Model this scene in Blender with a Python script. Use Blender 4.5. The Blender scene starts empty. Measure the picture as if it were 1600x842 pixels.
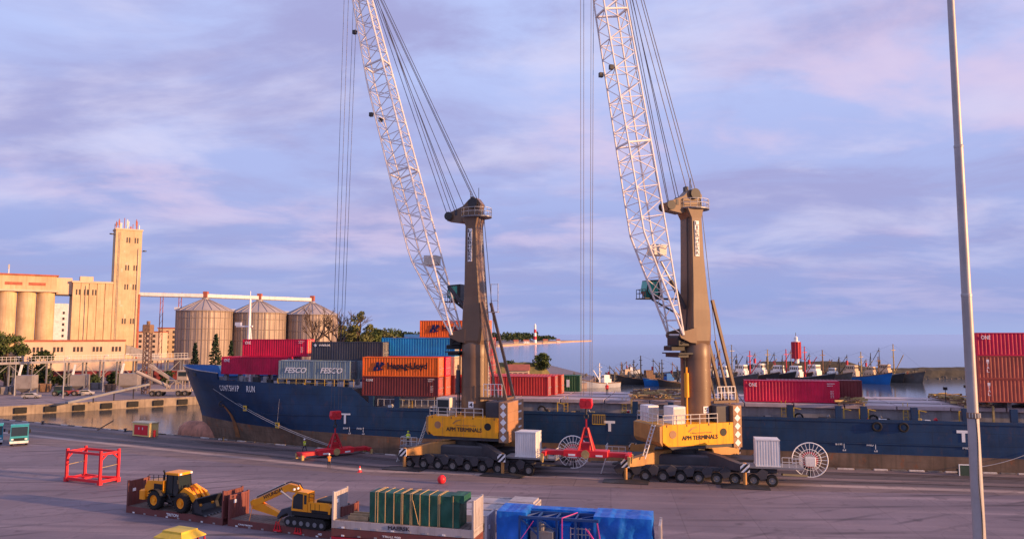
import bpy, bmesh, math, random
from math import sin, cos, tan, atan, atan2, radians as R, pi, sqrt
from mathutils import Vector, Matrix
random.seed(7)
SC = bpy.context.scene
COL = SC.collection
# ------------------------------------------------------------------ camera
F = 1155.0; CZ = 17.0; PIT = atan(101 / F)
cam = bpy.data.cameras.new('camera'); camo = bpy.data.objects.new('camera', cam); COL.objects.link(camo)
camo.location = (0, 0, CZ); camo.rotation_euler = (pi / 2 + PIT, 0, 0)
cam.sensor_width = 36; cam.lens = 36 * F / 1600; cam.clip_end = 90000; cam.clip_start = 0.5
SC.camera = camo
# ------------------------------------------------------------------ light
SUN_AZ = R(70)      # measured from the direction back to the camera (-y) towards +x
SUN_EL = R(10)
sd = Vector((sin(SUN_AZ) * cos(SUN_EL), -cos(SUN_AZ) * cos(SUN_EL), sin(SUN_EL)))
sl = bpy.data.lights.new('sun', 'SUN'); so = bpy.data.objects.new('sun', sl); COL.objects.link(so)
sl.energy = 5.0; sl.angle = R(1.0); sl.color = (1.0, 0.55, 0.25)
so.rotation_euler = sd.to_track_quat('Z', 'Y').to_euler(); so.location = (60, -40, 60)
wd = bpy.data.worlds.new('World'); SC.world = wd; wd.use_nodes = True
nt = wd.node_tree; nt.nodes.clear()
def wn(t, **k):
    n = nt.nodes.new(t)
    for a, b in k.items(): setattr(n, a, b)
    return n
def math_(op, a, b=None, c=None, clamp=False):
    n = wn('ShaderNodeMath', operation=op); n.use_clamp = clamp
    for i, v in enumerate((a, b, c)):
        if v is None: continue
        if isinstance(v, (int, float)): n.inputs[i].default_value = v
        else: nt.links.new(v, n.inputs[i])
    return n.outputs[0]
def wramp(fac, stops, interp='EASE'):
    n = wn('ShaderNodeValToRGB'); n.color_ramp.interpolation = interp
    e = n.color_ramp.elements
    while len(e) < len(stops): e.new(0.5)
    for el, (p, c) in zip(e, stops): el.position = p; el.color = tuple(c) + ((1,) if len(c) == 3 else ())
    nt.links.new(fac, n.inputs[0]); return n.outputs[0]
def wmix(f, a, b):
    n = wn('ShaderNodeMix', data_type='RGBA')
    for s, v in ((0, f), (6, a), (7, b)):
        if isinstance(v, (int, float)): n.inputs[s].default_value = v
        elif isinstance(v, tuple): n.inputs[s].default_value = v + (1,)
        else: nt.links.new(v, n.inputs[s])
    return n.outputs[2]
tc = wn('ShaderNodeTexCoord'); sx = wn('ShaderNodeSeparateXYZ'); nt.links.new(tc.outputs['Generated'], sx.inputs[0])
zz = math_('ADD', math_('MAXIMUM', sx.outputs[2], 0.0), 0.17)
cb = wn('ShaderNodeCombineXYZ')
nt.links.new(math_('DIVIDE', sx.outputs[0], zz), cb.inputs[0]); nt.links.new(math_('DIVIDE', sx.outputs[1], zz), cb.inputs[1])
def wnoise(scale, detail, rough, off, sxy=(1, 1), dist=0.0):
    mp = wn('ShaderNodeMapping'); mp.inputs[1].default_value = off; mp.inputs[3].default_value = (sxy[0], sxy[1], 1)
    nt.links.new(cb.outputs[0], mp.inputs[0])
    n = wn('ShaderNodeTexNoise'); n.inputs['Scale'].default_value = scale; n.inputs['Detail'].default_value = detail
    n.inputs['Roughness'].default_value = rough; n.inputs['Distortion'].default_value = dist
    nt.links.new(mp.outputs[0], n.inputs[0]); return n.outputs[0]
grad = wramp(math_('MULTIPLY', sx.outputs[2], 1.6), [(0.0, (.36, .44, .76)), (0.05, (.30, .37, .72)), (0.16, (.33, .39, .74)), (0.34, (.42, .485, .84)), (0.6, (.50, .585, .95)), (1.0, (.47, .55, .92))])
n1 = wnoise(1.15, 9, .62, (5.3, 2.6, 0), (.8, 1.15), .5)
n2 = wnoise(1.9, 8, .56, (9.4, 4.2, 2), (.75, 1.0), .25)
n3 = wnoise(0.8, 5, .5, (1.2, 7.7, 5), (1, 1))
hz = wramp(sx.outputs[2], [(0.0, (.0, 0, 0)), (0.04, (.3,) * 3), (0.12, (.7,) * 3), (0.22, (1, 1, 1))])
dark = math_('MULTIPLY', wramp(n1, [(.40, (0,) * 3), (.66, (1,) * 3)]), hz)
lite = math_('MULTIPLY', wramp(n2, [(.44, (0,) * 3), (.69, (1,) * 3)]), hz)
pink = math_('MULTIPLY', wramp(n3, [(.44, (0,) * 3), (.62, (1,) * 3)]), math_('MULTIPLY', wramp(n2, [(.42, (0,) * 3), (.60, (1,) * 3)]), hz))
c1 = wmix(math_('MULTIPLY', dark, .80), grad, (.36, .345, .63))
c2 = wmix(math_('MULTIPLY', lite, .66), c1, (.74, .71, .93))
c3 = wmix(math_('MULTIPLY', pink, .45), c2, (.74, .53, .74))
sky = wn('ShaderNodeTexSky'); sky.sky_type = 'NISHITA'; sky.sun_disc = False
sky.sun_elevation = SUN_EL; sky.sun_rotation = pi - SUN_AZ
b1 = wn('ShaderNodeBackground'); nt.links.new(sky.outputs[0], b1.inputs[0]); b1.inputs[1].default_value = .05
b2 = wn('ShaderNodeBackground'); nt.links.new(c3, b2.inputs[0]); b2.inputs[1].default_value = .70
ms = wn('ShaderNodeMixShader'); ms.inputs[0].default_value = .9
nt.links.new(b1.outputs[0], ms.inputs[1]); nt.links.new(b2.outputs[0], ms.inputs[2])
wo = wn('ShaderNodeOutputWorld'); nt.links.new(ms.outputs[0], wo.inputs[0])
vs = SC.view_settings; SC.display_settings.display_device = 'sRGB'
vs.view_transform = 'Standard'; vs.look = 'None'; vs.exposure = 0.66; vs.gamma = 1.0; vs.use_curve_mapping = False
# ------------------------------------------------------------------ helpers
def ray(px, py):
    u = (px - 800) / F; v = (421 - py) / F
    return u, cos(PIT) - v * sin(PIT), sin(PIT) + v * cos(PIT)
def at(px, py, Y):
    u, y, z = ray(px, py); k = Y / y
    return Vector((u * k, Y, CZ + z * k))
def gnd(px, py, z=0.0):
    u, y, w = ray(px, py); k = (z - CZ) / w
    return Vector((u * k, y * k, z))
def V(*a): return Vector(a)
class MB:
    def __init__(s): s.v = []; s.f = []; s.m = []
    def add(s, vs, fs, m=0):
        b = len(s.v); s.v += [tuple(p) for p in vs]
        for f in fs: s.f.append([b + i for i in f]); s.m.append(m)
        return s
    def box(s, x0, x1, y0, y1, z0, z1, m=0):
        return s.add([(x0, y0, z0), (x1, y0, z0), (x1, y1, z0), (x0, y1, z0), (x0, y0, z1), (x1, y0, z1), (x1, y1, z1), (x0, y1, z1)],
                     [(3, 2, 1, 0), (4, 5, 6, 7), (0, 1, 5, 4), (1, 2, 6, 5), (2, 3, 7, 6), (3, 0, 4, 7)], m)
    def bbox(s, x0, x1, y0, y1, z0, z1, b=.04, m=0):
        """box with chamfered vertical and top edges"""
        o = [(x0 + b, y0), (x1 - b, y0), (x1, y0 + b), (x1, y1 - b), (x1 - b, y1), (x0 + b, y1), (x0, y1 - b), (x0, y0 + b)]
        i = [(x0 + 2*b, y0 + b), (x1 - 2*b, y0 + b), (x1 - b, y0 + 2*b), (x1 - b, y1 - 2*b), (x1 - 2*b, y1 - b), (x0 + 2*b, y1 - b), (x0 + b, y1 - 2*b), (x0 + b, y0 + 2*b)]
        return s.loft([[(x, y, z0) for x, y in o], [(x, y, z1 - b) for x, y in o], [(x, y, z1) for x, y in i]], True, True, m)
    def frame(s, p, q):
        p = Vector(p); q = Vector(q); d = (q - p); L = d.length or 1e-6; d = d / L
        up = Vector((0, 0, 1)) if abs(d.z) < .97 else Vector((0, 1, 0))
        a = d.cross(up).normalized(); b = a.cross(d).normalized()
        return p, q, a, b
    def bar(s, p, q, w, h=None, m=0):
        h = h or w; p, q, a, b = s.frame(p, q)
        vs = [c + a * (sx_ * w / 2) + b * (sy_ * h / 2) for c in (p, q) for sx_, sy_ in ((-1, -1), (1, -1), (1, 1), (-1, 1))]
        return s.add(vs, [(3, 2, 1, 0), (4, 5, 6, 7), (0, 1, 5, 4), (1, 2, 6, 5), (2, 3, 7, 6), (3, 0, 4, 7)], m)
    def cyl(s, p, q, r, r2=None, n=10, cap=True, m=0):
        r2 = r if r2 is None else r2; p, q, a, b = s.frame(p, q)
        vs = [c + a * (rr * cos(2 * pi * i / n)) + b * (rr * sin(2 * pi * i / n)) for c, rr in ((p, r), (q, r2)) for i in range(n)]
        fs = [(i, (i + 1) % n, n + (i + 1) % n, n + i) for i in range(n)]
        if cap: fs += [tuple(range(n))[::-1], tuple(range(n, 2 * n))]
        return s.add(vs, fs, m)
    def tube(s, pts, r, n=6, m=0):
        for a, b in zip(pts[:-1], pts[1:]): s.cyl(a, b, r, n=n, m=m)
        return s
    def loft(s, rings, closed=True, cap=True, m=0):
        n = len(rings[0]); vs = [p for r in rings for p in r]; fs = []
        for k in range(len(rings) - 1):
            for i in range(n if closed else n - 1):
                j = (i + 1) % n; fs.append((k * n + i, k * n + j, (k + 1) * n + j, (k + 1) * n + i))
        if cap and closed: fs += [tuple(range(n))[::-1], tuple((len(rings) - 1) * n + i for i in range(n))]
        return s.add(vs, fs, m)
    def lathe(s, prof, n=24, c=(0, 0), m=0, cap=True):
        return s.loft([[(c[0] + r * cos(2 * pi * i / n), c[1] + r * sin(2 * pi * i / n), z) for i in range(n)] for r, z in prof], True, cap, m)
    def prism(s, poly, y0, y1, m=0):      # poly in (x,z), extruded along y
        return s.loft([[(x, y0, z) for x, z in poly], [(x, y1, z) for x, z in poly]], True, True, m)
    def slab(s, poly, z0, z1, m=0):       # poly in (x,y)
        return s.loft([[(p[0], p[1], z0) for p in poly], [(p[0], p[1], z1) for p in poly]], True, True, m)
    def disc(s, c, r, ax, t=.04, n=20, m=0):
        c = Vector(c); ax = Vector(ax).normalized() * t
        return s.cyl(c, c + ax, r, n=n, m=m)
    def ring(s, c, ax, r, w, n=28, k=6, m=0):
        c = Vector(c); ax = Vector(ax).normalized(); u = ax.orthogonal().normalized(); v = ax.cross(u)
        vs = []; fs = []
        for i in range(n):
            d = u * cos(2 * pi * i / n) + v * sin(2 * pi * i / n)
            for j in range(k):
                vs.append(c + d * (r + w * cos(2 * pi * j / k)) + ax * (w * sin(2 * pi * j / k)))
        for i in range(n):
            for j in range(k):
                fs.append((i * k + j, ((i + 1) % n) * k + j, ((i + 1) % n) * k + (j + 1) % k, i * k + (j + 1) % k))
        return s.add(vs, fs, m)
    def mesh(s, name, mats, smooth=False):
        me = bpy.data.meshes.new(name); me.from_pydata(s.v, [], s.f)
        for m in (mats if isinstance(mats, (list, tuple)) else [mats]): me.materials.append(m)
        if any(s.m): me.polygons.foreach_set('material_index', s.m)
        bm = bmesh.new(); bm.from_mesh(me); bmesh.ops.recalc_face_normals(bm, faces=bm.faces); bm.to_mesh(me); bm.free()
        if smooth:
            me.polygons.foreach_set('use_smooth', [True] * len(me.polygons)); me.set_sharp_from_angle(angle=R(35))
        me.update(); return me
    def build(s, name, mats, parent=None, smooth=False, loc=(0, 0, 0), rz=0.0):
        return put(name, s.mesh(name, mats, smooth), parent, loc, rz)
def put(name, me, parent=None, loc=(0, 0, 0), rz=0.0):
    o = bpy.data.objects.new(name, me); COL.objects.link(o); o.parent = parent
    o.location = loc; o.rotation_euler = (0, 0, rz); return o
def tag(o, label, cat, group=None):
    o['label'] = label; o['category'] = cat
    if group: o['group'] = group
    return o
def struct(o): o['kind'] = 'structure'; return o
def stuff(o): o['kind'] = 'stuff'; return o
def thing(name, label, cat, loc=(0, 0, 0), rz=0.0, group=None):
    o = bpy.data.objects.new(name, None); COL.objects.link(o); o.location = loc; o.rotation_euler = (0, 0, rz)
    o.empty_display_size = .5
    return tag(o, label, cat, group)
def objmat(o, *ms):
    for i, m in enumerate(ms): o.material_slots[i].link = 'OBJECT'; o.material_slots[i].material = m
    return o
_tx = {}
def text_mesh(body, w, h, m):
    key = (body, w, h, m.name)
    if key in _tx: return _tx[key]
    cu = bpy.data.curves.new('t', 'FONT'); cu.body = body; cu.extrude = .01; cu.offset = 0.0 if 'M' in body else .026 if 'Lloyd' in body else .018 if len(body) > 1 else .008; cu.resolution_u = 3; cu.bevel_depth = .022 if 'M' in body else 0.0; cu.bevel_resolution = 0
    o = bpy.data.objects.new('t', cu); COL.objects.link(o)
    dg = bpy.context.evaluated_depsgraph_get(); me = bpy.data.meshes.new_from_object(o.evaluated_get(dg))
    xs = [v.co.x for v in me.vertices]; ys = [v.co.y for v in me.vertices]
    x0, x1, y0, y1 = min(xs), max(xs), min(ys), max(ys)
    for v in me.vertices:
        v.co.x = (v.co.x - x0) / (x1 - x0) * w; v.co.y = (v.co.y - y0) / (y1 - y0) * h
    me.materials.clear(); me.materials.append(m); me.name = 'lettering'
    bpy.data.objects.remove(o); bpy.data.curves.remove(cu); _tx[key] = me; return me
def text(body, w, h, m, parent, loc, rot=(pi / 2, 0, 0), name='lettering'):
    o = put(name, text_mesh(body, w, h, m), parent, loc); o.rotation_euler = rot; return o
# ------------------------------------------------------------------ materials
_pm = {}
def pm(name, col, rough=.55, metal=0.0, var=.18, scale=.7, streak=0.0, rust=0.0, bump=0.0, dcol=(.09, .07, .06), rcol=(.16, .055, .02), spec=.4, fine=0.0):
    if name in _pm: return _pm[name]
    m = bpy.data.materials.new(name); m.use_nodes = True; t = m.node_tree; b = t.nodes['Principled BSDF']
    b.inputs['Roughness'].default_value = rough; b.inputs['Metallic'].default_value = metal; b.inputs['Specular IOR Level'].default_value = spec
    N = t.nodes.new; L = t.links.new
    co = N('ShaderNodeTexCoord'); oi = N('ShaderNodeObjectInfo'); ad = N('ShaderNodeVectorMath'); ad.operation = 'MULTIPLY_ADD'
    sc = N('ShaderNodeVectorMath'); sc.operation = 'SCALE'; sc.inputs[0].default_value = (37, 91, 53); L(oi.outputs['Random'], sc.inputs['Scale'])
    ad2 = N('ShaderNodeVectorMath'); L(co.outputs['Object'], ad2.inputs[0]); L(sc.outputs[0], ad2.inputs[1])
    def noise(s, d, mp=None, r=.6):
        n = N('ShaderNodeTexNoise'); n.inputs['Scale'].default_value = s; n.inputs['Detail'].default_value = d; n.inputs['Roughness'].default_value = r
        if mp:
            q = N('ShaderNodeMapping'); q.inputs[3].default_value = mp; L(ad2.outputs[0], q.inputs[0]); L(q.outputs[0], n.inputs[0])
        else: L(ad2.outputs[0], n.inputs[0])
        return n.outputs[0]
    def ramp(f, a, c):
        n = N('ShaderNodeMapRange'); n.inputs[1].default_value = a; n.inputs[2].default_value = c; L(f, n.inputs[0]); return n.outputs[0]
    def mul(a, k):
        n = N('ShaderNodeMath'); n.operation = 'MULTIPLY'; L(a, n.inputs[0]); n.inputs[1].default_value = k; return n.outputs[0]
    def mix(f, a, c):
        n = N('ShaderNodeMix'); n.data_type = 'RGBA'; L(f, n.inputs[0])
        for i, v in ((6, a), (7, c)):
            if isinstance(v, tuple): n.inputs[i].default_value = tuple(min(1, x) for x in v[:3]) + (1,)
            else: L(v, n.inputs[i])
        return n.outputs[2]
    c = tuple(col)
    n0 = noise(scale, 6)
    cur = mix(ramp(n0, .3, .7), tuple(x * (1 - var) for x in c), tuple(x * (1 + var) for x in c))
    if fine: cur = mix(mul(ramp(noise(scale * 14, 4), .35, .75), fine), cur, tuple(x * .55 for x in c))
    if streak: cur = mix(mul(ramp(noise(1.0, 5, (1.6, 1.6, .10)), .48, .72), streak), cur, dcol)
    if rust: cur = mix(mul(ramp(noise(.9, 9, (1, 1, .45), .72), .56, .66), rust), cur, rcol)
    L(cur, b.inputs['Base Color'])
    if bump:
        bp = N('ShaderNodeBump'); bp.inputs['Strength'].default_value = bump; bp.inputs['Distance'].default_value = .05
        L(noise(scale * 9, 5), bp.inputs['Height']); L(bp.outputs[0], b.inputs['Normal'])
    _pm[name] = m; return m
def plates(m, bw, bh, line=.5, scrape=None, sc=.35):
    """overlay plate seams (bricks in the object's xz plane) and long scrapes on a paint"""
    t = m.node_tree; N = t.nodes.new; L = t.links.new; b = t.nodes['Principled BSDF']; src = b.inputs['Base Color'].links[0].from_socket
    co = N('ShaderNodeTexCoord'); sp = N('ShaderNodeSeparateXYZ'); cb = N('ShaderNodeCombineXYZ'); L(co.outputs['Object'], sp.inputs[0]); L(sp.outputs[0], cb.inputs[0]); L(sp.outputs[2], cb.inputs[1])
    br = N('ShaderNodeTexBrick'); L(cb.outputs[0], br.inputs[0]); br.inputs['Color1'].default_value = (1, 1, 1, 1); br.inputs['Color2'].default_value = (.82, .82, .82, 1); br.inputs['Mortar'].default_value = (.35, .33, .32, 1)
    br.inputs['Scale'].default_value = 1; br.inputs['Brick Width'].default_value = bw; br.inputs['Row Height'].default_value = bh; br.inputs['Mortar Size'].default_value = .035; br.inputs['Mortar Smooth'].default_value = .6
    mx = N('ShaderNodeMix'); mx.data_type = 'RGBA'; mx.blend_type = 'MULTIPLY'; mx.inputs[0].default_value = line; L(src, mx.inputs[6]); L(br.outputs[0], mx.inputs[7]); out = mx.outputs[2]
    if scrape:
        mp = N('ShaderNodeMapping'); mp.inputs[3].default_value = (.10, 1, 1.7); n = N('ShaderNodeTexNoise'); n.inputs['Scale'].default_value = 1; n.inputs['Detail'].default_value = 8; n.inputs['Roughness'].default_value = .7
        L(co.outputs['Object'], mp.inputs[0]); L(mp.outputs[0], n.inputs[0]); r = N('ShaderNodeMapRange'); r.inputs[1].default_value = .56; r.inputs[2].default_value = .70; r.inputs[4].default_value = sc; L(n.outputs[0], r.inputs[0])
        m2 = N('ShaderNodeMix'); m2.data_type = 'RGBA'; L(r.outputs[0], m2.inputs[0]); L(out, m2.inputs[6]); m2.inputs[7].default_value = tuple(scrape) + (1,); out = m2.outputs[2]
    L(out, b.inputs['Base Color']); return m
M = {}
M['asphalt'] = None
M['steel_dark'] = pm('dark_steel', (.035, .033, .036), .5, 0, .3)
M['steel_grey'] = pm('grey_steel', (.22, .22, .235), .5, .2, .2, rust=.35)
M['galv'] = pm('galvanised', (.42, .41, .41), .45, .4, .15)
M['white'] = pm('white_paint', (.74, .73, .72), .5, 0, .08, streak=.25)
M['wlet'] = pm('white_lettering', (.82, .82, .82), .5, 0, .06)
M['black'] = pm('black_paint', (.012, .012, .014), .5, 0, .2)
M['rubber'] = pm('rubber', (.018, .017, .018), .85, 0, .3, 2)
M['glass'] = pm('dark_glass', (.02, .03, .035), .08, 0, .1, spec=.6)
M['green_glass'] = pm('green_glass', (.03, .36, .28), .12, 0, .1, spec=.6)
M['red'] = pm('red_paint', (.50, .018, .03), .45, 0, .15, rust=.15)
M['redlit'] = pm('bright_red_paint', (.72, .022, .035), .45, 0, .12)
M['concrete'] = pm('concrete', (.36, .33, .30), .85, 0, .2, .5, streak=.35, bump=.3, fine=.3)
M['hivis'] = pm('hivis_yellow', (.62, .72, .03), .7, 0, .05)
M['trousers'] = pm('navy_cloth', (.02, .022, .04), .8, 0, .1)
M['skin'] = pm('skin', (.5, .28, .19), .6, 0, .05)
M['rope'] = pm('wire_rope', (.10, .10, .13), .5, .3, .1)
M['railing'] = pm('pale_railing', (.62, .60, .58), .5, 0, .1)
# ------------------------------------------------------------------ setting
def ground_mat(name, base, alt, light, rot, st=(.012, .16, 1), rough=.8, joint=None, jk=.8):
    m = bpy.data.materials.new(name); m.use_nodes = True; t = m.node_tree; b = t.nodes['Principled BSDF']
    N = t.nodes.new; L = t.links.new
    co = N('ShaderNodeTexCoord')
    def noise(s, d, mp=(1, 1, 1), r=.6, rz=0.0, dist=0.0):
        q = N('ShaderNodeMapping'); q.vector_type = 'TEXTURE'; q.inputs[2].default_value = (0, 0, rz); q.inputs[3].default_value = tuple(1 / x for x in mp)
        n = N('ShaderNodeTexNoise'); n.inputs['Scale'].default_value = s; n.inputs['Detail'].default_value = d
        n.inputs['Roughness'].default_value = r; n.inputs['Distortion'].default_value = dist
        L(co.outputs['Object'], q.inputs[0]); L(q.outputs[0], n.inputs[0]); return n.outputs[0]
    def rg(f, a, c, k=1.0):
        n = N('ShaderNodeMapRange'); n.inputs[1].default_value = a; n.inputs[2].default_value = c; n.inputs[4].default_value = k; L(f, n.inputs[0]); return n.outputs[0]
    def mix(f, a, c, bt='MIX'):
        n = N('ShaderNodeMix'); n.data_type = 'RGBA'; n.blend_type = bt; L(f, n.inputs[0])
        for i, v in ((6, a), (7, c)):
            if isinstance(v, tuple): n.inputs[i].default_value = v + (1,)
            else: L(v, n.inputs[i])
        return n.outputs[2]
    c = mix(rg(noise(.045, 5), .35, .68), base, alt)
    c = mix(rg(noise(1, 6, st, .62, rot), .52, .72, .75), c, light)
    c = mix(rg(noise(1, 5, (st[0] * 1.7, st[1] * 2.6, 1), .6, rot + .05), .55, .74, .55), c, tuple(x * .5 for x in base))
    c = mix(rg(noise(.25, 7, (1, 1, 1), .7), .58, .72, .35), c, tuple(x * .55 for x in base))
    c = mix(rg(noise(3.5, 4, (1, 1, 1), .7), .35, .75, .4), c, tuple(x * .6 for x in alt))
    # cracks, oil spots, tyre marks, slab joints
    vo = N('ShaderNodeTexVoronoi'); vo.feature = 'DISTANCE_TO_EDGE'; vo.inputs['Scale'].default_value = .085; dq = N('ShaderNodeVectorMath'); dn = N('ShaderNodeTexNoise'); dn.inputs['Scale'].default_value = .5; dn.inputs['Detail'].default_value = 5
    L(co.outputs['Object'], dn.inputs[0]); ds = N('ShaderNodeVectorMath'); ds.operation = 'SCALE'; ds.inputs['Scale'].default_value = 3.0; L(dn.outputs['Color'], ds.inputs[0]); L(co.outputs['Object'], dq.inputs[0]); L(ds.outputs[0], dq.inputs[1]); L(dq.outputs[0], vo.inputs[0])
    c = mix(rg(vo.outputs['Distance'], .006, .001, .28), c, tuple(x * .38 for x in base))
    c = mix(rg(noise(.55, 3, (1, 1, 1), .5), 0.62, .74, .6), c, tuple(x * .42 for x in base))
    for sc_, rz_, am in ((.55, rot + .1, .8), (.8, rot - .35, .65)):
        q = N('ShaderNodeMapping'); q.inputs[2].default_value = (0, 0, rz_); L(co.outputs['Object'], q.inputs[0]); wv = N('ShaderNodeTexWave'); wv.bands_direction = 'Y'
        wv.inputs['Scale'].default_value = sc_ * .12; wv.inputs['Distortion'].default_value = 7; wv.inputs['Detail'].default_value = 1; wv.inputs['Detail Scale'].default_value = .12; L(q.outputs[0], wv.inputs[0])
        mk = rg(noise(.06, 3, (1, 1, 1), .5, rz_), .48, .62); k_ = N('ShaderNodeMath'); k_.operation = 'MULTIPLY'; L(rg(wv.outputs[0], .90, .985, am), k_.inputs[0]); L(mk, k_.inputs[1]); c = mix(k_.outputs[0], c, tuple(x * .45 for x in base))
    if joint:
        q = N('ShaderNodeMapping'); q.inputs[2].default_value = (0, 0, -rot); L(co.outputs['Object'], q.inputs[0]); br = N('ShaderNodeTexBrick'); L(q.outputs[0], br.inputs[0]); br.inputs['Scale'].default_value = 1; br.offset = 0
        br.inputs['Brick Width'].default_value = joint[0]; br.inputs['Row Height'].default_value = joint[1]; br.inputs['Mortar Size'].default_value = .05; br.inputs['Color1'].default_value = (1, 1, 1, 1); br.inputs['Color2'].default_value = (.74, .74, .77, 1); br.inputs['Mortar'].default_value = (.5, .5, .5, 1)
        one = N('ShaderNodeValue'); one.outputs[0].default_value = jk; c = mix(one.outputs[0], c, br.outputs[0], 'MULTIPLY')
    L(c, b.inputs['Base Color'])
    r = rg(noise(.12, 4), .3, .7); n = N('ShaderNodeMath'); n.operation = 'MULTIPLY_ADD'; L(r, n.inputs[0]); n.inputs[1].default_value = .2; n.inputs[2].default_value = rough - .15
    L(n.outputs[0], b.inputs['Roughness']); b.inputs['Specular IOR Level'].default_value = .3
    bp = N('ShaderNodeBump'); bp.inputs['Strength'].default_value = .25; bp.inputs['Distance'].default_value = .03; L(noise(6, 4), bp.inputs['Height']); L(bp.outputs[0], b.inputs['Normal'])
    return m
# sea
m = bpy.data.materials.new('sea_water'); m.use_nodes = True; t = m.node_tree; b = t.nodes['Principled BSDF']
b.inputs['Base Color'].default_value = (.075, .10, .135, 1); b.inputs['Roughness'].default_value = .13; b.inputs['IOR'].default_value = 1.33
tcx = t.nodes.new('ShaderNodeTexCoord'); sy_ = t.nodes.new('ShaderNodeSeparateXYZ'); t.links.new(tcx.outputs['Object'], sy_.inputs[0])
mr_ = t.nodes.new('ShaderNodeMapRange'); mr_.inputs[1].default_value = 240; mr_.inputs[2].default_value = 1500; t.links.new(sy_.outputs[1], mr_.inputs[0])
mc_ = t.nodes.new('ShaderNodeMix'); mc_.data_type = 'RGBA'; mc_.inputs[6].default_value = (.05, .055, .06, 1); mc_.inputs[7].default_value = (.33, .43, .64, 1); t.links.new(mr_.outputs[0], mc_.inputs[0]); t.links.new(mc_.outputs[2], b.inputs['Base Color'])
mp = t.nodes.new('ShaderNodeMapping'); mp.inputs[3].default_value = (.35, .8, 1)
nz = t.nodes.new('ShaderNodeTexNoise'); nz.inputs['Scale'].default_value = 1.0; nz.inputs['Detail'].default_value = 6
bp = t.nodes.new('ShaderNodeBump'); bp.inputs['Strength'].default_value = .11; bp.inputs['Distance'].default_value = .12
t.links.new(tcx.outputs['Object'], mp.inputs[0]); t.links.new(mp.outputs[0], nz.inputs[0]); t.links.new(nz.outputs[0], bp.inputs['Height']); t.links.new(bp.outputs[0], b.inputs['Normal'])
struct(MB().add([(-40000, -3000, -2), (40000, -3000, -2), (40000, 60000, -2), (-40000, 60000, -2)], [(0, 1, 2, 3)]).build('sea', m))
# near quay and yard
Q0 = gnd(0, 655); QC = gnd(640, 713.0); QR = gnd(1560, 739.5)
ld = (Q0 - QC).normalized(); rd = (QR - QC).normalized()
QL = QC + ld * 190; QE = QC + rd * 330
YROT = atan2(rd.y, rd.x)
M['yard'] = ground_mat('yard_asphalt', (.160, .132, .158), (.265, .205, .232), (.41, .315, .33), -.13, (.012, .26, 1), .8, (6.5, 6.5), .5)
M['apron'] = ground_mat('apron_concrete', (.20, .150, .15), (.27, .195, .185), (.38, .27, .245), YROT, (.010, .45, 1), .8, (7.5, 5))
yard = struct(MB().slab([tuple(QL[:2]), tuple(QC[:2]), tuple(QE[:2]), (QE.x, -120), (QL.x - 60, -120)][::-1], -6, 0).build('quay_yard', M['yard']))
E_ = [gnd(-260, 672), gnd(0, 689), gnd(320, 719), gnd(520, 738), gnd(760, 754), gnd(1000, 763), gnd(1600, 773), gnd(2300, 776)]
def inset(p, d):   # move quay line points landward
    return p + V(0, -d, 0)
ap = [tuple((QL + V(0, -.35, 0))[:2])] + [(QC.x, QC.y - .35), (QE.x, QE.y - .35)] + [tuple(p[:2]) for p in E_[::-1]]
struct(MB().slab(ap[::-1], -.02, .004).build('quay_apron', M['apron']))
# darker and paler running bands on the apron, crane rails in grooves
M['track'] = ground_mat('track_asphalt', (.105, .088, .095), (.135, .108, .112), (.20, .155, .15), YROT, (.01, .4, 1))
M['pale'] = ground_mat('pale_concrete', (.43, .32, .285), (.50, .375, .33), (.56, .43, .38), YROT, (.012, .4, 1), .8, (5, 20))
def band(name, a, mat, d0, d1, z, x1=None):
    p = [QC + ld * 150, QC, QC + rd * 320]
    nl = V(ld.y, -ld.x, 0); nl = nl if nl.y < 0 else -nl
    nr = V(-rd.y, rd.x, 0); nr = nr if nr.y < 0 else -nr
    nm = (nl + nr).normalized() / (nl + nr).normalized().dot(nr)
    o = []
    for d in (d0, d1):
        o.append([p[0] + nl * d, p[1] + nm * d, p[2] + nr * d])
    pts = o[0] + o[1][::-1]
    ob = MB().slab([tuple(q[:2]) for q in pts], a, z).build(name, mat); return struct(ob)
band('track_strip', 0, M['track'], 2.2, 6.6, .010)  # dark asphalt, widened to carry the shade under the cranes as well
band('track_strip', 0, M['track'], 8.0, 10.0, .012)
band('pale_strip', 0, M['pale'], 10.7, 11.9, .011)
M['rail'] = pm('crane_rail', (.16, .12, .11), .35, .8, .3)
for d in (3.1, 3.9, 8.65): band('crane_rail', 0, M['rail'], d, d + .12, .05)
# coping stones with worn white paint along the quay edge
M['coping'] = pm('worn_white_coping', (.50, .45, .42), .8, 0, .3, 1.5, rust=.6, rcol=(.12, .09, .08), bump=.3)
M['coping2'] = pm('dark_coping', (.13, .115, .11), .85, 0, .3, 1.5, bump=.3)
cop = thing('quay_kerb', 'low kerb of alternating white and dark blocks along the quay edge', 'kerb')
cb_ = MB().bbox(-1.0, 1.0, -.16, .16, -.1, .17, .03).mesh('kerb_block', M['coping'])
for p0, dr, n in ((QC, ld, 62), (QC, rd, 62)):
    for i in range(n):
        c = p0 + dr * (1.1 + i * 2.08); o = put('kerb_block', cb_, cop, (c.x, c.y - .18, 0), atan2(dr.y, dr.x))
        o.scale = (random.uniform(.8, 1.0), 1, random.uniform(.75, 1.1)); objmat(o, M['coping'] if (i % 2 and random.random() > .2) else M['coping2'])
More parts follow.
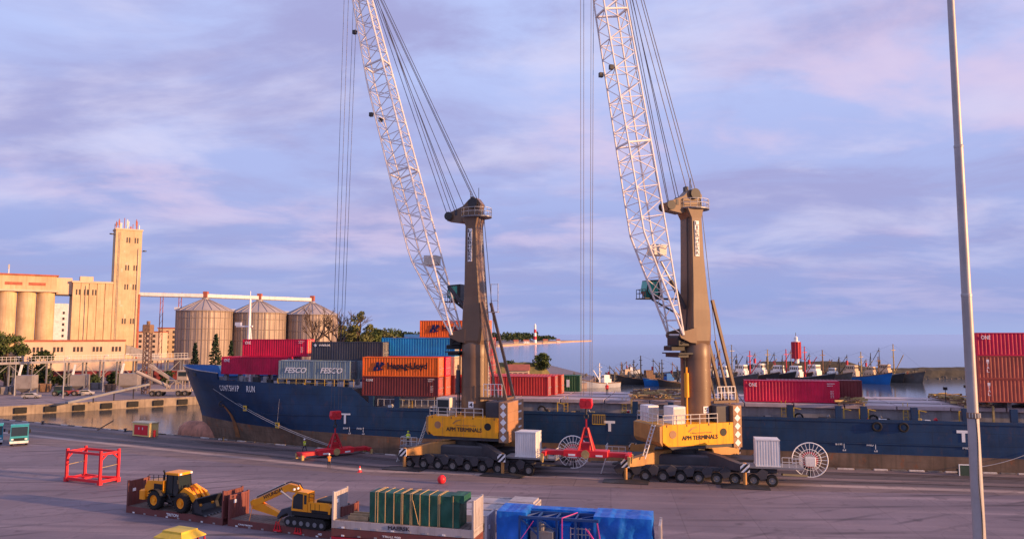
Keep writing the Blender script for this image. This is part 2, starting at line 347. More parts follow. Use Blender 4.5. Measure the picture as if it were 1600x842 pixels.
# mooring bollards
bol = MB().lathe([(.28, 0), (.28, .06), (.17, .1), (.15, .38), (.30, .44), (.30, .56), (.16, .62)], 14).mesh('bollard', [M['steel_dark']], True)
for i, s in enumerate((-84, -60, -36, -12, 22, 46, 70)):
    c = (QC + ld * -s) if s < 0 else (QC + rd * s)
    o = put('bollard', bol, None, (c.x, c.y - 1.0, .004))
    tag(o, ['black mooring bollard on quay edge left of the cream hut', 'black mooring bollard on quay edge just right of the cream hut', 'black mooring bollard on quay edge beside the rusty bulb of the bow',
            'black mooring bollard on quay edge behind the red spreader frame', 'black mooring bollard on quay edge behind the left crane reel', 'black mooring bollard on quay edge behind the right crane',
            'black mooring bollard on quay edge near the lamp mast'][i], 'bollard', 'mooring bollards on the near quay')
# left grain terminal land, pier and headland
T0 = gnd(0, 635.5); T1 = gnd(319, 619)
td = (T1 - T0).normalized()
M['tquay'] = ground_mat('terminal_ground', (.20, .155, .16), (.27, .205, .20), (.42, .335, .325), atan2(td.y, td.x), (.02, .2, 1))
TL = T0 - td * 60; T2 = T1 + td * 40
land = [tuple(TL[:2]), tuple(T0[:2]), tuple(T1[:2]), tuple(T2[:2]), (2, 240), (26, 262), (34, 300), (20, 420), (-60, 430), (-80, 640), (-20, 1150), (60, 1500), (150, 1830), (212, 2000), (190, 2060), (60, 2200), (-300, 2900), (-4000, 3200), (-4000, 175)]
struct(MB().slab(land[::-1], -6, 0).build('terminal_ground', M['tquay']))
M['tface'] = pm('quay_face_concrete', (.27, .215, .17), .85, 0, .25, .6, streak=.6, bump=.3)
qf = thing('quay_wall', 'ochre concrete quay wall of the grain terminal with black fenders', 'quay wall')
nrm = V(td.y, -td.x, 0)
qa = TL + nrm * .4; qb = T2 + nrm * .4
MB().slab([tuple(TL[:2]), tuple(qa[:2]), tuple(qb[:2]), tuple(T2[:2])], -6, .12).build('wall_face', M['tface'], qf)
fm = MB().bbox(-1.3, 1.3, -.5, 0, -1.7, -.3, .12).mesh('fender', M['rubber'])
k = 0.0
while k < (T2 - TL).length - 6:
    c = TL + td * (3 + k) + nrm * .4; put('fender', fm, qf, (c.x, c.y, random.uniform(-.1, .1)), atan2(td.y, td.x)); k += 6.1
# beach of the headland: sand strip slightly above the land sheet
M['sand'] = pm('sand', (.46, .30, .20), .9, 0, .2, .02)
struct(MB().slab([(-22, 1135), (62, 1490), (152, 1825), (214, 1999), (206, 2030), (120, 1880), (20, 1560), (-80, 1180)], -6, .6).build('beach', M['sand']))
# breakwater: a long low mound of broken stone
M['rock'] = pm('rock', (.055, .048, .035), .9, 0, .4, .4, bump=.5, fine=.4)
M['grassy'] = pm('dry_grass', (.17, .145, .06), .9, 0, .4, .2, fine=.4)
def mound(name, a, b_, w, h, n, mat, seed=1):
    rr = random.Random(seed); a = Vector(a); b_ = Vector(b_); d = (b_ - a).normalized(); q = V(-d.y, d.x, 0); rings = []
    for i in range(n + 1):
        c = a + (b_ - a) * (i / n); sc = min(1, .3 + 4 * min(i, n - i) / n)
        rings.append([tuple(c + q * (w * x * sc * rr.uniform(.94, 1.05)) + V(0, 0, -2.6 + (z + 2.6) * sc * rr.uniform(.95, 1.05))) for x, z in ((-1, -2.6), (-.72, -1.2), (-.5, h * .55), (-.28, h), (.25, h * .95), (.5, h * .4), (1, -2.6))])
    return MB().loft(rings, False, False).build(name, mat)
tag(mound('breakwater', (24, 300, 0), (330, 356, 0), 13, 2.4, 90, M['rock'], 3), 'long low brown stone breakwater across the harbour behind the trawlers', 'breakwater')
tag(mound('rubble_mound', (-20, 262, 0), (16, 268, 0), 7, 7.0, 18, M['grassy'], 5), 'brown earth mound behind the red containers beyond the ship', 'mound')
rk = MB(); rr = random.Random(11)
for i in range(900):
    f = rr.random(); c = V(24, 300, 0).lerp(V(330, 356, 0), f) + V(rr.uniform(-1, 1), -rr.uniform(2, 12), 0)
    dd = (300 + (c.x - 24) * .183) - c.y; z = 2.3 - dd * .38; s = rr.uniform(.5, 1.2)
    a = rr.uniform(0, 3)
    pts = [(c.x + s * cos(a + k * 1.57) * rr.uniform(.7, 1.1), c.y + s * sin(a + k * 1.57), z - .5) for k in range(4)] + [(c.x + rr.uniform(-.3, .3), c.y, z + s * .8)]
    rk.add(pts, [(0, 1, 4), (1, 2, 4), (2, 3, 4), (3, 0, 4)])
stuff(tag(rk.build('rubble', pm('rubble_stone', (.13, .11, .09), .9, 0, .4, .5)), 'loose broken stone heaped on the side of the breakwater', 'rubble'))
# ------------------------------------------------------------------ ship
SA = R(13.5); SROT = -SA
u_ = V(cos(SA), -sin(SA), 0); w_ = V(sin(SA), cos(SA), 0); HB = 9.2
NS = V(63.9 * 1.005, 92.3, 0)               # a point on the near side line
def line_hit(p, px):                        # distance along u_ from p where it meets the vertical plane through a pixel column
    k = (px - 800) / F
    return (k * p.y - p.x) / (u_.x - k * u_.y)
cc = NS + w_ * HB
SO = cc + u_ * line_hit(cc, 291); SO.z = 0   # bow tip
def s_of(px, t): return line_hit(SO + w_ * t, px)
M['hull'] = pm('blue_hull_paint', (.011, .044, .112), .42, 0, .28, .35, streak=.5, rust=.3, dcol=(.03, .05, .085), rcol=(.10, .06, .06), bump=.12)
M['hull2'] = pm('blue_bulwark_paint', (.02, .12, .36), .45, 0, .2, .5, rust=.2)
M['boot'] = pm('rusty_boot_topping', (.20, .13, .09), .8, 0, .35, .35, streak=.7, rust=.9, dcol=(.085, .07, .05), rcol=(.30, .11, .05), bump=.2)
M['deck'] = pm('grey_deck', (.22, .20, .21), .7, 0, .25, .6, rust=.5)
plates(M['hull'], 7.5, 1.55, .6, (.03, .06, .11), .4); plates(M['boot'], 7.5, 1.6, .5, (.10, .075, .055), .7)
M['hatch'] = pm('pink_grey_hatch', (.44, .36, .37), .6, 0, .16, .5, rust=.35, rcol=(.20, .13, .12))
M['coam'] = pm('grey_coaming', (.27, .255, .265), .6, 0, .2, .6, streak=.4, rust=.4)
M['yel'] = pm('yellow_ladder', (.62, .40, .05), .5, 0, .12, rust=.2)
ship = thing('cargo_ship', 'long blue container ship with rusty waterline moored along the quay', 'ship', SO, SROT)
SLEN = 152.0
def stem(z):          # how far aft of the bow tip the stem is at height z
    pts = [(-4, 4.2), (-2, 4.6), (1.7, 4.3), (4, 3.8), (7, 2.2), (10, .7), (11.7, 0)]
    for (a, b), (c, d) in zip(pts[:-1], pts[1:]):
        if z <= c: return b + (d - b) * (max(z, a) - a) / (c - a)
    return 0
def hb(s, z):
    L = 33 - 15 * min(1, max(0, (z + 2) / 12)); tt = (s - stem(z)) / L
    if tt <= 0: return 0.05
    tt = min(tt, 1); k = 1 - (1 - tt) ** (1.75 + .09 * max(z, 0))
    e = max(0, (s - 136) / 16); return max(.05, HB * k * (1 - .12 * e * e * max(0, 1 - (z + 2) / 9)))
sA, sB = s_of(545, -HB), s_of(592, -HB)
sF = s_of(348, -8)
def ztop(s):
    if s < sF: return 11.7 - .9 * s / sF
    if s < sA: return 9.75 - .75 * (s - sF) / (sA - sF)
    if s < sB: q = (s - sA) / (sB - sA); return 9.0 - 2.9 * (q * q * (3 - 2 * q))
    return 6.1
st = [0, .4, .9, 1.5, 2.2, 3, 4, 5, 6, 7.2, 8.5] + [sF - .02, sF + .02] + [sF + (sA - sF) * i / 9 for i in range(1, 10)] + [sA + (sB - sA) * i / 6 for i in range(1, 7)] + [sB + (SLEN - sB) * i / 22 for i in range(1, 23)]
st = sorted(set(st)); ZB = 1.7
def zb_of(s): return ZB + 1.5 * max(0, 1 - s / 45.0)
def hull_side(zfun, nz, name, mat, smooth=True):
    mb = MB()
    for sg in (-1, 1):
        rings = []
        for s in st:
            z0, z1 = zfun(s); r = []
            for i in range(nz + 1):
                z = z0 + (z1 - z0) * i / nz; ss = max(s, stem(z)) if s < 6 else s
                r.append((ss, sg * hb(ss, z), z))
            rings.append(r)
        mb.loft(rings, False, False)
    z0, z1 = zfun(SLEN); y = hb(SLEN, z0); y1 = hb(SLEN, z1)
    mb.add([(SLEN, -y, z0), (SLEN, y, z0), (SLEN, y1, z1), (SLEN, -y1, z1)], [(0, 1, 2, 3)])
    return mb.build(name, mat, ship, smooth)
hull = hull_side(lambda s: (zb_of(s), ztop(s)), 8, 'hull', M['hull'])
lower = hull_side(lambda s: (-4.2, zb_of(s)), 4, 'lower_hull', M['boot']); lower['label'] = 'rust brown lower hull'
# bulb
bulb = MB(); rings = []
for i in range(13):
    q = i / 12; s = -.6 + 9 * q; r = 2.0 * sqrt(max(.0, 1 - (1 - min(1, q * 3.4)) ** 2)) + .02
    rings.append([(s, r * .82 * cos(2 * pi * k / 16), -.35 + r * 1.2 * sin(2 * pi * k / 16) - .12 * q) for k in range(16)])
bulb.loft(rings).build('bulbous_bow', pm('rusty_bulb', (.52, .23, .15), .8, 0, .3, .6, streak=.5, rust=.4), ship, True)['label'] = 'rusty red bulbous bow'
# inner bulwark faces of the forecastle (paler blue) and forecastle deck
inn = MB()
for sg in (-1, 1):
    rings = []
    for s in [x for x in st if x <= sF]:
        rings.append([(max(s, stem(z)) + .18, sg * max(0.02, hb(max(s, stem(z)), z) - .16), z) for z in (9.5, ztop(s) - .02)])
    inn.loft(rings, False, False)
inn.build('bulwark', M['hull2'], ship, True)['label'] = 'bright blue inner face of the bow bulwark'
cap = MB()
for sg in (-1, 1):
    pts = [(max(s, stem(ztop(s))), sg * hb(max(s, stem(ztop(s))), ztop(s)), ztop(s)) for s in st if s <= sF - .01]
    for a, c in zip(pts[:-1], pts[1:]): cap.bar(a, c, .22, .1)
cap.build('bulwark_cap', M['coam'], ship)
def deck(name, s0, s1, z, mat, nn=24):
    mb = MB(); ss = [s0 + (s1 - s0) * i / nn for i in range(nn + 1)]
    mb.loft([[(s, -max(.03, hb(s, z) - .12), z), (s, max(.03, hb(s, z) - .12), z)] for s in ss], False, False); return mb.build(name, mat, ship)
deck('forecastle_deck', stem(9.4) + .3, sA + .6, 8.6, M['deck']); deck('main_deck', sA, SLEN - .1, 5.1, M['deck'])
MB().box(sA + .55, sA + .7, -8.6, 8.6, 5.1, 8.62).build('deck_bulkhead', M['coam'], ship)
# mooring openings in the bow bulwark
for px, dz in ((303, 0), (320, 0)):
    s = s_of(px, -3.2 if px < 310 else -4.5)
    z = ztop(s) - .75; y = hb(s, z); e = .55
    n = V(hb(s + .3, z) - y, -.3, 0).normalized(); d = V(.3, -(hb(s + .3, z) - y), 0).normalized()
    c = V(s, -y, z) + V(n.x, n.y, 0) * -.0
    mb = MB(); nn = V(d.y, -d.x, 0)
    mb.add([c + d * a * e + V(0, 0, q * .34) + nn * .05 for a, q in ((-1, -1), (1, -1), (1, 1), (-1, 1))], [(0, 1, 2, 3)])
    mb.build('fairlead', M['black'], ship)
# lettering on the hull
def on_hull(s, z): return V(s, -hb(s, z) - .04, z)
def hull_text(body, w, h, s, z, mat=None, name='lettering'):
    """letter by letter so that the word follows the flare of the bow"""
    n = len(body); adv = w / n
    for i, ch in enumerate(body):
        if ch == ' ': continue
        ss = s + adv * i + (adv * .28 if ch == 'I' else 0); a = on_hull(ss, z); b2 = on_hull(ss + adv * .85, z); a2 = on_hull(ss, z + h)
        o = text(ch, adv * .80 if ch != 'I' else adv * .25, h, mat or M['wlet'], ship, tuple(a + V(0, -.07 - .03 * h, 0)), (0, 0, 0), name)
        xa = (b2 - a).normalized(); ya = (a2 - a).normalized(); za = xa.cross(ya).normalized(); ya = za.cross(xa)
        o.rotation_euler = Matrix((xa, ya, za)).transposed().to_euler()
hull_text('CONTSHIP', 4.1, .95, s_of(355, -7.2), 8.0); hull_text('RUN', 1.6, .95, s_of(397, -7.9), 7.95)
hull_text('T', 2.2, 1.55, s_of(535, -HB), 3.5, None, 'tug_mark')
for px, z in ((942, 3.55), (1484, 3.55)):
    s = s_of(px, -HB); y = -HB - .05 if px > 600 else -hb(s, z + 1.45) - .08
    mb = MB(); mb.box(0, 1.5, 0, .04, 1.1, 1.45).box(.56, .94, 0, .04, 0, 1.1)
    o = mb.build('tug_mark', M['wlet'], ship, loc=(s, y, z))
for px, tx in ((541, 'BOW'), (562, 'FWD'), (1297, 'BTM'), (1345, 'FWD'), (1492, 'MID')):
    s = s_of(px, -HB); y = -hb(s, 2.4) - .06
    y -= .14 if px < 600 else 0
    text(tx, .8, .28, M['wlet'], ship, (s, y, 2.7)); MB().box(0, .07, 0, .03, 0, .75).build('draught_mark', M['wlet'], ship, loc=(s + 1.0, y, 2.3))
    text('6.8', .4, .22, M['wlet'], ship, (s + .85, y, 1.98))
# long rubbing rails on the side
for z, s0, s1 in ((5.75, sB + 2, SLEN - 1), (2.85, s_of(545, -HB), s_of(760, -HB)), (3.0, s_of(1265, -HB), s_of(1500, -HB)), (4.6, s_of(412, -9), s_of(520, -9))):
    mb = MB(); n = 10
    for i in range(n):
        a = s0 + (s1 - s0) * i / n; c = s0 + (s1 - s0) * (i + 1) / n
        mb.bar((a, -hb(a, z) - .04, z), (c, -hb(c, z) - .04, z), .14, .12)
    mb.build('rubbing_rail', M['hull'], ship)
# rust run below the hawse pipe
s = s_of(355, -6); mb = MB(); rings = []
for i, (ds, z, w) in enumerate(((0, 5.6, .30), (.7, 4.9, .30), (1.4, 3.9, .34), (1.75, 2.9, .40), (1.9, 1.6, .52), (1.95, .2, .6))):
    rings.append([on_hull(s + ds - w, z) + V(0, -.03, 0), on_hull(s + ds + w, z) + V(0, -.03, 0)])
mb.loft(rings, False, False).build('rust_stain', pm('rust_run', (.30, .13, .05), .85, 0, .35, 1.2, streak=.5), ship)
mb = MB(); c = on_hull(s - .1, 5.7); mb.ring(c + V(0, -.05, 0), (.3, -1, 0), .42, .12, 16, 6).build('hawse_pipe', M['steel_dark'], ship, True)
# hatch coamings, covers, side posts
hz0 = sB + 2.0
MB().box(hz0, SLEN - 8, -6.75, 6.75, 5.12, 7.2).build('hatch_coaming', M['coam'], ship)
pos = [hz0 + .2]
while pos[-1] < SLEN - 12: pos.append(pos[-1] + 6.35)
hm = MB().bbox(.06, 6.25, -7.3, 7.3, 7.22, 7.72, .05).mesh('hatch_cover', M['hatch'])
hr = MB().box(.06, 6.25, -.06, .06, 7.72, 7.79).mesh('cover_seam', M['steel_dark'])
for p in pos[:-1]:
    o = put('hatch_cover', hm, ship, (p, 0, 0))
    for t in (-3.5, 2.5): put('cover_seam', hr, o, (0, t, 0))
post = MB().box(-.38, .38, 0, .5, 6.1, 7.7).mesh('side_post', M['hull'])
for px in (622, 806, 990, 1045, 1140, 1229, 1304, 1343, 1421, 1500, 1575): put('side_post', post, ship, (s_of(px, -HB), -HB + .02, 0))
for px in (582, 1700): put('side_post', post, ship, (s_of(px, -HB), -HB + .02, 0))
# ladders and yellow stanchions between the posts, hoses and tyres
lad = MB()
for x in (0, .55): lad.bar((x, 0, 5.2), (x, 0, 8.1), .07)
for i in range(6): lad.bar((0, 0, 5.5 + i * .4), (.55, 0, 5.5 + i * .4), .05)
ladm = lad.mesh('ladder', M['yel']); stan = MB().bar((0, 0, 5.1), (0, 0, 7.3), .12).bar((0, 0, 7.3), (.9, 0, 7.1), .1).mesh('stanchion', M['yel'])
for px in (640, 880, 1216, 1404, 970): put('ladder', ladm, ship, (s_of(px, -7.4), -7.25, 0))
for px in (350 + 88, 478, 548, 625, 870, 1012, 1235, 1312, 1336, 1350, 1428, 1490): put('stanchion', stan, ship, (s_of(px, -8.5), -8.4, 2.9 if px < 500 else .9 if px < 600 else 0))
tyre = MB().ring((0, 0, 0), (0, 1, 0), .5, .13, 18, 6).mesh('tyre_fender', M['rubber'], True)
for px, z, t in ((1362, 5.2, -HB - .18), (1403, 5.2, -HB - .18), (1242, 6.0, -8.2), (1357, 6.0, -8.2), (846, 6.2, -8.2)): put('tyre_fender', tyre, ship, (s_of(px, t), t, z))
# open-air lashing frames (racks of brown timber / rusty fittings) between hatches
M['rusty'] = pm('rusty_fittings', (.22, .13, .08), .8, 0, .45, 2.5)
M['ochre'] = pm('ochre_fittings', (.42, .30, .12), .7, 0, .35, 2)
def litter(px0, px1, z, seed, n=110, t0=-8, t1=7):
    rr = random.Random(seed); s0 = s_of(px0, -7.5); s1 = s_of(px1, -7.5); mb = MB(); mo = MB()
    for i in range(n):
        x = rr.uniform(s0, s1); y = rr.uniform(t0, t1); a = rr.uniform(-.5, .5) + (pi / 2 if rr.random() < .4 else 0); l = rr.uniform(.3, 1.1); zz_ = z + rr.uniform(.05, .45)
        (mb if rr.random() < .6 else mo).bar((x - l * cos(a), y - l * sin(a), zz_), (x + l * cos(a), y + l * sin(a), zz_ + rr.uniform(-.1, .1)), rr.uniform(.1, .3), rr.uniform(.1, .3))
    # carrying frame
    for y in (t0, (t0 + t1) / 2, t1): mb.bar((s0, y, z), (s1, y, z), .18)
    for x in (s0, s1): mb.bar((x, t0, z), (x, t1, z), .2)
    stuff(mb.build('lashing_gear', M['rusty'], ship)); stuff(mo.build('lashing_gear', M['ochre'], ship))
    for x in (s0, s1):
        for y in (t0, t1): MB().bar((x, y, 5.1), (x, y, z), .22).build('lashing_post', M['ochre'], ship)
litter(985, 1062, 8.0, 3); litter(1304, 1342, 8.0, 4); litter(1498, 1540, 8.0, 5)
# deck lamps
def decklamp(px, t, z0, h):
    mb = MB(); mb.cyl((0, 0, 0), (0, 0, h), .05, n=6).box(-.25, .25, -.12, .12, h, h + .4); mb.build('deck_lamp', M['steel_dark'], ship, loc=(s_of(px, t), t, z0))
for px, t in ((1338, 4), (1502, 4), (1470, -1)): decklamp(px, t, 7.72, 1.7)
fm_ = MB(); sf_ = s_of(391, 3)
fm_.cyl((sf_, 3, 8.6), (sf_, 3, 23.2), .45, .16, n=10).cyl((sf_, 3, 23.2), (sf_, 3, 24.6), .07, n=6).bar((sf_ - 2.6, 3, 18.4), (sf_ + .6, 3, 18.4), .3, .25).box(sf_ - 2.8, sf_ - 1.6, 2.8, 3.2, 18.5, 19.1).bar((sf_ + 1.4, 3, 8.6), (sf_ + .2, 3, 18), .16)
fm_.build('foremast', M['wlet'], ship)['label'] = 'white foremast'
pb = MB().box(0, .5, -7.2, 7.2, 7.725, 8.5).mesh('pedestal_beam', M['coam'])
for i in range(5): put('pedestal_beam', pb, ship, (s_of(1522, -7) + .1 + i * 2.95, 0, 0))
# pipes, winches and lockers on the side deck below the containers
rr = random.Random(5); mats = [M['steel_grey'], M['white'], M['red'], M['ochre'], M['steel_dark'], M['coam']]
for i in range(60):
    s = rr.uniform(sB + 1, SLEN - 10); k = rr.random(); mb = MB()
    if k < .5: mb.bbox(-.4, rr.uniform(.1, .8), -.3, .3, 5.1, 5.1 + rr.uniform(.5, 1.3), .04); nm = 'deck_locker'
    elif k < .8: mb.cyl((0, 0, 5.1), (0, 0, 6.1), .14, n=8).cyl((0, 0, 6.1), (.3, -.1, 6.25), .2, n=8); nm = 'vent_pipe'
    else: mb.cyl((-.5, 0, 5.7), (.5, 0, 5.7), .4, n=12).box(-.6, .6, -.3, .3, 5.1, 5.4); nm = 'winch'
    mb.build(nm, rr.choice(mats), ship, loc=(s, rr.uniform(-8.6, -7.5), 0))
for i in range(9):
    s = s_of(352, -6) + i * 2.3; mb = MB(); z0 = 8.6
    mb.box(-.5, .5, -.4, .4, z0, z0 + rr.uniform(.8, 1.6)); mb.build('deck_locker', rr.choice([M['coam'], M['steel_dark'], M['steel_grey']]), ship, loc=(s, -min(7.0, hb(s, 9) - 1.2), 0))
# container support pedestals on the forecastle
ped = MB().box(-.3, .3, -.3, .3, 8.6, 10.3).mesh('pedestal', M['coam'])
for px in (352, 400, 436, 488, 540):
    s = s_of(px, -4)
    for t in (-7.3, -3, 1, 5):
        if abs(t) < hb(s, 9) - .5: put('pedestal', ped, ship, (s, t, 0))
rail = MB(); s0 = s_of(437, -9); s1 = sA + 1
for i in range(9):
    x = s0 + (s1 - s0) * i / 8; rail.bar((x, -hb(x, 9) + .15, 9), (x, -hb(x, 9) + .15, 10.1), .06)
for z in (9.5, 10.1): rail.bar((s0, -hb(s0, 9) + .15, z), (s1, -hb(s1, 9) + .15, z), .05)
rail.build('handrail', M['yel'], ship)
rail = MB(); s0 = sB; s1 = s_of(700, -9)
for i in range(12):
    x = s0 + (s1 - s0) * i / 11; rail.bar((x, -HB + .2, 6.3), (x, -HB + .2, 7.3), .05)
rail.bar((s0, -HB + .2, 7.3), (s1, -HB + .2, 7.3), .05).build('handrail', M['railing'], ship)
# side gangway frame
g = MB(); s0 = s_of(924, -HB)
for i in range(8): g.bar((s0 + i * .25, -HB - .1, 4.5), (s0 + i * .25, -HB - .1, 5.8), .05)
g.bar((s0, -HB - .1, 4.5), (s0 + 1.8, -HB - .1, 4.5), .1).bar((s0, -HB - .1, 5.8), (s0 + 1.8, -HB - .1, 5.8), .08).build('gangway_gate', M['yel'], ship)
# ------------------------------------------------------------------ shipping containers
def corr(L, H, y, flip, pitch=.42, d=.055, inset=.12):
    """corrugated side panel standing in the xz plane at depth y (outer face)"""
    n = max(4, round((L - 2 * inset) / pitch)); p = (L - 2 * inset) / n; pts = []
    for i in range(n):
        x = inset + i * p
        pts += [(x, 0), (x + p * .32, 0), (x + p * .5, d), (x + p * .82, d)]
    pts.append((L - inset, 0)); s = 1 if flip else -1
    return MB().loft([[(x, y - s * (dd + .03), z) for x, dd in pts] for z in (.14, H - .10)], False, False)
_cm = {}
def cmesh(L, H):
    if (L, H) in _cm: return _cm[(L, H)]
    d0 = M['red']; W2 = 1.22; f = MB()
    for x in (0.0, L - .16):
        for y in (-W2, W2 - .16): f.box(x, x + .16, y, y + .16, .0, H)
    for y in (-W2, W2 - .12):
        f.box(.16, L - .16, y, y + .12, .02, .17); f.box(.16, L - .16, y, y + .12, H - .12, H - .01)
    for x in (0.01, L - .13):
        f.box(x, x + .12, -W2 + .16, W2 - .16, .02, .17); f.box(x, x + .12, -W2 + .16, W2 - .16, H - .12, H - .01)
    f.box(.16, L - .16, -W2 + .12, W2 - .12, .06, .14)
    roof = MB(); n = int(L / .5); pts = []
    for i in range(n):
        x = .13 + (L - .26) * i / n; q = (L - .26) / n; pts += [(x, 0), (x + q * .35, 0), (x + q * .5, -.03), (x + q * .85, -.03)]
    pts.append((L - .13, 0)); roof.loft([[(x, y, H - .035 + z) for x, z in pts] for y in (-W2 + .1, W2 - .1)], False, False)
    # front (left) end panel corrugated, doors on the right end
    fp = MB(); pts = []
    for i in range(8):
        y = -W2 + .16 + (2 * W2 - .32) * i / 8; q = (2 * W2 - .32) / 8; pts += [(y, 0), (y + q * .3, 0), (y + q * .5, .05), (y + q * .8, .05)]
    pts.append((W2 - .16, 0)); fp.loft([[(.05 + d, y, z) for y, d in pts] for z in (.16, H - .1)], False, False)
    door = MB().box(0, .05, -.525, .525, .19, H - .14)
    for z in (.19 + (H - .4) * k for k in (.2, .4, .6, .8)): door.box(.05, .065, -.49, .49, z, z + .06)
    rod = MB().cyl((.1, 0, .12), (.1, 0, H - .1), .03, n=6)
    for z in (.3, H * .42, H - .35): rod.box(.06, .16, -.09, .09, z, z + .1)
    rod.box(.09, .15, 0, .38, H * .4, H * .4 + .06)
    r = dict(frame=f.mesh('frame', d0), a=corr(L, H, -W2, False).mesh('side_panel', d0), b=corr(L, H, W2, True).mesh('side_panel', d0), roof=roof.mesh('roof_panel', d0), front=fp.mesh('end_panel', d0), door=door.mesh('door', d0), rod=rod.mesh('locking_rod', M['galv']))
    _cm[(L, H)] = r; return r
def container(label, loc, rz, L, H, mat, dmat=None, group=None, full=True):
    c = thing('shipping_container', label, 'container', loc, rz, group); k = cmesh(L, H); dm = dmat or mat
    objmat(put('frame', k['frame'], c), mat)
    objmat(put('side_panel', k['a'], c), mat); objmat(put('side_panel', k['b'], c), mat); objmat(put('roof_panel', k['roof'], c), mat); objmat(put('end_panel', k['front'], c), mat)
    for y in (-.53, .53):
        d = objmat(put('door', k['door'], c, (L - .09, y, 0)), dm)
        if full:
            for q in (-.28, .26): put('locking_rod', k['rod'], d, (0, q, 0))
    return c
def CM(n, col, **k): return pm('container_' + n, col, .48, 0, .22, .5, streak=k.pop('streak', .42), rust=k.pop('rust', .22), dcol=tuple(x * .45 + .01 for x in col), **k)
C = dict(mag=CM('magenta', (.62, .006, .06), rust=.08), red=CM('red', (.50, .03, .03)), brown=CM('brown', (.17, .028, .03)), ora=CM('orange', (.92, .16, .015), rust=.12), blue=CM('blue', (.008, .27, .62), rust=.12),
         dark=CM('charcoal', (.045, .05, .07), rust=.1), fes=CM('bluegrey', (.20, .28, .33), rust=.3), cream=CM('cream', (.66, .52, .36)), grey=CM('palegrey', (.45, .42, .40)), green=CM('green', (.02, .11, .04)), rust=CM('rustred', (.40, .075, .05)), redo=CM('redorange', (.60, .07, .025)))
L40, L20, HC, ST = 12.19, 6.06, 2.9, 2.59
ROW = [-7.6 + 2.53 * i for i in range(7)]
def stack(label, px, row, z, L, H, mat, dmat=None, group='containers stacked on the ship', ds=0.0, s=None):
    t = ROW[row]; s = (s_of(px, t - 1.22) if s is None else s) + ds
    p = SO + u_ * s + w_ * t
    return container(label, (p.x, p.y, z), SROT, L, H, mat, dmat, group)
ONEM = pm('one_lettering', (.85, .78, .80), .5, 0, .04)
NAVY = pm('navy_lettering', (.012, .015, .09), .5, 0, .05)
BLK = pm('dark_lettering', (.02, .015, .03), .5, 0, .05)
def one_logo(c, H): text('ONE', 1.05, .5, ONEM, c, (.55, -1.27, H - .85))
def codes(c, L, H):
    for i, (w, h) in enumerate(((1.0, .16), (.7, .13))): text(['CLHU 482163 4', '45G1'][i], w, h, ONEM, c, (L - 1.6, -1.265, H - .42 - i * .26))
    for i in range(5): text('22.%d' % i, .42, .1, ONEM, c, (L - 1.2, -1.265, 1.5 - i * .2))
def hl_logo(c, z, k=1.0, name=True):
    # slanted double bars of the emblem
    x0 = 1.75; mb = MB()
    def sl(x, w, zz0, zz1, sh=.28): mb.add([(x + sh * zz0, -1.29, z + zz0), (x + w + sh * zz0, -1.29, z + zz0), (x + w + sh * zz1, -1.29, z + zz1), (x + sh * zz1, -1.29, z + zz1), (x + sh * zz0, -1.25, z + zz0), (x + w + sh * zz0, -1.25, z + zz0), (x + w + sh * zz1, -1.25, z + zz1), (x + sh * zz1, -1.25, z + zz1)], [(0, 1, 2, 3), (4, 5, 6, 7), (0, 1, 5, 4), (2, 3, 7, 6), (1, 2, 6, 5), (3, 0, 4, 7)])
    sl(x0, .52, 0, .6); sl(x0 + .20, .50, .62, 1.3); sl(x0 + .66, .46, 0, .6); sl(x0 + .86, .46, .62, 1.3); sl(x0 + .3, .55, .5, .75); sl(x0 + 1.2, .32, .1, .32); sl(x0 + 1.3, .32, .9, 1.12)
    mb.build('emblem', NAVY, c)
    if name: text('Hapag-Lloyd', 6.4, 1.25, BLK, c, (4.1, -1.28, z + .02))
# --- forward bay on the forecastle
zf = 10.35
c = stack('crimson container with white logo at the bow, lowest of the two', 349, 2, zf, L40, HC, C['mag']); one_logo(c, HC)
c = stack('crimson container hidden behind the lowest bow container', 362, 3, zf, L40, HC, C['mag'])
c = stack('upper crimson container at the bow with doors coloured orange red for sunlight', 381, 3, zf + HC, L40, HC, C['mag'], C['redo']); one_logo(c, HC); codes(c, L40, HC)  # low sunlight on the doors is put into their orange red colour
for i in range(2):
    c = stack(['blue grey short container with slanted white name, left of the pair', 'blue grey short container with slanted white name, right of the pair'][i], 438, 0, zf - .35, L20, HC, C['fes'], ds=i * 6.12)
    t_ = text('FESCO', 3.6, .85, M['wlet'], c, (1.1, -1.28, 1.0)); t_.data = t_.data.copy()
    for v in t_.data.vertices: v.co.x += .3 * v.co.y
sx2 = s_of(438, ROW[0] - 1.22) + 2 * 6.12
c = stack('blue grey container with white oval panel beside the orange container', None, 1, zf - .35, L20, HC, C['fes'], s=sx2 - 1.0)
ov = MB(); ov.add([(3.3 + .75 * cos(2 * pi * i / 20), -1.29, 1.5 + 1.05 * sin(2 * pi * i / 20)) for i in range(20)] + [(3.3 + .75 * cos(2 * pi * i / 20), -1.25, 1.5 + 1.05 * sin(2 * pi * i / 20)) for i in range(20)], [tuple(range(20))] + [(i, (i + 1) % 20, 20 + (i + 1) % 20, 20 + i) for i in range(20)]); ov.build('round_panel', M['white'], c)
c = stack('plain blue grey container beneath the charcoal container', None, 1, zf - .35, L40, HC, C['fes'], s=sx2 - 13.3)
c = stack('charcoal container with small white mark above the blue grey pair', 488, 1, zf - .35 + HC, L40, HC, C['dark'])
text('MAERSK', 1.9, .3, M['wlet'], c, (1.4, -1.27, HC - .7)); MB().add([(.75 + .33 * (1 if i % 2 else .4) * cos(2 * pi * i / 14), -1.275, HC - .55 + .33 * (1 if i % 2 else .4) * sin(2 * pi * i / 14)) for i in range(14)], [tuple(range(14))]).build('emblem', M['wlet'], c)
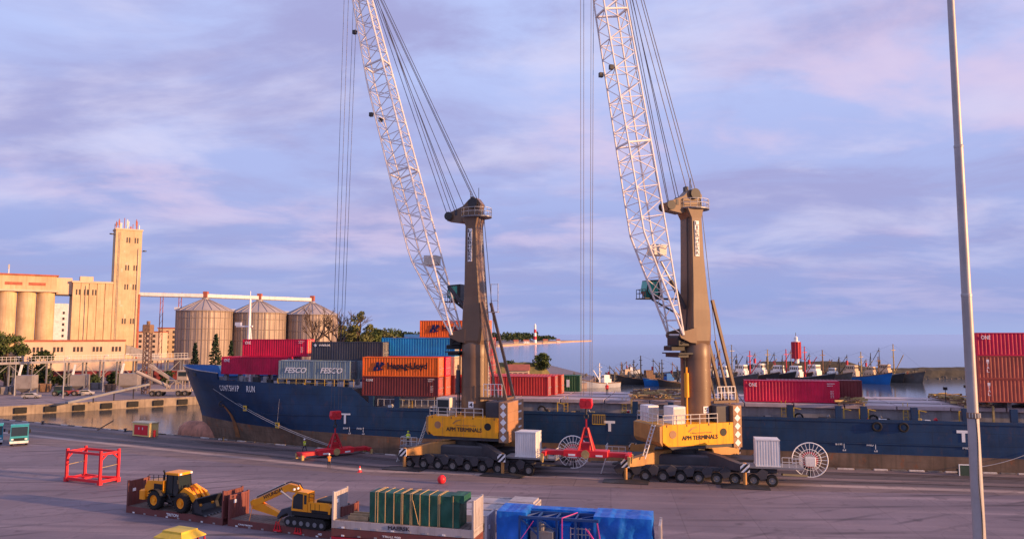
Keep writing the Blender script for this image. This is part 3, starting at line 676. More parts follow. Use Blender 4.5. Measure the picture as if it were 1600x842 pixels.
# --- bay of orange and blue containers
zm = 7.75; sb = s_of(568, ROW[0] - 1.22)
T1_ = [('brown', 'red'), ('redo', 'redo'), ('brown', 'rust'), ('red', 'red'), ('rust', 'red'), ('red', 'red'), ('red', 'red')]  # second tone colours the doors; red on the brown box stands for sunlight
T2_ = [('ora', 'ora'), ('mag', 'mag'), ('cream', 'cream'), ('cream', 'cream'), ('red', 'red'), ('red', 'red'), ('rust', 'red')]
T3_ = [None, None, ('blue', 'grey'), ('redo', 'redo'), ('rust', 'redo'), ('red', 'red'), ('red', 'red')]
nm1 = ['brown container with small white mark under the orange one', 'red orange doors of container beside the brown one, lowest tier', 'rusty brown container end, third row of the lowest tier', 'red container end, fourth row of the lowest tier', 'red container behind the left crane column, lowest tier, fifth row', 'red container right of the left crane column, lowest tier, sixth row', 'red container in the outermost row, lowest tier, beside left crane column']
nm2 = ['orange container with navy emblem and long name above the brown one', 'crimson doors of container right behind the orange one', 'cream container end under the blue container', 'cream container end next to the left crane column', 'red container behind the left crane column, second tier, fifth row', 'red container right of left crane column, second tier, sixth row', 'rusty red container in the outermost row, second tier']
nm3 = [0, 0, 'bright blue ribbed container above the orange one', 'red orange container end behind the blue container', 'rusty container behind the left crane column, third tier', 'red container right of left crane column, third tier', 'red container in the outermost row directly under the topmost orange one']
for r in range(7):
    off = [0, .3, .9, 1.2, 2.2, 4.2, 4.2][r]
    c = stack(nm1[r], None, r, zm, L40, HC, C[T1_[r][0]], C[T1_[r][1]], s=sb + off)
    if r == 0: text('K LINE', 1.1, .32, M['wlet'], c, (.7, -1.27, HC - .72)); codes(c, L40, HC)
    c = stack(nm2[r], None, r, zm + HC, L40, HC, C[T2_[r][0]], C[T2_[r][1]], s=sb + off)
    if r == 0: hl_logo(c, .85)
    if T3_[r]: stack(nm3[r], None, r, zm + 2 * HC, L40, HC, C[T3_[r][0]], C[T3_[r][1]], s=sb + off)
c = stack('topmost orange container with navy emblem, behind the boom foot of the left crane', None, 6, zm + 3 * HC, L40, HC, C['ora'], s=sb + 3.5); hl_logo(c, .85)
# --- low containers on the hatch right of the left crane
stack('red container standing on the hatch right of the left crane column', 735, 2, 7.75, L40, HC, C['red'])
stack('second red container on the hatch, its doors coloured orange red for sunlight', 748, 3, 7.75, L40, HC, C['red'], C['redo'])  # lighter door tone paints the sun falling on red doors
stack('orange ended container on the hatch beside the green one', 760, 4, 7.75, L40, HC, C['redo'], C['ora'])
c = stack('short dark green container at the far edge of the hatch', 848, 6, 7.75, L20, ST, C['green']); MB().box(3.9, 4.4, -1.28, -1.25, .7, 1.9).build('placard', M['wlet'], c)
# --- crimson pair right of the right crane
c = stack('crimson ribbed container with white logo right of the right crane', 1160, 1, 7.8, L40, HC, C['mag']); one_logo(c, HC); codes(c, L40, HC)
c = stack('brownish red container just behind the crimson one', 1196, 2, 7.8, L40, HC, C['brown'], C['rust'], ds=.0); one_logo(c, HC)
# --- stack at the right edge
for r in range(3):
    nm = ['near row', 'second row', 'third row'][r]
    for i, (mt, lb) in enumerate((('rust', 'lowest'), ('rust', 'middle'), ('mag', 'topmost'))):
        c = stack('%s container of the stack at the right edge, %s' % ({'rust': 'orange red', 'mag': 'crimson'}[mt] + ' ' + lb, nm), 1522 + 5 * r, r, 8.5 + i * HC, L40, HC, C[mt])
        if r == 0 and i == 2: one_logo(c, HC)
        if r == 0 and i < 2:
            for k, ch in enumerate('ITAL'): text(ch, .3, .34, ONEM, c, (1.0, -1.27, 2.1 - k * .42))
# ------------------------------------------------------------------ mobile harbour cranes
M['cyel'] = pm('crane_yellow', (.98, .40, .012), .4, 0, .10, .5, streak=.5, rust=.35, dcol=(.40, .17, .02), rcol=(.22, .09, .03))
M['ccol'] = pm('crane_column_paint', (.175, .106, .065), .42, 0, .15, .3, streak=.3, rust=.15)
M['cbeam'] = pm('crane_beam_tone', (.46, .23, .07), .55, 0, .2, .5, streak=.4, rust=.25, dcol=(.12, .09, .07))
M['cdark'] = pm('crane_dark_paint', (.055, .052, .06), .5, 0, .25, .6)
M['cw'] = pm('counterweight_paint', (.36, .19, .10), .55, 0, .15, .5, streak=.3)
M['boom'] = pm('boom_paint', (.76, .70, .68), .45, 0, .08, .5, rust=.15)
M['tyre'] = M['rubber']; M['rim'] = pm('wheel_rim', (.23, .21, .20), .5, .2, .15)
M['cream'] = pm('cream_cabinet', (.62, .56, .48), .55, 0, .1, rust=.2)
def shared_wheel(r, w, name='wheel'):
    t = MB(); prof = [(r * .56, -w / 2), (r * .9, -w / 2), (r, -w * .36), (r, w * .36), (r * .9, w / 2), (r * .56, w / 2)]
    t.loft([[(q * cos(2 * pi * i / 22), y, q * sin(2 * pi * i / 22)) for i in range(22)] for q, y in prof], True, False)
    k = MB(); prof = [(r * .56, -w * .42), (r * .50, -w * .30), (r * .22, -w * .28), (r * .20, -w * .46), (.001, -w * .46)]
    k.loft([[(q * cos(2 * pi * i / 18), y, q * sin(2 * pi * i / 18)) for i in range(18)] for q, y in prof], True, False)
    prof = [(a, -b_) for a, b_ in prof]; k.loft([[(q * cos(2 * pi * i / 18), y, q * sin(2 * pi * i / 18)) for i in range(18)] for q, y in prof], True, False)
    return t.mesh('tyre', M['tyre'], True), k.mesh('rim', M['rim'], True)
def add_wheel(parent, ms, loc, rz=0.0, rimmat=None):
    w = put('wheel', ms[0], parent, loc, rz); r = put('rim', ms[1], w)
    if rimmat: objmat(r, rimmat)
    return w
cw_m = shared_wheel(.66, .5)
def railing(pts, h=1.0, step=1.4, r=.03):
    mb = MB()
    for a, b in zip(pts[:-1], pts[1:]):
        a = Vector(a); b = Vector(b); n = max(1, round((b - a).length / step))
        for i in range(n + 1): p = a.lerp(b, i / n); mb.bar(p, p + V(0, 0, h), 2 * r)
        for q in (h, h * .55): mb.bar(a + V(0, 0, q), b + V(0, 0, q), 2 * r)
    return mb
def stripes(w, h, n=3):
    """diagonal bars clipped to a rectangle w x h in the xz plane"""
    mb = MB(); p = (w + h) / n
    def cut(q, f):
        o = []
        for a, b in zip(q, q[1:] + q[:1]):
            fa, fb = f(a), f(b)
            if fa >= 0: o.append(a)
            if fa * fb < 0: t = fa / (fa - fb); o.append((a[0] + (b[0] - a[0]) * t, a[1] + (b[1] - a[1]) * t))
        return o
    for i in range(n + 1):
        k0 = i * p; q = [(k0 - h, 0), (k0 + p * .5 - h, 0), (k0 + p * .5, h), (k0, h)]
        q = cut(cut(q, lambda v: v[0]), lambda v: w - v[0])
        if len(q) > 2: mb.add([(x, -.02, z) for x, z in q], [tuple(range(len(q)))])
    return mb
def boom_mesh(P0, T, lat, wid=3.2):
    P0 = Vector(P0); T = Vector(T); ax = T - P0; L = ax.length; ax /= L; lat = Vector(lat).normalized(); nn = lat.cross(ax).normalized()
    if nn.z > 0: nn = -nn
    def d(l):
        q = l / L
        if q < .19: return .1 + 3.0 * q / .19
        if q < .62: return 3.1
        return 3.1 - 1.6 * (q - .62) / .38
    def w(l):
        q = l / L
        if q < .25: return wid
        return wid - (wid - 1.5) * (q - .25) / .75
    ls = [0.0]
    while ls[-1] < L - 1.9: ls.append(ls[-1] + 1.85)
    ls.append(L)
    def pt(l, s, k): return P0 + ax * l + lat * (s * w(l) / 2) + nn * (k * d(l) - .1)
    ch = MB(); la = MB()
    for a, b in zip(ls[:-1], ls[1:]):
        for s in (-1, 1):
            for k in (0, 1): ch.cyl(pt(a, s, k), pt(b, s, k), .125, n=6, cap=False)
    for k in (0, 1): ch.cyl(pt(0, -1, k), pt(0, 1, k), .125, n=6, cap=False)
    for s in (-1, 1): ch.cyl(pt(0, s, 0), pt(ls[1], s, 1), .1, n=6, cap=False)
    for i, l in enumerate(ls[1:], 1):
        a = ls[i - 1]; f = i % 2; r = .055
        for k in (0, 1):
            la.cyl(pt(l, -1, k), pt(l, 1, k), r, n=5, cap=False)
            if i > 2 or k: la.cyl(pt(a, 1 if f else -1, k), pt(l, -1 if f else 1, k), r, n=5, cap=False)
        for s in (-1, 1):
            la.cyl(pt(a, s, f), pt(l, s, 1 - f), r * 1.1, n=5, cap=False)
            if i % 2 == 0: la.cyl(pt(l, s, 0), pt(l, s, 1), r, n=5, cap=False)
    return ch, la, pt, L, ls
def crane(label, cx, cy, crot, urot, Rr, tipz, boxes, num, DX, pipe):
    rt = thing('harbour_crane', label, 'crane', (cx, cy, .0), crot, 'mobile harbour cranes on the quay')
    # ---- undercarriage
    MB().bbox(-7.2, 10.6, -1.6, 1.6, 1.25, 2.35, .08).bbox(-3.6, 3.6, -3.4, 3.4, 1.3, 2.9, .2).build('chassis', M['cdark'], rt)
    for y in (-4.5, 4.5): MB().bbox(-6.9, 10.2, y - .35, y + .35, 1.35, 1.85, .05).build('side_beam', M['cdark'], rt)
    arm = MB().prism([(-.7, 1.3), (-.1, 1.85), (.55, 1.5), (.35, .75), (-.25, .6)], -.32, .32).mesh('axle_bracket', M['cdark'])
    guard = MB().loft([[(.86 * cos(a) , y, .68 + .86 * sin(a)) for a in [R(35 + 22 * i) for i in range(6)]] for y in (-.3, .3)], False, False).mesh('mudguard', M['cdark'])
    for y in (-5.05, 5.05):
        for i in range(9):
            x = -6.4 + 2.0 * i
            if i == 7 and y < 0: pass
            add_wheel(rt, cw_m, (x, y, .66)); put('axle_bracket', arm, rt, (x - .98, y, .12)); put('mudguard', guard, rt, (x, y, 0))
    # ---- outriggers
    for sx_ in (-1, 1):
        for sy_ in (-1, 1):
            a = V(sx_ * 1.5, sy_ * 1.6, 0); e = V(sx_ * 6.6, sy_ * 6.2, 0); d = (e - a).normalized(); q = V(-d.y, d.x, 0) * .42; rings = []
            for f, z0, z1 in ((0, 1.7, 3.3), (.45, 1.75, 3.15), (.9, 1.75, 2.6), (1.0, 1.8, 2.5)):
                c = a.lerp(e, f); rings.append([tuple(c + q + V(0, 0, z0)), tuple(c - q + V(0, 0, z0)), tuple(c - q + V(0, 0, z1)), tuple(c + q + V(0, 0, z1))])
            o = MB().loft(rings).build('outrigger_beam', M['cbeam'] if sx_ < 0 or sy_ > 0 else M['cdark'], rt)  # orange and dark tones paint sunlit and shaded beams
            MB().cyl((e.x, e.y, .3), (e.x, e.y, 2.7), .2, n=12).build('support_jack', M['cbeam'], rt, True)
            pl = MB(); pl.loft([[(e.x + x * k, e.y + y * k, z) for x, y in ((-2.6, -1.1), (2.6, -1.1), (2.6, 1.1), (-2.6, 1.1))] for k, z in ((1, .012), (1, .1), (.3, .34))]); pl.build('support_pad', M['steel_dark'], rt)
            sp = MB().box(-.5, .5, -.03, .03, 0, .95).build('warning_panel', M['wlet'], rt, loc=(e.x, e.y - .45 if sy_ < 0 else e.y + .45, 1.72))
            stripes(1.0, .95).build('stripe', M['black'], sp, loc=(-.5, -.035, 0))
    MB().lathe([(2.5, 2.9), (2.5, 3.5), (2.2, 3.55)], 32).build('slew_ring', M['steel_dark'], rt, True)
    # ---- power cabinet, walkway, cable reel on the right end
    k = MB(); W0, W1, D0, D1, z0, z1 = 7.9, 10.5, -5.3, -2.9, 2.35, 5.2
    for (p, q) in (((W0, D0), (W1, D0)), ((W1, D0), (W1, D1)), ((W1, D1), (W0, D1)), ((W0, D1), (W0, D0))):
        p = V(p[0], p[1], 0); q = V(q[0], q[1], 0); dd = (q - p); n = V(dd.y, -dd.x, 0).normalized(); cnt = 9; pts = []
        for i in range(cnt):
            b0 = p + dd * (i / cnt); s_ = dd / cnt; pts += [b0, b0 + s_ * .35, b0 + s_ * .5 - n * .07, b0 + s_ * .85 - n * .07]
        pts.append(q); k.loft([[tuple(x + V(0, 0, z)) for x in pts] for z in (z0, z1)], False, False)
    k.add([(W0, D0, z1), (W1, D0, z1), (W1, D1, z1), (W0, D1, z1)], [(0, 1, 2, 3)]).box(W0 - .04, W1 + .04, D0 - .04, D1 + .04, z0 - .15, z0)
    k.box(W0 - .04, W1 + .04, D0 - .04, D0 + .02, z1 - .12, z1 + .03).build('power_cabinet', M['white'], rt)
    MB().box(6.5, 13.0, -5.4, -2.6, 2.0, 2.18).build('walkway', M['steel_grey'], rt)
    railing([(10.7, -5.3, 2.18), (12.9, -5.3, 2.18), (12.9, -2.7, 2.18)], 1.1, .7).build('walkway_railing', M['railing'], rt)
    rc = V(14.2, -1.6, 2.55); rl = MB().ring(rc, (0, 1, 0), 1.95, .06, 40, 5); rl.ring(rc, (0, 1, 0), 1.2, .03, 30, 4)
    for i in range(24):
        a = 2 * pi * i / 24; rl.bar(rc, rc + V(1.93 * cos(a), (.25 if i % 2 else -.25) * 0, 1.93 * sin(a)), .05)
    reel = rl.build('cable_reel', M['wlet'], rt)
    cb2 = MB().ring(rc + V(0, .12, 0), (0, 1, 0), .8, .13, 26, 6).build('cable', M['red'], reel, True)
    MB().bbox(rc.x - .55, rc.x + .55, rc.y - .55, rc.y - .12, rc.z - .65, rc.z + .35, .05).build('reel_motor', M['white'], reel)
    MB().bar((10.4, -1.2, 1.8), (14.2, -1.2, 1.5), .35, .4).bar((14.2, -1.3, .5), (14.2, -1.3, 2.5), .3).bar((10.8, -4, 1.2), (14.0, -1.4, .7), .22).build('reel_support', M['steel_dark'], rt)
    # ---- left end ladder and small landing
    MB().box(-9.4, -6.9, -2.2, .8, 2.15, 2.3).build('landing', M['steel_grey'], rt)
    railing([(-6.9, -2.1, 2.3), (-9.3, -2.1, 2.3), (-9.3, .7, 2.3)], 1.1, .8).build('landing_railing', M['railing'], rt)
    lm = MB()
    for y in (-2.0, -1.4): lm.bar((-9.9, y, .1), (-9.2, y, 2.3), .08)
    for i in range(7): lm.bar((-9.85 + .1 * i, -2.0, .35 + .3 * i), (-9.85 + .1 * i, -1.4, .35 + .3 * i), .05)
    lm.build('ladder', M['railing'], rt)
    # ---- upper works, turned on the slew ring (x points along the boom)
    ur = urot - crot
    def part(mb, name, mat, smooth=False, parent=None, lb=None):
        o = mb.build(name, mat, parent or rt, smooth, rz=0 if parent else ur)
        if lb: o['label'] = lb
        if not parent: q_ = Matrix.Rotation(ur, 3, 'Z') @ V(sh[0], 0, 0); o.location = q_
        return o
    sh = [0.0]
    plat = part(MB().prism([(-4.9, 3.95), (4.0, 3.95), (4.75, 4.5), (4.75, 6.35), (4.65, 6.45), (-4.9, 6.45)], -3.2, 3.2), 'slewing_platform', M['cyel'])
    part(MB().prism([(-4.9, 3.55), (3.4, 3.55), (3.9, 3.945), (-4.9, 3.945)], -3.0, 3.0), 'platform_skirt', M['cdark'])
    part(MB().prism([(4.76, 4.0), (5.1, 4.5), (5.1, 6.3), (4.76, 6.4)], -3.15, 3.15), 'front_panel', M['cbeam'])  # brown tone puts the shade of the yellow front end into its colour
    text('APM TERMINALS', 4.9, .52, BLK, plat, (2.2, 3.225, 4.62), (pi / 2, 0, pi))
    text('Lifting Global Trade', 2.9, .22, M['cbeam'], plat, (1.0, 3.225, 5.28), (pi / 2, 0, pi))
    sw = MB(); pts = [(1.2, 5.5), (.8, 5.85), (.2, 6.05), (.2, 6.15), (.9, 6.0), (1.35, 5.6)]
    sw.add([(x, 3.23, z) for x, z in pts], [(0, 1, 2, 3, 4, 5)]).build('emblem', M['cbeam'], plat)
    for x in (2.75, -.2, -2.6): MB().box(x - .015, x + .015, 3.2, 3.215, 3.97, 6.43).build('panel_seam', M['cw'], plat)
    for x0, x1, z0, z1 in ((-4.6, -4.3, 4.3, 6.1), (-2.4, -1.4, 4.15, 4.5), (3.6, 4.4, 4.15, 4.4)): MB().box(x0, x1, 3.2, 3.22, z0, z1).build('access_panel', M['cyel'], plat)
    for x in (-4.4, -1.5, 1.5, 4.2): MB().box(x - .05, x + .05, 3.2, 3.24, 6.2, 6.44).build('lifting_lug', M['cdark'], plat)
    for x, mt in ((3.4, M['cw']), (-3.5, M['black'])):
        v = MB().disc((x, 3.2, 5.35), .46, (0, 1, 0), .035, 24, 0).build('vent', mt, plat, True)
    cwt = MB(); z = 3.45
    for i in range(4): cwt.bbox(-6.2, -4.95, -3.15, 3.15, z, z + 1.23, .05); z += 1.25
    cwo = part(cwt, 'counterweight', M['cw'])
    for i in range(5):
        z = 4.0 + i * .98
        MB().add([(-5.57, 3.17, z - .45), (-5.15, 3.17, z), (-5.57, 3.17, z + .45), (-5.99, 3.17, z)], [(0, 1, 2, 3)]).build('diamond_mark', M['wlet'], cwo)
        MB().box(-6.22, -6.205, -2.2, -1.0, z - .12, z + .12).build('dash_mark', M['wlet'], cwo)
    part(MB().bbox(-4.85, -2.95, -2.8, 2.6, 6.46, 8.4, .08), 'machinery_house', M['cdark'])
    for (x0, x1, y0, y1, h, mt) in boxes:
        o = part(MB().bbox(x0, x1, y0, y1, 6.46, 6.46 + h, .05), 'cabinet', M[mt])
        MB().box(x0 + .15, x1 - .15, y1 + .003, y1 + .02, 6.7, 6.2 + h).build('cabinet_door', M['cream'] if mt == 'white' else M['glass'], o)
    part(railing([(-2.8, 3.1, 6.45), (4.6, 3.1, 6.45), (4.6, -3.1, 6.45), (-4.8, -3.1, 6.45)], 1.1, 1.3), 'platform_railing', M['railing'])
    # ---- column
    sh[0] = DX
    prof = [(6.45, 1.82, 1.82, 1.82, 1.0), (14.2, 1.82, 1.82, 1.82, 1.0), (16.4, 1.75, 1.8, 1.82, .6), (18.3, 1.4, 1.5, 1.78, .16), (22.0, 1.15, 1.2, 1.7, .13), (27, 1.05, .72, 1.58, .12), (31.4, 1.0, .55, 1.45, .12), (32.6, 1.6, .8, 1.5, .12)]
    rings = []
    up_ = []
    for z, xf, xb, yw, cf in ((14.6, 1.2, 1.3, 1.3, .5), (16.2, 1.55, 1.6, 1.68, .62), (18.0, 1.35, 1.42, 1.62, .2), (20, 1.25, 1.3, 1.58, .14), (22.0, 1.1, 1.1, 1.48, .12), (24.5, 1.05, .9, 1.42, .12), (27, 1.02, .72, 1.36, .12), (31.4, 1.0, .58, 1.30, .12), (32.6, 1.6, .85, 1.36, .12)):
        up_.append([(x - 1.0, y, z) for x, y in ((xf, -yw + cf), (xf, yw - cf), (xf - cf, yw), (-xb + cf, yw), (-xb, yw - cf), (-xb, -yw + cf), (-xb + cf, -yw), (xf - cf, -yw))])
    prof = [q_ for q_ in prof if q_[0] < 15] + [(15.6, 1.82, 1.82, 1.82, 1.0), (16.3, 1.35, 1.35, 1.35, 1.0)]
    for z, xf, xb, yw, rnd in prof:
        r = []
        for i in range(48):
            a = 2 * pi * (i + .5) / 48; c_, s_ = cos(a), sin(a); p = 2 / max(rnd, .11) if rnd < 1 else 2
            k = (abs(c_) ** p + abs(s_) ** p) ** (-1 / p); r.append(((xf if c_ > 0 else xb) * c_ * k - 1.0, yw * s_ * k, z))
        rings.append(r)
    colo = part(MB().loft(rings), 'column', M['ccol'], True); part(MB().loft(up_), 'upper_column', M['ccol'])
    MB().lathe([(1.86, 10.2), (1.86, 10.32)], 32, (-1, 0)).build('flange', M['ccol'], colo, True)
    MB().lathe([(1.86, 14.0), (1.86, 14.14)], 32, (-1, 0)).build('flange', M['ccol'], colo, True)
    MB().box(-1.5, -.8, 1.83, 1.86, 7.5, 8.3).build('number_plate', M['wlet'], colo); text(num, .45, .5, BLK, colo, (-.93, 1.875, 7.65), (pi / 2, 0, pi))
    sg = MB().box(-1.0, -.42, 1.25, 1.45, 26.6, 31.0).build('name_board', M['wlet'], colo)
    for i, ch in enumerate('LIEBHERR'): text(ch, .46 if ch != 'I' else .18, .45, BLK, sg, (-.48 if ch != 'I' else -.62, 1.465, 30.48 - i * .53), (pi / 2, 0, pi))
    lc = MB(); lx, ly = -2.0, 1.0
    for q in (-.28, .28): lc.tube([V(-2.95, q, 8.8), V(-2.95, q, 15.5), V(-2.75, q, 18.3), V(-2.45, q, 22), V(-1.95, q, 27), V(-1.75, q, 32.5)], .035, 5)
    zl = 9.2
    while zl < 32:
        xl = -2.95 if zl < 15.5 else -2.95 + (zl - 15.5) * .0714
        lc.bar((xl, -.28, zl), (xl, .28, zl), .04); zl += .45
    part(lc, 'column_ladder', M['railing'])
    for yy in (.55, .75): part(MB().tube([V(.95, yy, 6.5), V(.95, yy, 14.6), V(.55, yy, 18.4), V(.28, yy, 22), V(.15, yy, 31.5)], .05, 6), 'column_pipe', M['steel_dark'])
    hz_ = MB().tube([V(.6, 1.3, 17.2) + V(1.2 * sin(i * .35), .25 * sin(i * .8), -1.6 * sin(i * .35) + .05 * i) for i in range(10)], .06, 6); part(hz_, 'hose', M['black'])
    # ---- head
    hd = MB(); hd.slab([(2.1 * cos(2 * pi * i / 20) - 1.1, 1.9 * sin(2 * pi * i / 20)) for i in range(20)], 32.6, 32.75)
    ho = part(hd, 'head_platform', M['steel_grey'])
    pts = [(2.05 * cos(2 * pi * i / 14) - 1.1, 1.85 * sin(2 * pi * i / 14), 32.75) for i in range(15)]
    railing(pts, 1.1, 1.2, .025).build('head_railing', M['railing'], ho)
    part(MB().prism([(2.9, 32.3), (3.1, 33.2), (.6, 34.2), (-.2, 35.0), (-1.4, 35.2), (-2.0, 34.4), (-1.6, 32.6), (1.0, 32.0)], -.75, .75), 'head_frame', M['ccol'])
    for (x, z, r) in ((2.6, 32.9, .58), (-.9, 34.5, .68)):
        for y in (-1.0, 1.0): part(MB().disc((x, y - .1, z), r, (0, 1, 0), .2, 22), 'sheave', M['steel_dark'], True)
    # ---- braces behind the column
    for y in (-1.55, 1.55):
        part(MB().bar((-2.6, y, 21.2), (-5.9, y, 8.6), .34, .34), 'brace', M['ccol'])
    part(MB().bar((-2.9, 1.5, 16.2), (-4.8, 1.55, 8.5), .22).bar((-2.9, -1.5, 16.2), (-4.8, -1.55, 8.5), .22), 'inner_brace', M['ccol'])
    part(MB().bar((-2.4, 1.55, 8.75), (-6.0, 1.55, 8.75), .3).bar((-2.4, -1.55, 8.75), (-6.0, -1.55, 8.75), .3).bar((-5.9, -1.55, 8.75), (-5.9, 1.55, 8.75), .3), 'cross_frame', M['ccol'])
    part(railing([(-2.9, 1.8, 9.0), (-5.4, 1.8, 9.0)], 1.6, .5, .03), 'rear_railing', M['wlet'])
    for x, y, z, w in ((-.4, -.4, 34.9, .5), (-1.6, .3, 33.0, .7), (.9, -.3, 33.4, .6), (1.6, .5, 33.0, .4)): part(MB().bbox(x - w / 2, x + w / 2, y - .3, y + .3, z, z + .7, .05), 'head_cabinet', M['cdark'])
    part(MB().cyl((-1.2, -.5, 35.1), (-1.2, -.5, 36.8), .04, n=5).cyl((-.4, .5, 35.0), (-.4, .5, 36.2), .04, n=5), 'head_antenna', M['steel_dark'])
    stp = MB()
    for yy in (1.6, 2.3): stp.bar((6.6, yy, 2.6), (5.2, yy, 6.4), .1)
    for i in range(9): stp.bar((6.5 - .155 * i, 1.6, 2.9 + .42 * i), (6.5 - .155 * i, 2.3, 2.9 + .42 * i), .2, .05)
    sh[0] = 0.0; part(stp, 'platform_stairs', M['railing']); sh[0] = DX
    # ---- boom foot bracket, boom
    P0 = V(1.75, 0, 16.9); T = V(Rr, 0, tipz)
    for y_ in (-1.7, 1.4): part(MB().prism([(-.2, 15.9), (.7, 16.0), (2.0, 16.55), (2.15, 16.9), (2.0, 17.25), (.6, 17.6), (-.2, 17.8)], y_, y_ + .3), 'boom_bracket', M['ccol'])
    part(MB().bbox(.6, 2.2, -1.3, 1.3, 15.6, 16.7, .1).bbox(.9, 2.9, -1.0, .8, 15.0, 15.6, .1), 'boom_foot_drive', M['black'])
    part(MB().box(.6, 2.5, -2.0, 2.0, 14.6, 14.75).box(.9, 2.3, -1.5, 1.5, 14.2, 14.6), 'bracket_platform', M['steel_dark'])
    ch, la, pt, L, ls = boom_mesh(P0, T, (0, 1, 0), 3.5)
    bo = part(ch, 'boom', M['boom']); la.build('lacing', M['boom'], bo)
    for l in (ls[13], ls[22]):
        f = MB()
        for a, b_ in (((-1, 0), (1, 0)), ((1, 0), (1, 1)), ((1, 1), (-1, 1)), ((-1, 1), (-1, 0))): f.bar(pt(l, *a), pt(l, *b_), .2)
        f.build('boom_joint', M['boom'], bo)
    for l, s in ((ls[18], 1), (ls[25], 1), (ls[18], -1)):
        p = pt(l, s, 1); MB().bar(p, p + V(.5, 0, 0), .1).box(p.x + .3, p.x + .8, p.y - .22, p.y + .22, p.z - .3, p.z + .25).build('floodlight', M['steel_dark'], bo)
    part(MB().prism([(0, 0), (1.7, 0), (1.7, 1.3), (0, 1.3)], -.9, .9), 'winch_box', M['cream']).location = (0, 0, 0)
    wb = rt.children[-1]; p = (pt(ls[6], 1, 0) + pt(ls[6], -1, 0)) / 2; q = Matrix.Rotation(ur, 3, 'Z') @ V(p.x - .2 + DX, p.y, p.z - 1.2); wb.location = q
    # plating between the two boom feet
    # luffing cylinder
    a = pt(ls[5], 0, .2); b_ = V(.3, 0, 20.2)
    part(MB().cyl(a, a.lerp(b_, .45), .13, n=10), 'luffing_rod', M['galv'], True); part(MB().cyl(a.lerp(b_, .40), b_, .27, n=12), 'luffing_cylinder', M['cdark'], True)
    # ---- driver's cab on its arm
    x0, y0, z0 = 2.2, -3.1, 21.6
    cabo = part(MB().prism([(x0, z0), (x0 + 1.5, z0), (x0 + 2.1, z0 + .8), (x0 + 1.8, z0 + 2.2), (x0, z0 + 2.3)], y0 - .95, y0 + .75), 'cab', M['steel_dark'])
    MB().prism([(x0 + 1.56, z0 + .04), (x0 + 2.16, z0 + .8), (x0 + 1.86, z0 + 2.1), (x0 + 1.74, z0 + 2.1), (x0 + 2.04, z0 + .8), (x0 + 1.45, z0 + .04)], y0 - .85, y0 + .65).build('windscreen', M['green_glass'], cabo)
    for y in (y0 - .96, y0 + .76): MB().add([(x0 + .5, y, z0 + .35), (x0 + 1.6, y, z0 + .35), (x0 + 1.95, y, z0 + .85), (x0 + 1.7, y, z0 + 2.0), (x0 + .5, y, z0 + 2.05)], [(0, 1, 2, 3, 4)]).build('side_window', M['green_glass'], cabo)
    part(MB().box(x0 - 2.6, x0 + 2.6, y0 - 1.3, y0 + 1.2, z0 - .18, z0 - .05).bar((-1.2, -1.2, 18.6), (x0 + 1.0, y0, z0 - .2), .22), 'cab_arm', M['steel_dark'])
    part(railing([(x0 - .4, y0 - 1.25, z0 - .05), (x0 + 2.5, y0 - 1.25, z0 - .05), (x0 + 2.5, y0 + 1.1, z0 - .05)], 1.1, .9, .03), 'cab_railing', M['steel_dark'])
    part(MB().bar((-2.6, -1.6, 20), (-2.6, -1.6, 23.8), .08).bar((-3.6, -1.6, 20), (-3.6, -1.6, 23.8), .08).box(-3.7, -2.4, -2.0, -1.0, 19.9, 20.0).bar((-3.6, -1.6, 21.5), (-2.6, -1.6, 21.5), .06).bar((-3.6, -1.6, 23.7), (-2.6, -1.6, 23.7), .06), 'rear_landing', M['railing'])
    # exhaust stack beside the column
    part(MB().cyl((1.0, 1.1, 6.4), (1.0, 1.1, 9.4), .1, n=8).cyl((1.0, 1.1, 9.4), (1.0, 1.1, 12.3), .28, n=14).cyl((1.0, 1.1, 12.3), (1.0, 1.1, 13.0), .12, n=8), 'exhaust_silencer', M[pipe], True)
    # ---- ropes
    rp = MB()
    for y, x, z, k in ((-.9, 2.9, 33.3, 0), (.9, 2.9, 33.3, .0), (-.5, 2.2, 33.5, .02), (.5, 1.6, 33.8, .05), (-.2, .8, 34.2, .07)): rp.cyl((x, y, z), T.lerp(P0, k) + V(-.3, y * .8, 0), .05, n=5)
    for y in (-.9, .3, .9): rp.cyl((-.9, y, 35.2), T + V(.2, y * .8, .3), .05, n=5)
    for y in (-.8, .8): rp.cyl((-1.7, y, 34.4), (-4.2, y, 8.6), .045, n=5)
    rp.cyl((-1.7, 0, 34.4), (-3.6, 0, 8.6), .045, n=5)
    part(rp, 'stay_rope', M['rope'])
    return rt, (Matrix.Translation((cx, cy, 0)) @ Matrix.Rotation(urot, 4, 'Z'))
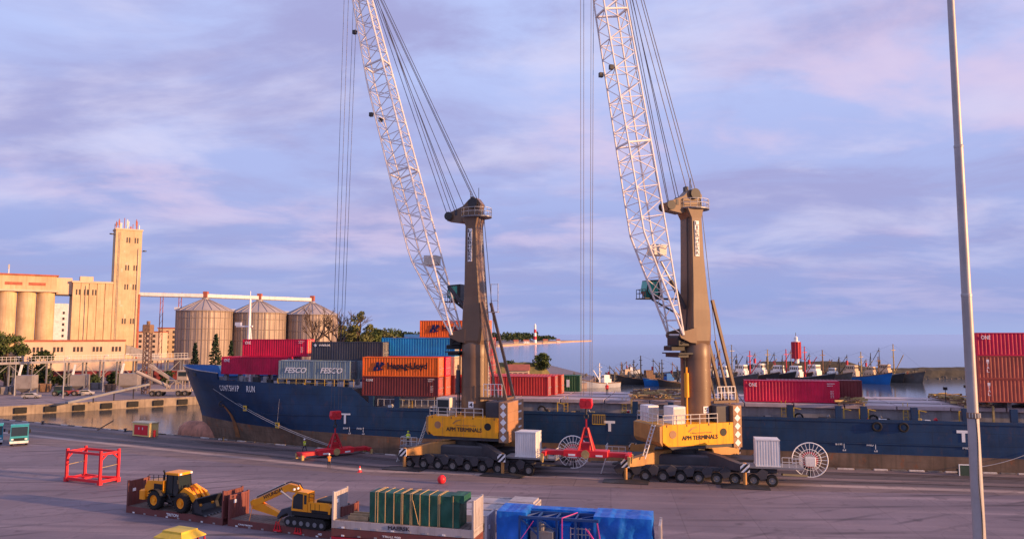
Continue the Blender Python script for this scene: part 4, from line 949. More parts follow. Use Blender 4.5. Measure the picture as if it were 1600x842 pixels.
def hook_and_spreader(mt, Rt, Rr, tipz, rt, hz, sz, srot, labels):
    """hoist ropes (crane part), hook block and spreader hanging from the tip"""
    base = mt @ V(Rr, 0, 0); tp_ = mt @ V(Rt, 0, 0); inv = Matrix.Rotation(-rt.rotation_euler.z, 4, 'Z') @ Matrix.Translation(-rt.location)
    rp = MB()
    for dx, dy in ((-.75, -.35), (-.3, .35), (.55, -.35), (.9, .35)):
        a = inv @ V(tp_.x + dx * 1.1, tp_.y + dy, tipz); b = inv @ V(base.x + dx * .8, base.y + dy * .6, hz + 1.5); rp.cyl(a, b, .034, n=5)
    rp.build('hoist_rope', M['rope'], rt)
    hk = thing('hook_block', labels[0], 'hook block', (base.x, base.y, hz), srot)
    hk.scale = (.8, .8, .9)
    MB().prism([(-.75, .1), (.75, .1), (.95, .6), (.8, 1.35), (-.8, 1.35), (-.95, .6)], -.5, .5).build('block_frame', M['redlit'], hk)
    for x in (-.45, .45):
        MB().disc((x, -.62, .75), .42, (0, 1, 0), 1.24, 18).build('sheave', M['red'], hk, True)
    MB().cyl((0, 0, -.7), (0, 0, .15), .16, n=10).ring((0, 0, -.95), (0, 1, 0), .3, .1, 16, 6).build('hook', M['steel_dark'], hk, True)
    if True: pass
    sp = thing('container_spreader', labels[1], 'spreader', (base.x, base.y, sz), srot)
    MB().bbox(-2.6, 2.6, -.75, .75, 0, .75, .06).build('main_beam', M['redlit'], sp)
    for s in (-1, 1):
        MB().bbox(min(s * 2.55, s * 4.9), max(s * 2.55, s * 4.9), -.5, .5, .08, .58, .05).build('telescopic_arm', M['red'], sp)
        MB().bbox(min(s * 4.6, s * 5.1), max(s * 4.6, s * 5.1), -1.2, 1.2, .02, .5, .04).build('end_beam', M['red'], sp)
        for y in (-1.1, 1.1):
            MB().prism([(0, -.55), (.25, -.75), (.35, .25), (0, .35)], y - .2, y + .2).build('guide_flap', M['ochre'], sp, loc=(s * 4.9 if s > 0 else s * 4.9 - .3, 0, 0))
        MB().box(s * 1.6 - .4, s * 1.6 + .4, -.78, -.755, .1, .3).build('plate', M['wlet'], sp)
    zf_ = .7 + (hz - sz - 1.85) * .72; fr = MB().bar((0, 0, zf_ - .1), (0, 0, hz - sz - 1.15), .16)
    for sx_ in (-1, 1):
        for sy_ in (-1, 1): fr.bar((sx_ * .85, sy_ * .6, .7), (sx_ * .16, sy_ * .12, zf_), .2)
    for k in (.3, .6):
        z = .7 + (zf_ - .7) * k; x = .85 - .69 * k; y = .6 - .48 * k
        fr.bar((-x, -y, z), (x, -y, z), .13).bar((-x, y, z), (x, y, z), .13)
    fr.bbox(-.5, .5, -.35, .35, .75, 1.6, .05)
    fr.build('lifting_frame', M['red'], sp)
    MB().disc((0, -.79, .3), .48, (0, 1, 0), .12, 16).build('hydraulic_unit', M['ochre'], sp, True)
    return sp
f1a, f1b = gnd(633, 733), gnd(784, 743); d1 = (f1b - f1a).normalized(); a1 = atan2(d1.y, d1.x); c1_ = (f1a + f1b) / 2 + V(-d1.y, d1.x, 0) * 6.2
f2a, f2b = gnd(980, 753), gnd(1162, 761); d2 = (f2b - f2a).normalized(); a2 = atan2(d2.y, d2.x); c2_ = (f2a + f2b) / 2 + V(-d2.y, d2.x, 0) * 6.2
U1 = pi - R(19); U2 = pi + R(19)
R1, Z1, R2, Z2 = 19.0, 76.0, 13.1, 84.0
k1, m1 = crane('left mobile harbour crane, its white lattice boom over the red spreader on the quay', c1_.x, c1_.y, a1, U1, R1, Z1, [(2.0, 3.9, .6, 2.6, 2.3, 'cream')], '4', .5, 'cdark')
k2, m2 = crane('right mobile harbour crane with bright yellow side panel and wide lattice boom', c2_.x, c2_.y, a2, U2, R2, Z2, [(3.0, 4.5, -2.6, -.6, 1.9, 'white'), (1.3, 3.0, .5, 2.7, 2.0, 'white')], '5', -.9, 'cyel')
hook_and_spreader(m1, R1 + .5, 20.7, Z1, k1, 5.0, .35, R(36), ['bright red hook block hanging against the blue hull near the bow', 'red container spreader resting on the quay between walking workers'])
hook_and_spreader(m2, R2 - .9, 13.0, Z2, k2, 8.3, 2.9, R(-16), ['red hook block hanging above the spreader in mid air', 'red container spreader hanging in the air right of the left crane'])
# ------------------------------------------------------------------ grain terminal on the left
M['elev'] = pm('ochre_concrete', (.56, .415, .255), .85, 0, .2, .16, streak=.55, dcol=(.40, .23, .12), bump=.15, rust=.35, rcol=(.42, .27, .14), fine=.2)
M['elev2'] = pm('pale_concrete_wall', (.62, .46, .33), .85, 0, .12, .15, streak=.3, dcol=(.36, .26, .18))
M['dwin'] = pm('dark_window', (.05, .04, .04), .4, 0, .2)
M['redtrim'] = pm('red_trim', (.36, .10, .06), .7, 0, .2)
M['silo'] = pm('silo_sheet', (.31, .245, .205), .5, .1, .16, .15, streak=.4, dcol=(.16, .12, .10))
M['siloroof'] = pm('silo_roof_sheet', (.33, .29, .29), .5, .1, .12, .2)
EA = R(36); eo = at(172, 560, 325); eo.z = 0
def EL(x, y=0): return Vector((eo.x + x * cos(EA) - y * sin(EA), eo.y + x * sin(EA) + y * cos(EA), 0))
# tower (origin at its lower left front corner)
tw = thing('elevator_tower', 'tall slim ochre concrete tower of the grain elevator with antennas', 'tower', eo, EA)
TWW = 10.6; TH = at(195, 360, 328).z
MB().box(0, TWW, 0, 7.5, 0, TH).build('wall', M['elev'], tw)
MB().box(TWW - .5, TWW + .25, -.25, .5, 0, TH * .55).build('pilaster', M['redtrim'], tw)
MB().box(-.3, TWW + .3, -.3, 7.8, TH, TH + .7).build('parapet', M['elev2'], tw)
wm = MB().box(0, .55, -.08, .05, 0, 2.4).mesh('window', M['dwin'])
for fz in (.17, .36, .60, .735, .93):
    for x in (4.3, 5.3, 7.6, 8.6): put('window', wm, tw, (x if fz > .4 else x - .4, 0, TH * fz - 1.2 if fz > .1 else 3))
rr = random.Random(3)
for i in range(13):
    x = rr.uniform(0.1, TWW); y = rr.uniform(0, 6.5); h = rr.uniform(1.5, 5.2); mb = MB().cyl((0, 0, 0), (0, 0, h), .16, n=5)
    if i % 2: mb.box(-.3, .3, -.15, .15, h * .4, h * .85)
    mb.build('antenna', M['redtrim'] if i % 3 else M['galv'], tw, loc=(x, y, TH + .7))
for x, z in ((-1.6, TH - 2.2), (TWW + 1.4, TH - 9.0)): MB().bar((0 if x < 0 else TWW, 1, z), (x, 1, z), .25).disc((x, 1, z), .8, (0, 0, 1), .4, 12).build('dish_bracket', M['steel_dark'], tw)
for x in (1.2, 1.7): MB().bar((x, -.15, 2), (x, -.15, TH - 1), .09).build('ladder_rail', M['steel_grey'], tw)
for i in range(22): MB().bar((1.2, -.15, 3 + i * (TH - 5) / 22), (1.7, -.15, 3 + i * (TH - 5) / 22), .08).build('ladder_rung', M['steel_grey'], tw)
MB().cyl((9.3, -.25, 1), (9.3, -.25, TH - 8), .22, n=8).build('downpipe', M['elev2'], tw)
rs = random.Random(8)
for i in range(9): x = rs.uniform(2.2, 8.6); z = rs.uniform(.3, .95) * TH; MB().box(x, x + rs.uniform(.5, 1.3), -.02, .01, z, z + rs.uniform(.6, 2.2)).build('render_patch', M['elev2'], tw)
# middle block with vertical bays
bh = at(140, 439, 318).z; bl = 15.4
blk = thing('silo_block', 'ochre concrete silo block with vertical joints left of the tower', 'building', EL(-bl - .1), EA)
for i in range(5): MB().bbox(i * bl / 5 + .08, (i + 1) * bl / 5 - .08, 0.12 if i % 2 else .0, 12, 0, bh - .8, .08).build('wall_bay', M['elev'], blk)
MB().box(-.3, bl, -.3, 12.3, bh - .8, bh).build('parapet', M['elev2'], blk)
for i, x in enumerate((1.3, 4.4, 7.4)): put('window', wm, blk, (x, 0, bh - 6)); put('window', wm, blk, (x + 1.1, 0, bh - 6))
MB().cyl((5.0, -.2, 1), (5.0, -.2, bh - 2), .16, n=8).build('downpipe', M['elev2'], blk); MB().box(3, 8, 3, 7, bh, bh + 2.2).build('roof_plant', M['elev2'], blk)
# link bridge
lb = thing('link_bridge', 'pale box bridge joining the two silo blocks high up', 'bridge', EL(-bl - 5.8), EA)
MB().box(0, 5.65, 2, 8, at(95, 459, 312).z, at(95, 433, 312).z).build('box_girder', M['elev2'], lb); MB().box(0, 5.65, 1.8, 8.2, at(95, 459, 312).z - .5, at(95, 459, 312).z - .005).build('soffit', M['dwin'], lb)
# cylinder silos with head house
ch_ = at(40, 455, 305).z; ct = at(40, 430, 305).z; cx0 = -bl - 5.9
cyl = thing('cylinder_silos', 'row of ochre concrete cylinder silos under a long head house', 'building', EL(cx0), EA)
cm = MB().lathe([(3.35, 0), (3.35, ch_)], 28).mesh('silo_cylinder', M['elev'], True)
for i in range(9): put('silo_cylinder', cm, cyl, (-3.5 - 6.75 * i, 3.6, 0))
MB().box(-61, .8, -.8, 10, ch_, ch_ + .8).build('cornice', M['elev2'], cyl); MB().box(-61, .0, .2, 9, ch_ + .8, ct).build('head_house', M['elev'], cyl); MB().box(-61.5, .6, -.4, 9.6, ct, ct + .6).build('roof', M['redtrim'], cyl)
w2 = MB().box(0, 6.0, -.1, .1, 0, 1.2).mesh('window', M['redtrim'])
for i in range(6): put('window', w2, cyl, (-10 - i * 8.2, .2, ch_ + 2.6))
MB().cyl((-17, 4, ct), (-17, 4, ct + 4), .12, n=5).box(-17.3, -16.7, 3.8, 4.2, ct + 2.8, ct + 4.6).build('antenna', M['galv'], cyl)
# low annex
an = gnd(37, 588); an = at(37, 575, 285); an.z = 0
ax_ = thing('annex_building', 'long low pinkish building with five triple windows before the silos', 'building', an, EA - .12)
ah = at(110, 531, 295).z; al = 34.0
MB().box(0, al, 0, 12, 0, ah - .6).build('wall', M['elev2'], ax_); MB().box(-.4, al + .4, -.4, 12.4, ah - .6, ah).build('roof', M['redtrim'], ax_)
w3 = MB().box(0, .8, -.1, .1, 0, 1.9).mesh('window', M['dwin'])
for i in range(5):
    for j in range(3): put('window', w3, ax_, (2.6 + i * 6.7 + j * 1.25, 0, ah - 4.6))
MB().add([(al + .5, 2, ah - 2), (al + 13, 2, ah - 6.5), (al + 13, 8, ah - 6.5), (al + .5, 8, ah - 2), (al + .5, 2, ah - 6), (al + 13, 2, ah - 9), (al + 13, 8, ah - 9), (al + .5, 8, ah - 6)], [(0, 1, 2, 3), (4, 5, 6, 7), (0, 1, 5, 4), (1, 2, 6, 5), (2, 3, 7, 6), (3, 0, 4, 7)]).build('sloping_wing', M['coam'], ax_)
# white block behind
wb_ = at(86, 500, 400); o = thing('white_tower_block', 'narrow white residential block seen between the silo buildings', 'building', (wb_.x, wb_.y, 0), EA - .2)
MB().box(-2, 5.2, 0, 8, 0, at(86, 474, 400).z).build('wall', pm('white_render', (.72, .68, .64), .8), o)
for i in range(9): MB().box(3.4, 4.4, -.08, .08, 3 + i * 3.1, 4.4 + i * 3.1).build('window', M['dwin'], o)
# steel silos
silos = []
def steel_silo(label, px, hw, Y, ye, yt):
    c = at(px, 560, Y); r = hw * Y / F; e = at(px, ye, Y - r * .0).z; tp = at(px, yt, Y).z
    o = thing('steel_silo', label, 'silo', (c.x, c.y, 0), 0, 'steel grain silos')
    n = 96; rings = []
    for z in (0, e): rings.append([((r + (.12 if i % 2 else 0)) * cos(2 * pi * i / n), (r + (.12 if i % 2 else 0)) * sin(2 * pi * i / n), z) for i in range(n)])
    MB().loft(rings).build('wall', M['silo'], o)
    MB().lathe([(r + .5, e - .05), (r + .35, e + .15), (1.6, tp - .6), (1.6, tp), (.3, tp + .2)], 40).build('roof', M['siloroof'], o, True)
    for k in range(20):
        a = 2 * pi * k / 20; MB().bar((1.7 * cos(a), 1.7 * sin(a), tp - .5), ((r + .3) * cos(a), (r + .3) * sin(a), e + .3), .16, .22).build('roof_rib', M['siloroof'], o)
    for z in (e - .5, e - 3.2, e - 8, e - 13): MB().ring((0, 0, z), (0, 0, 1), r + .16, .14, 64, 4).build('stiffener_ring', M['silo'], o)
    for k in range(30):
        a = 2 * pi * k / 30; MB().bar(((r + .2) * cos(a), (r + .2) * sin(a), 0), ((r + .2) * cos(a), (r + .2) * sin(a), e), .2, .12).build('stiffener', M['silo'], o)
    MB().box(-r * .95, -r * .78, -r * .5, -r * .4, e + .2, e + 1.6).build('roof_hatch', M['white'], o)
    return c, r, e, tp
S1 = steel_silo('nearest steel silo with cone roof right of the ochre tower', 318, 41, 338, 486, 466)
S2 = steel_silo('middle steel silo with cone roof behind the bow containers', 403, 40, 350, 489, 469)
S3 = steel_silo('rightmost steel silo behind the bare tree', 486, 39, 362, 492, 472)
cv = thing('silo_conveyor', 'pale conveyor bridge running from the tower over the three silo tops', 'conveyor')
pts = [V(*(EL(TWW - .5, 1).xy), at(208, 459, 330).z), V(S1[0].x, S1[0].y, S1[3] + 1.2), V(S2[0].x, S2[0].y, S2[3] + 1.2), V(S3[0].x, S3[0].y, S3[3] + 1.2)]
for a, b in zip(pts[:-1], pts[1:]):
    MB().bar(a, b, 1.6, 1.5).build('gallery', M['white'], cv); MB().bar(a + V(0, 0, -.95), b + V(0, 0, -.95), 1.2, .35).build('gallery_truss', M['steel_grey'], cv)
    MB().bbox(b.x - 1, b.x + 1, b.y - 1, b.y + 1, b.z - .7, b.z + 1.9, .1).build('drive_head', M['redtrim'], cv)
for f in (.35, .62):
    p = pts[0].lerp(pts[1], f); mb = MB()
    for d in (-.9, .9): mb.bar((p.x + d, p.y, 0), (p.x + d * .6, p.y, p.z - .9), .25)
    for i in range(12): mb.bar((p.x - .9 + .01 * i, p.y, i * 3), (p.x + .9, p.y, i * 3 + 3), .1)
    mb.build('support_trestle', M['redtrim'], cv)
# apartment blocks behind
def block(label, px0, px1, yt, Y, floors, mat, seed=0):
    a = at(px0, 540, Y); b = at(px1, 540, Y); h = at(px0, yt, Y).z; w = b.x - a.x
    o = thing('apartment_block', label, 'building', (a.x, Y, 0), .15); MB().box(0, w, 0, 14, 0, h).build('wall', mat, o); MB().box(-.4, w + .4, -.4, 14.4, h, h + .6).build('roof', M['redtrim'], o)
    wmx = MB().box(0, 1.5, -.08, .08, 0, 1.6).mesh('window', M['dwin']); n = max(2, int(w / 3.6))
    for f in range(floors):
        for i in range(n): put('window', wmx, o, (1 + i * (w - 1.5) / n, 0, h - 3 - f * 3.1))
block('pale yellow apartment block between the tower and the first steel silo', 214, 248, 519, 440, 4, M['elev2']); block('cream apartment block right beside the first steel silo', 246, 279, 513, 460, 5, M['elev'])
# elevated belt gallery with railing, legs and hoppers
ga = at(-60, 567, 222); gb = at(296, 557, 262); gz0, gz1 = at(0, 568, 228).z, at(290, 560, 261).z
gal = thing('belt_gallery', 'long elevated conveyor walkway with railings before the annex building', 'conveyor')
A = V(ga.x, ga.y, gz0); B = V(gb.x, gb.y, gz1)
MB().bar(A, B, 3.0, .7).build('girder', M['coam'], gal)
off = V(0, -1.4, .35); r_ = MB(); n = 60
for i in range(n + 1):
    p = A.lerp(B, i / n) + off; r_.bar(p, p + V(0, 0, 1.6), .09)
for q in (.8, 1.6): r_.bar(A + off + V(0, 0, q), B + off + V(0, 0, q), .09)
r_.build('railing', M['railing'], gal)
for i in range(13):
    p = A.lerp(B, (i + .5) / 13)
    MB().bar((p.x, p.y - 1, 0), (p.x, p.y - 1, p.z - .3), .4).bar((p.x, p.y + 1, 0), (p.x, p.y + 1, p.z - .3), .4).bar((p.x, p.y - 1, p.z * .5), (p.x, p.y + 1, p.z * .5), .2).build('trestle_leg', M['steel_grey'], gal)
for i in range(12):
    p = A.lerp(B, (i + .5) / 13); q = A.lerp(B, (i + 1.5) / 13); z = p.z - .4
    MB().bar((p.x, p.y - 1, z * .35 if i % 2 else z), (q.x, q.y - 1, z if i % 2 else z * .35), .16).build('trestle_brace', M['steel_grey'], gal)
M['hop'] = pm('grey_hopper', (.24, .22, .22), .7, .1, .2, .4, rust=.4)
def hopper(label, px0, px1, y0, y1, Y):
    a = at(px0, y1, Y); b = at(px1, y0, Y); w = b.x - a.x; o = thing('loading_hopper', label, 'hopper', (a.x + w / 2, Y, 0), .2, 'hoppers under the gallery')
    h0, h1 = a.z, b.z; MB().box(-w / 2, w / 2, -2.2, 2.2, h0, h1).build('bin', M['hop'], o)
    MB().loft([[(x * w / 2, y * 2.2, h0 - .003) for x, y in ((-1, -1), (1, -1), (1, 1), (-1, 1))], [(x * w / 6, y * .8, h0 - 1.2) for x, y in ((-1, -1), (1, -1), (1, 1), (-1, 1))]]).build('chute', M['hop'], o)
    for x in (-1, 1):
        for y in (-1, 1): MB().bar((x * w / 2 * .95, y * 2.1, 0), (x * w / 2 * .95, y * 2.1, h0), .3).build('leg', M['steel_grey'], o)
    MB().bar((-w / 2, 0, h1), (-w / 2 + .6, 0, h1 + 3), .5).build('spout', M['white'], o)
hopper('leftmost grey hopper bin on legs beneath the belt gallery', 30, 54, 586, 606, 212); hopper('middle grey hopper bin on legs beneath the belt gallery', 114, 136, 585, 602, 222); hopper('rightmost grey hopper bin on legs near the mobile ship loader', 190, 217, 583, 601, 226)
# rail wagons
M['wag'] = pm('wagon_red', (.26, .045, .045), .6, 0, .2, .5, streak=.4, rust=.3)
def wagon(label, p, L, rz):
    o = thing('hopper_wagon', label, 'wagon', p, rz, 'hopper wagons behind the gallery')
    MB().prism([(1.4, 1.2), (L - 1.4, 1.2), (L, 2.4), (L, 4.3), (0, 4.3), (0, 2.4)], -1.5, 1.5).build('body', M['wag'], o)
    for i in range(8): MB().box(.3 + i * (L - .7) / 7.2, .5 + i * (L - .7) / 7.2, -1.6, -1.505, 2.4, 4.3).build('rib', M['wag'], o)
    MB().box(0, L, -.5, .5, .8, 1.19).build('underframe', M['steel_dark'], o)
    for x in (1.6, 3.2, L - 3.2, L - 1.6): MB().disc((x, -.9, .48), .48, (0, 1, 0), 1.8, 14).build('wheelset', M['steel_dark'], o, True)
wr = .12
for i, (px, lb) in enumerate(((30, 'leftmost dark red hopper wagon under the gallery'), (92, 'dark red hopper wagon before the annex building, second from left'), (166, 'dark red hopper wagon behind the tall lattice mast'), (232, 'rightmost dark red hopper wagon behind the mobile ship loader'))):
    p = at(px, 590, 256 + i * 2); p.z = 0; wagon(lb, p, 14.2, wr)
struct(MB().bar((-230, 236, .05), (-60, 264, .05), 3.2, .1).build('railway_bed', M['track']))
# lattice mast
p = at(228, 600, 214); lm_ = thing('lattice_mast', 'dark brown lattice mast rising beside the ship loader', 'mast', (p.x, p.y, 0)); h = at(228, 508, 214).z; mb = MB(); w = .8
for x in (-w, w):
    for y in (-w, w): mb.bar((x, y, 0), (x, y, h), .26)
n = 14
for i in range(n):
    z0 = h * i / n; z1 = h * (i + 1) / n
    for a, b in (((-w, -w), (w, -w)), ((w, -w), (w, w)), ((w, w), (-w, w)), ((-w, w), (-w, -w))): mb.bar((*a, z0), (*b, z1), .16); mb.bar((*a, z1), (*b, z1), .16)
mb.build('lattice', pm('brown_steel', (.16, .105, .09), .7, 0, .3), lm_); MB().bbox(-1.2, 1.2, -1.2, 1.2, h - 2.2, h + .2, .2).build('mast_head', M['rusty'], lm_); MB().cyl((0, 0, h), (0, 0, h + 1.2), .5, n=10).build('cap', M['rusty'], lm_)
for i, (px, py) in enumerate(((22, 618), (98, 622), (160, 612), (192, 605))):
    p = gnd(px, py); o = thing('quay_lamp_post', ['thin grey lamp post at the left end of the terminal quay', 'thin grey lamp post between the hoppers on the terminal quay', 'thin grey lamp post right of the pale grey car', 'thin grey lamp post beside the rightmost hopper'][i], 'lamp post', p, 0, 'terminal lamp posts')
    MB().cyl((0, 0, 0), (0, 0, 10.5), .14, .08, n=8).bar((0, 0, 10.5), (.9, -.3, 10.7), .1).build('pole', M['galv'], o); MB().box(.7, 1.4, -.5, -.1, 10.62, 10.8).build('lamp_head', M['wlet'], o)
# mobile ship loader
p = gnd(262, 618); sl_ = thing('ship_loader', 'pale mobile conveyor loader on wheels with two inclined booms', 'loader', (p.x, p.y, .01), .08)
MB().bbox(-4.5, 6.5, -1.3, 1.3, 1.2, 1.9, .1).build('chassis', pm('loader_beige', (.36, .30, .26), .7, 0, .2, rust=.3), sl_); lw = shared_wheel(.75, .6)
for x in (-3.6, -1.8, 3.4, 5.2):
    for y in (-1.4, 1.4): add_wheel(sl_, lw, (x, y, .75))
MB().cyl((-8.6, 0, 6.6), (.5, 0, 2.3), .5, n=12).build('lower_boom', pm('loader_beige', (.36, .30, .26)), sl_, True); MB().bar((-5.4, .4, 8.4), (2.4, .4, 3.4), .7, .8).build('upper_boom', pm('loader_beige', (.36, .30, .26)), sl_)
MB().bbox(2.6, 5.6, -1.1, 1.1, 4.2, 7.0, .15).build('machine_cabin', pm('loader_beige', (.36, .30, .26)), sl_); MB().box(3.0, 5.2, -1.13, -1.105, 5.4, 6.6).build('window', M['glass'], sl_)
mb = MB()
for x in (0, 2.4, 4.2, 6.0): mb.bar((x, -1, 1.9), (x, -1, 4.4), .2).bar((x, 1, 1.9), (x, 1, 4.4), .2)
mb.bar((0, -1, 4.3), (6, -1, 4.3), .2).bar((0, -1, 1.9), (2.4, -1, 4.3), .14).bar((2.4, -1, 4.3), (6, -1, 1.9), .14).bar((2.6, -1, 7), (-3, 0, 7.2), .12).bar((6.2, -1, 2), (9.6, -.6, 1.2), .3).build('frame', pm('loader_beige', (.36, .30, .26)), sl_)
# parked cars and small plant on the terminal quay
def smallcar(label, px, py, col, rz=0.2):
    p = gnd(px, py); o = thing('parked_car', label, 'car', p, rz)
    MB().prism([(-2.1, .35), (2.1, .35), (2.1, .85), (1.2, .95), (.6, 1.45), (-1.1, 1.45), (-1.8, .95), (-2.1, .9)], -.85, .85).build('body', pm('car_' + label[:8], col, .35), o)
    MB().prism([(1.05, .98), (.55, 1.38), (-1.05, 1.38), (-1.6, .98)], -.87, .87).build('window', M['glass'], o)
    w = shared_wheel(.32, .2)
    for x in (-1.3, 1.3):
        for y in (-.8, .8): add_wheel(o, w, (x, y, .32))
smallcar('small dark grey car parked on the terminal quay near the left edge', 49, 622, (.30, .29, .30)); smallcar('small pale grey car parked on the quay below the middle hopper', 134, 617, (.42, .40, .40), .4)
def backhoe(label, px, py, col, rz):
    p = gnd(px, py); o = thing('yard_tractor', label, 'tractor', p, rz)
    MB().bbox(-1.6, 1.9, -.7, .7, .6, 1.5, .1).build('body', col, o); MB().bbox(-1.5, .2, -.65, .65, 1.5, 2.7, .12).build('cab', M['glass'], o); w = shared_wheel(.7, .45)
    for x in (-1.1, 1.3):
        for y in (-.85, .85): add_wheel(o, w, (x, y, .7))
    MB().bar((1.8, -.5, 1.2), (3.2, -.5, .5), .2).bar((1.8, .5, 1.2), (3.2, .5, .5), .2).box(3.0, 3.4, -1, 1, .1, .8).build('loader_arm', M['steel_grey'], o)
backhoe('dark green tractor standing on the terminal quay', 94, 618, pm('tractor_green', (.03, .09, .06), .5), .2); backhoe('red tractor on the terminal quay beside the green one', 110, 618, M['wag'], .2)

# low inclined conveyor and dark bins on the terminal quay
a = gnd(104, 633); b = at(232, 600, 203); o = thing('ground_conveyor', 'long thin inclined conveyor lying along the terminal quay', 'conveyor')
MB().bar(a + V(0, 0, .6), b, .9, .5).build('belt_frame', M['steel_grey'], o)
for f in (.3, .55, .8):
    p = (a + V(0, 0, .6)).lerp(b, f); MB().bar((p.x, p.y, 0), (p.x, p.y, p.z - .2), .2).build('leg', M['steel_dark'], o)
for i, (px, py, w, h) in enumerate(((70, 612, 3.2, 2.4), (150, 608, 4.0, 2.0), (172, 614, 2.6, 2.6), (10, 616, 3.4, 2.2))):
    p = gnd(px, py); o = thing('scrap_bin', ['dark open steel bin right of the leftmost hopper', 'low dark open steel bin right of the middle hopper', 'tall dark open steel bin beside a lamp post on the quay', 'dark open steel bin at the left edge of the terminal quay'][i], 'bin', p, .2, 'steel bins on the terminal quay')
    MB().loft([[(x * k * w / 2, y * k * 1.3, z) for x, y in ((-1, -1), (1, -1), (1, 1), (-1, 1))] for k, z in ((.8, .1), (1, h), (.94, h), (.76, .3))]).build('tub', M['hop'] if i % 2 else M['rusty'], o)
    for x in (-.3, .3): MB().box(x * w - .08, x * w + .08, -1.36, -1.2, .2, h).build('rib', M['steel_dark'], o)
# ------------------------------------------------------------------ vegetation
def leafmat(n, a): 
    m = pm('leaf_' + n, a, .7, 0, .45, .25, spec=.2); return m
LM = dict(dark=leafmat('dark', (.035, .055, .022)), mid=leafmat('mid', (.07, .095, .028)), olive=leafmat('olive', (.11, .115, .04)), pine=leafmat('pine', (.022, .045, .025)))
M['bark'] = pm('bark', (.09, .06, .045), .9, 0, .3, 1)
def leafquads(mb, c, s, rr):
    n = Vector((rr.gauss(0, 1), rr.gauss(0, 1), rr.gauss(0, .8))).normalized(); a = n.orthogonal().normalized() * s; b = n.cross(a).normalized() * s * .7
    mb.add([c - a, c + b, c + a, c - b], [(0, 1, 2, 3)])
def limb(mb, a, b, r0, r1, rr, n=3):
    pts = [a.lerp(b, i / n) + (V(rr.uniform(-1, 1), rr.uniform(-1, 1), 0) * (b - a).length * .05 if 0 < i < n else V(0, 0, 0)) for i in range(n + 1)]
    for i in range(n): mb.cyl(pts[i], pts[i + 1], r0 + (r1 - r0) * i / n, r0 + (r1 - r0) * (i + 1) / n, n=6, cap=False)
    return pts
def tree(label, p, h, rad, mat, seed, n=1400, trunkf=.3, ls=.45, lobes=12, cat='tree', name='tree', squash=.8):
    rr = random.Random(seed); o = thing(name, label, cat, p, 0); tk = MB(); lf = MB()
    limb(tk, V(0, 0, -.1), V(0, 0, h * .75), max(.12, h * .03), h * .01, rr); cs = []
    for i in range(lobes):
        a = rr.uniform(0, 2 * pi); z = h * rr.uniform(trunkf + .1, .9); q = (1 - abs((z / h - .58) / .5) ** 2) ** .5 if abs((z / h - .58) / .5) < 1 else .2
        d = rad * q * rr.uniform(.25, .85); c = V(d * cos(a), d * sin(a), z); cs.append((c, rad * rr.uniform(.28, .5)))
        limb(tk, V(0, 0, max(h * .12, z - h * .25)), c, h * .012, .04, rr)
    cs.append((V(0, 0, h * .85), rad * .4))
    for i in range(n):
        c, r = rr.choice(cs); d = Vector((rr.gauss(0, 1), rr.gauss(0, 1), rr.gauss(0, 1))).normalized() * r * rr.uniform(.35, 1.05); d.z *= squash
        leafquads(lf, c + d, ls * rr.uniform(.6, 1.3), rr)
    tk.build('trunk', M['bark'], o); lf.build('crown', mat, o); return o
def conifer(label, p, h, rad, seed):
    rr = random.Random(seed); o = thing('conifer', label, 'tree', p, 0); tk = MB().cyl((0, 0, 0), (0, 0, h), h * .018, .03, n=6); lf = MB(); k = int(h * 2.2)
    for i in range(k):
        z = h * (.12 + .86 * i / k); r = rad * (1 - z / h) ** .85 * rr.uniform(.75, 1.15) + .15
        for j in range(7):
            a = rr.uniform(0, 2 * pi); e = V(r * cos(a), r * sin(a), z - r * .18); tk.cyl((0, 0, z), e, .05, .02, n=4, cap=False)
            for q in range(7):
                f = rr.uniform(.25, 1.05); leafquads(lf, V(0, 0, z).lerp(e, f) + V(rr.uniform(-.2, .2), rr.uniform(-.2, .2), rr.uniform(-.25, .1)), .32 * rr.uniform(.6, 1.3), rr)
    tk.build('trunk', M['bark'], o); lf.build('crown', LM['pine'], o)
def baretree(label, p, h, seed):
    rr = random.Random(seed); o = thing('bare_tree', label, 'tree', p, 0); tk = MB(); tw_ = MB()
    limb(tk, V(0, 0, 0), V(.3, 0, h * .5), h * .028, h * .018, rr)
    def br(a, d, l, r, k):
        b = a + d * l; (tk if k > 1 else tw_).cyl(a, b, r, r * .6, n=5, cap=False)
        if k == 0: return
        for i in range(3 if k > 1 else 4):
            nd = (d + V(rr.uniform(-.75, .75), rr.uniform(-.75, .75), rr.uniform(-.2, .5))).normalized(); br(a.lerp(b, rr.uniform(.55, 1)), nd, l * rr.uniform(.55, .8), r * .6, k - 1)
    for i in range(5): br(V(.3 * i / 5, 0, h * (.35 + .03 * i)), V(rr.uniform(-.8, .8), rr.uniform(-.5, .5), .9).normalized(), h * .22, h * .012, 3)
    tk.build('trunk', M['bark'], o); tw_.build('twigs', M['bark'], o)
def gp(px, Y, z=0): k = at(px, 540, Y); return (k.x, k.y, z)
tree('broad tree at the left edge before the silos', gp(12, 235), at(12, 514, 235).z, 5.6, LM['mid'], 1, 1900, .25, .42, 14); tree('dark lower tree right of the one at the left edge', gp(34, 243), at(34, 530, 243).z, 4.0, LM['dark'], 2, 1300, .1, .4)
tree('round dark bush tree before the annex building wall', gp(69, 246), at(69, 545, 246).z, 4.0, LM['dark'], 3, 1600, .1, .4); tree('dark bush below the belt gallery beside the rounded one', gp(76, 238), 6.0, 3.0, LM['dark'], 4, 900, .05, .36)
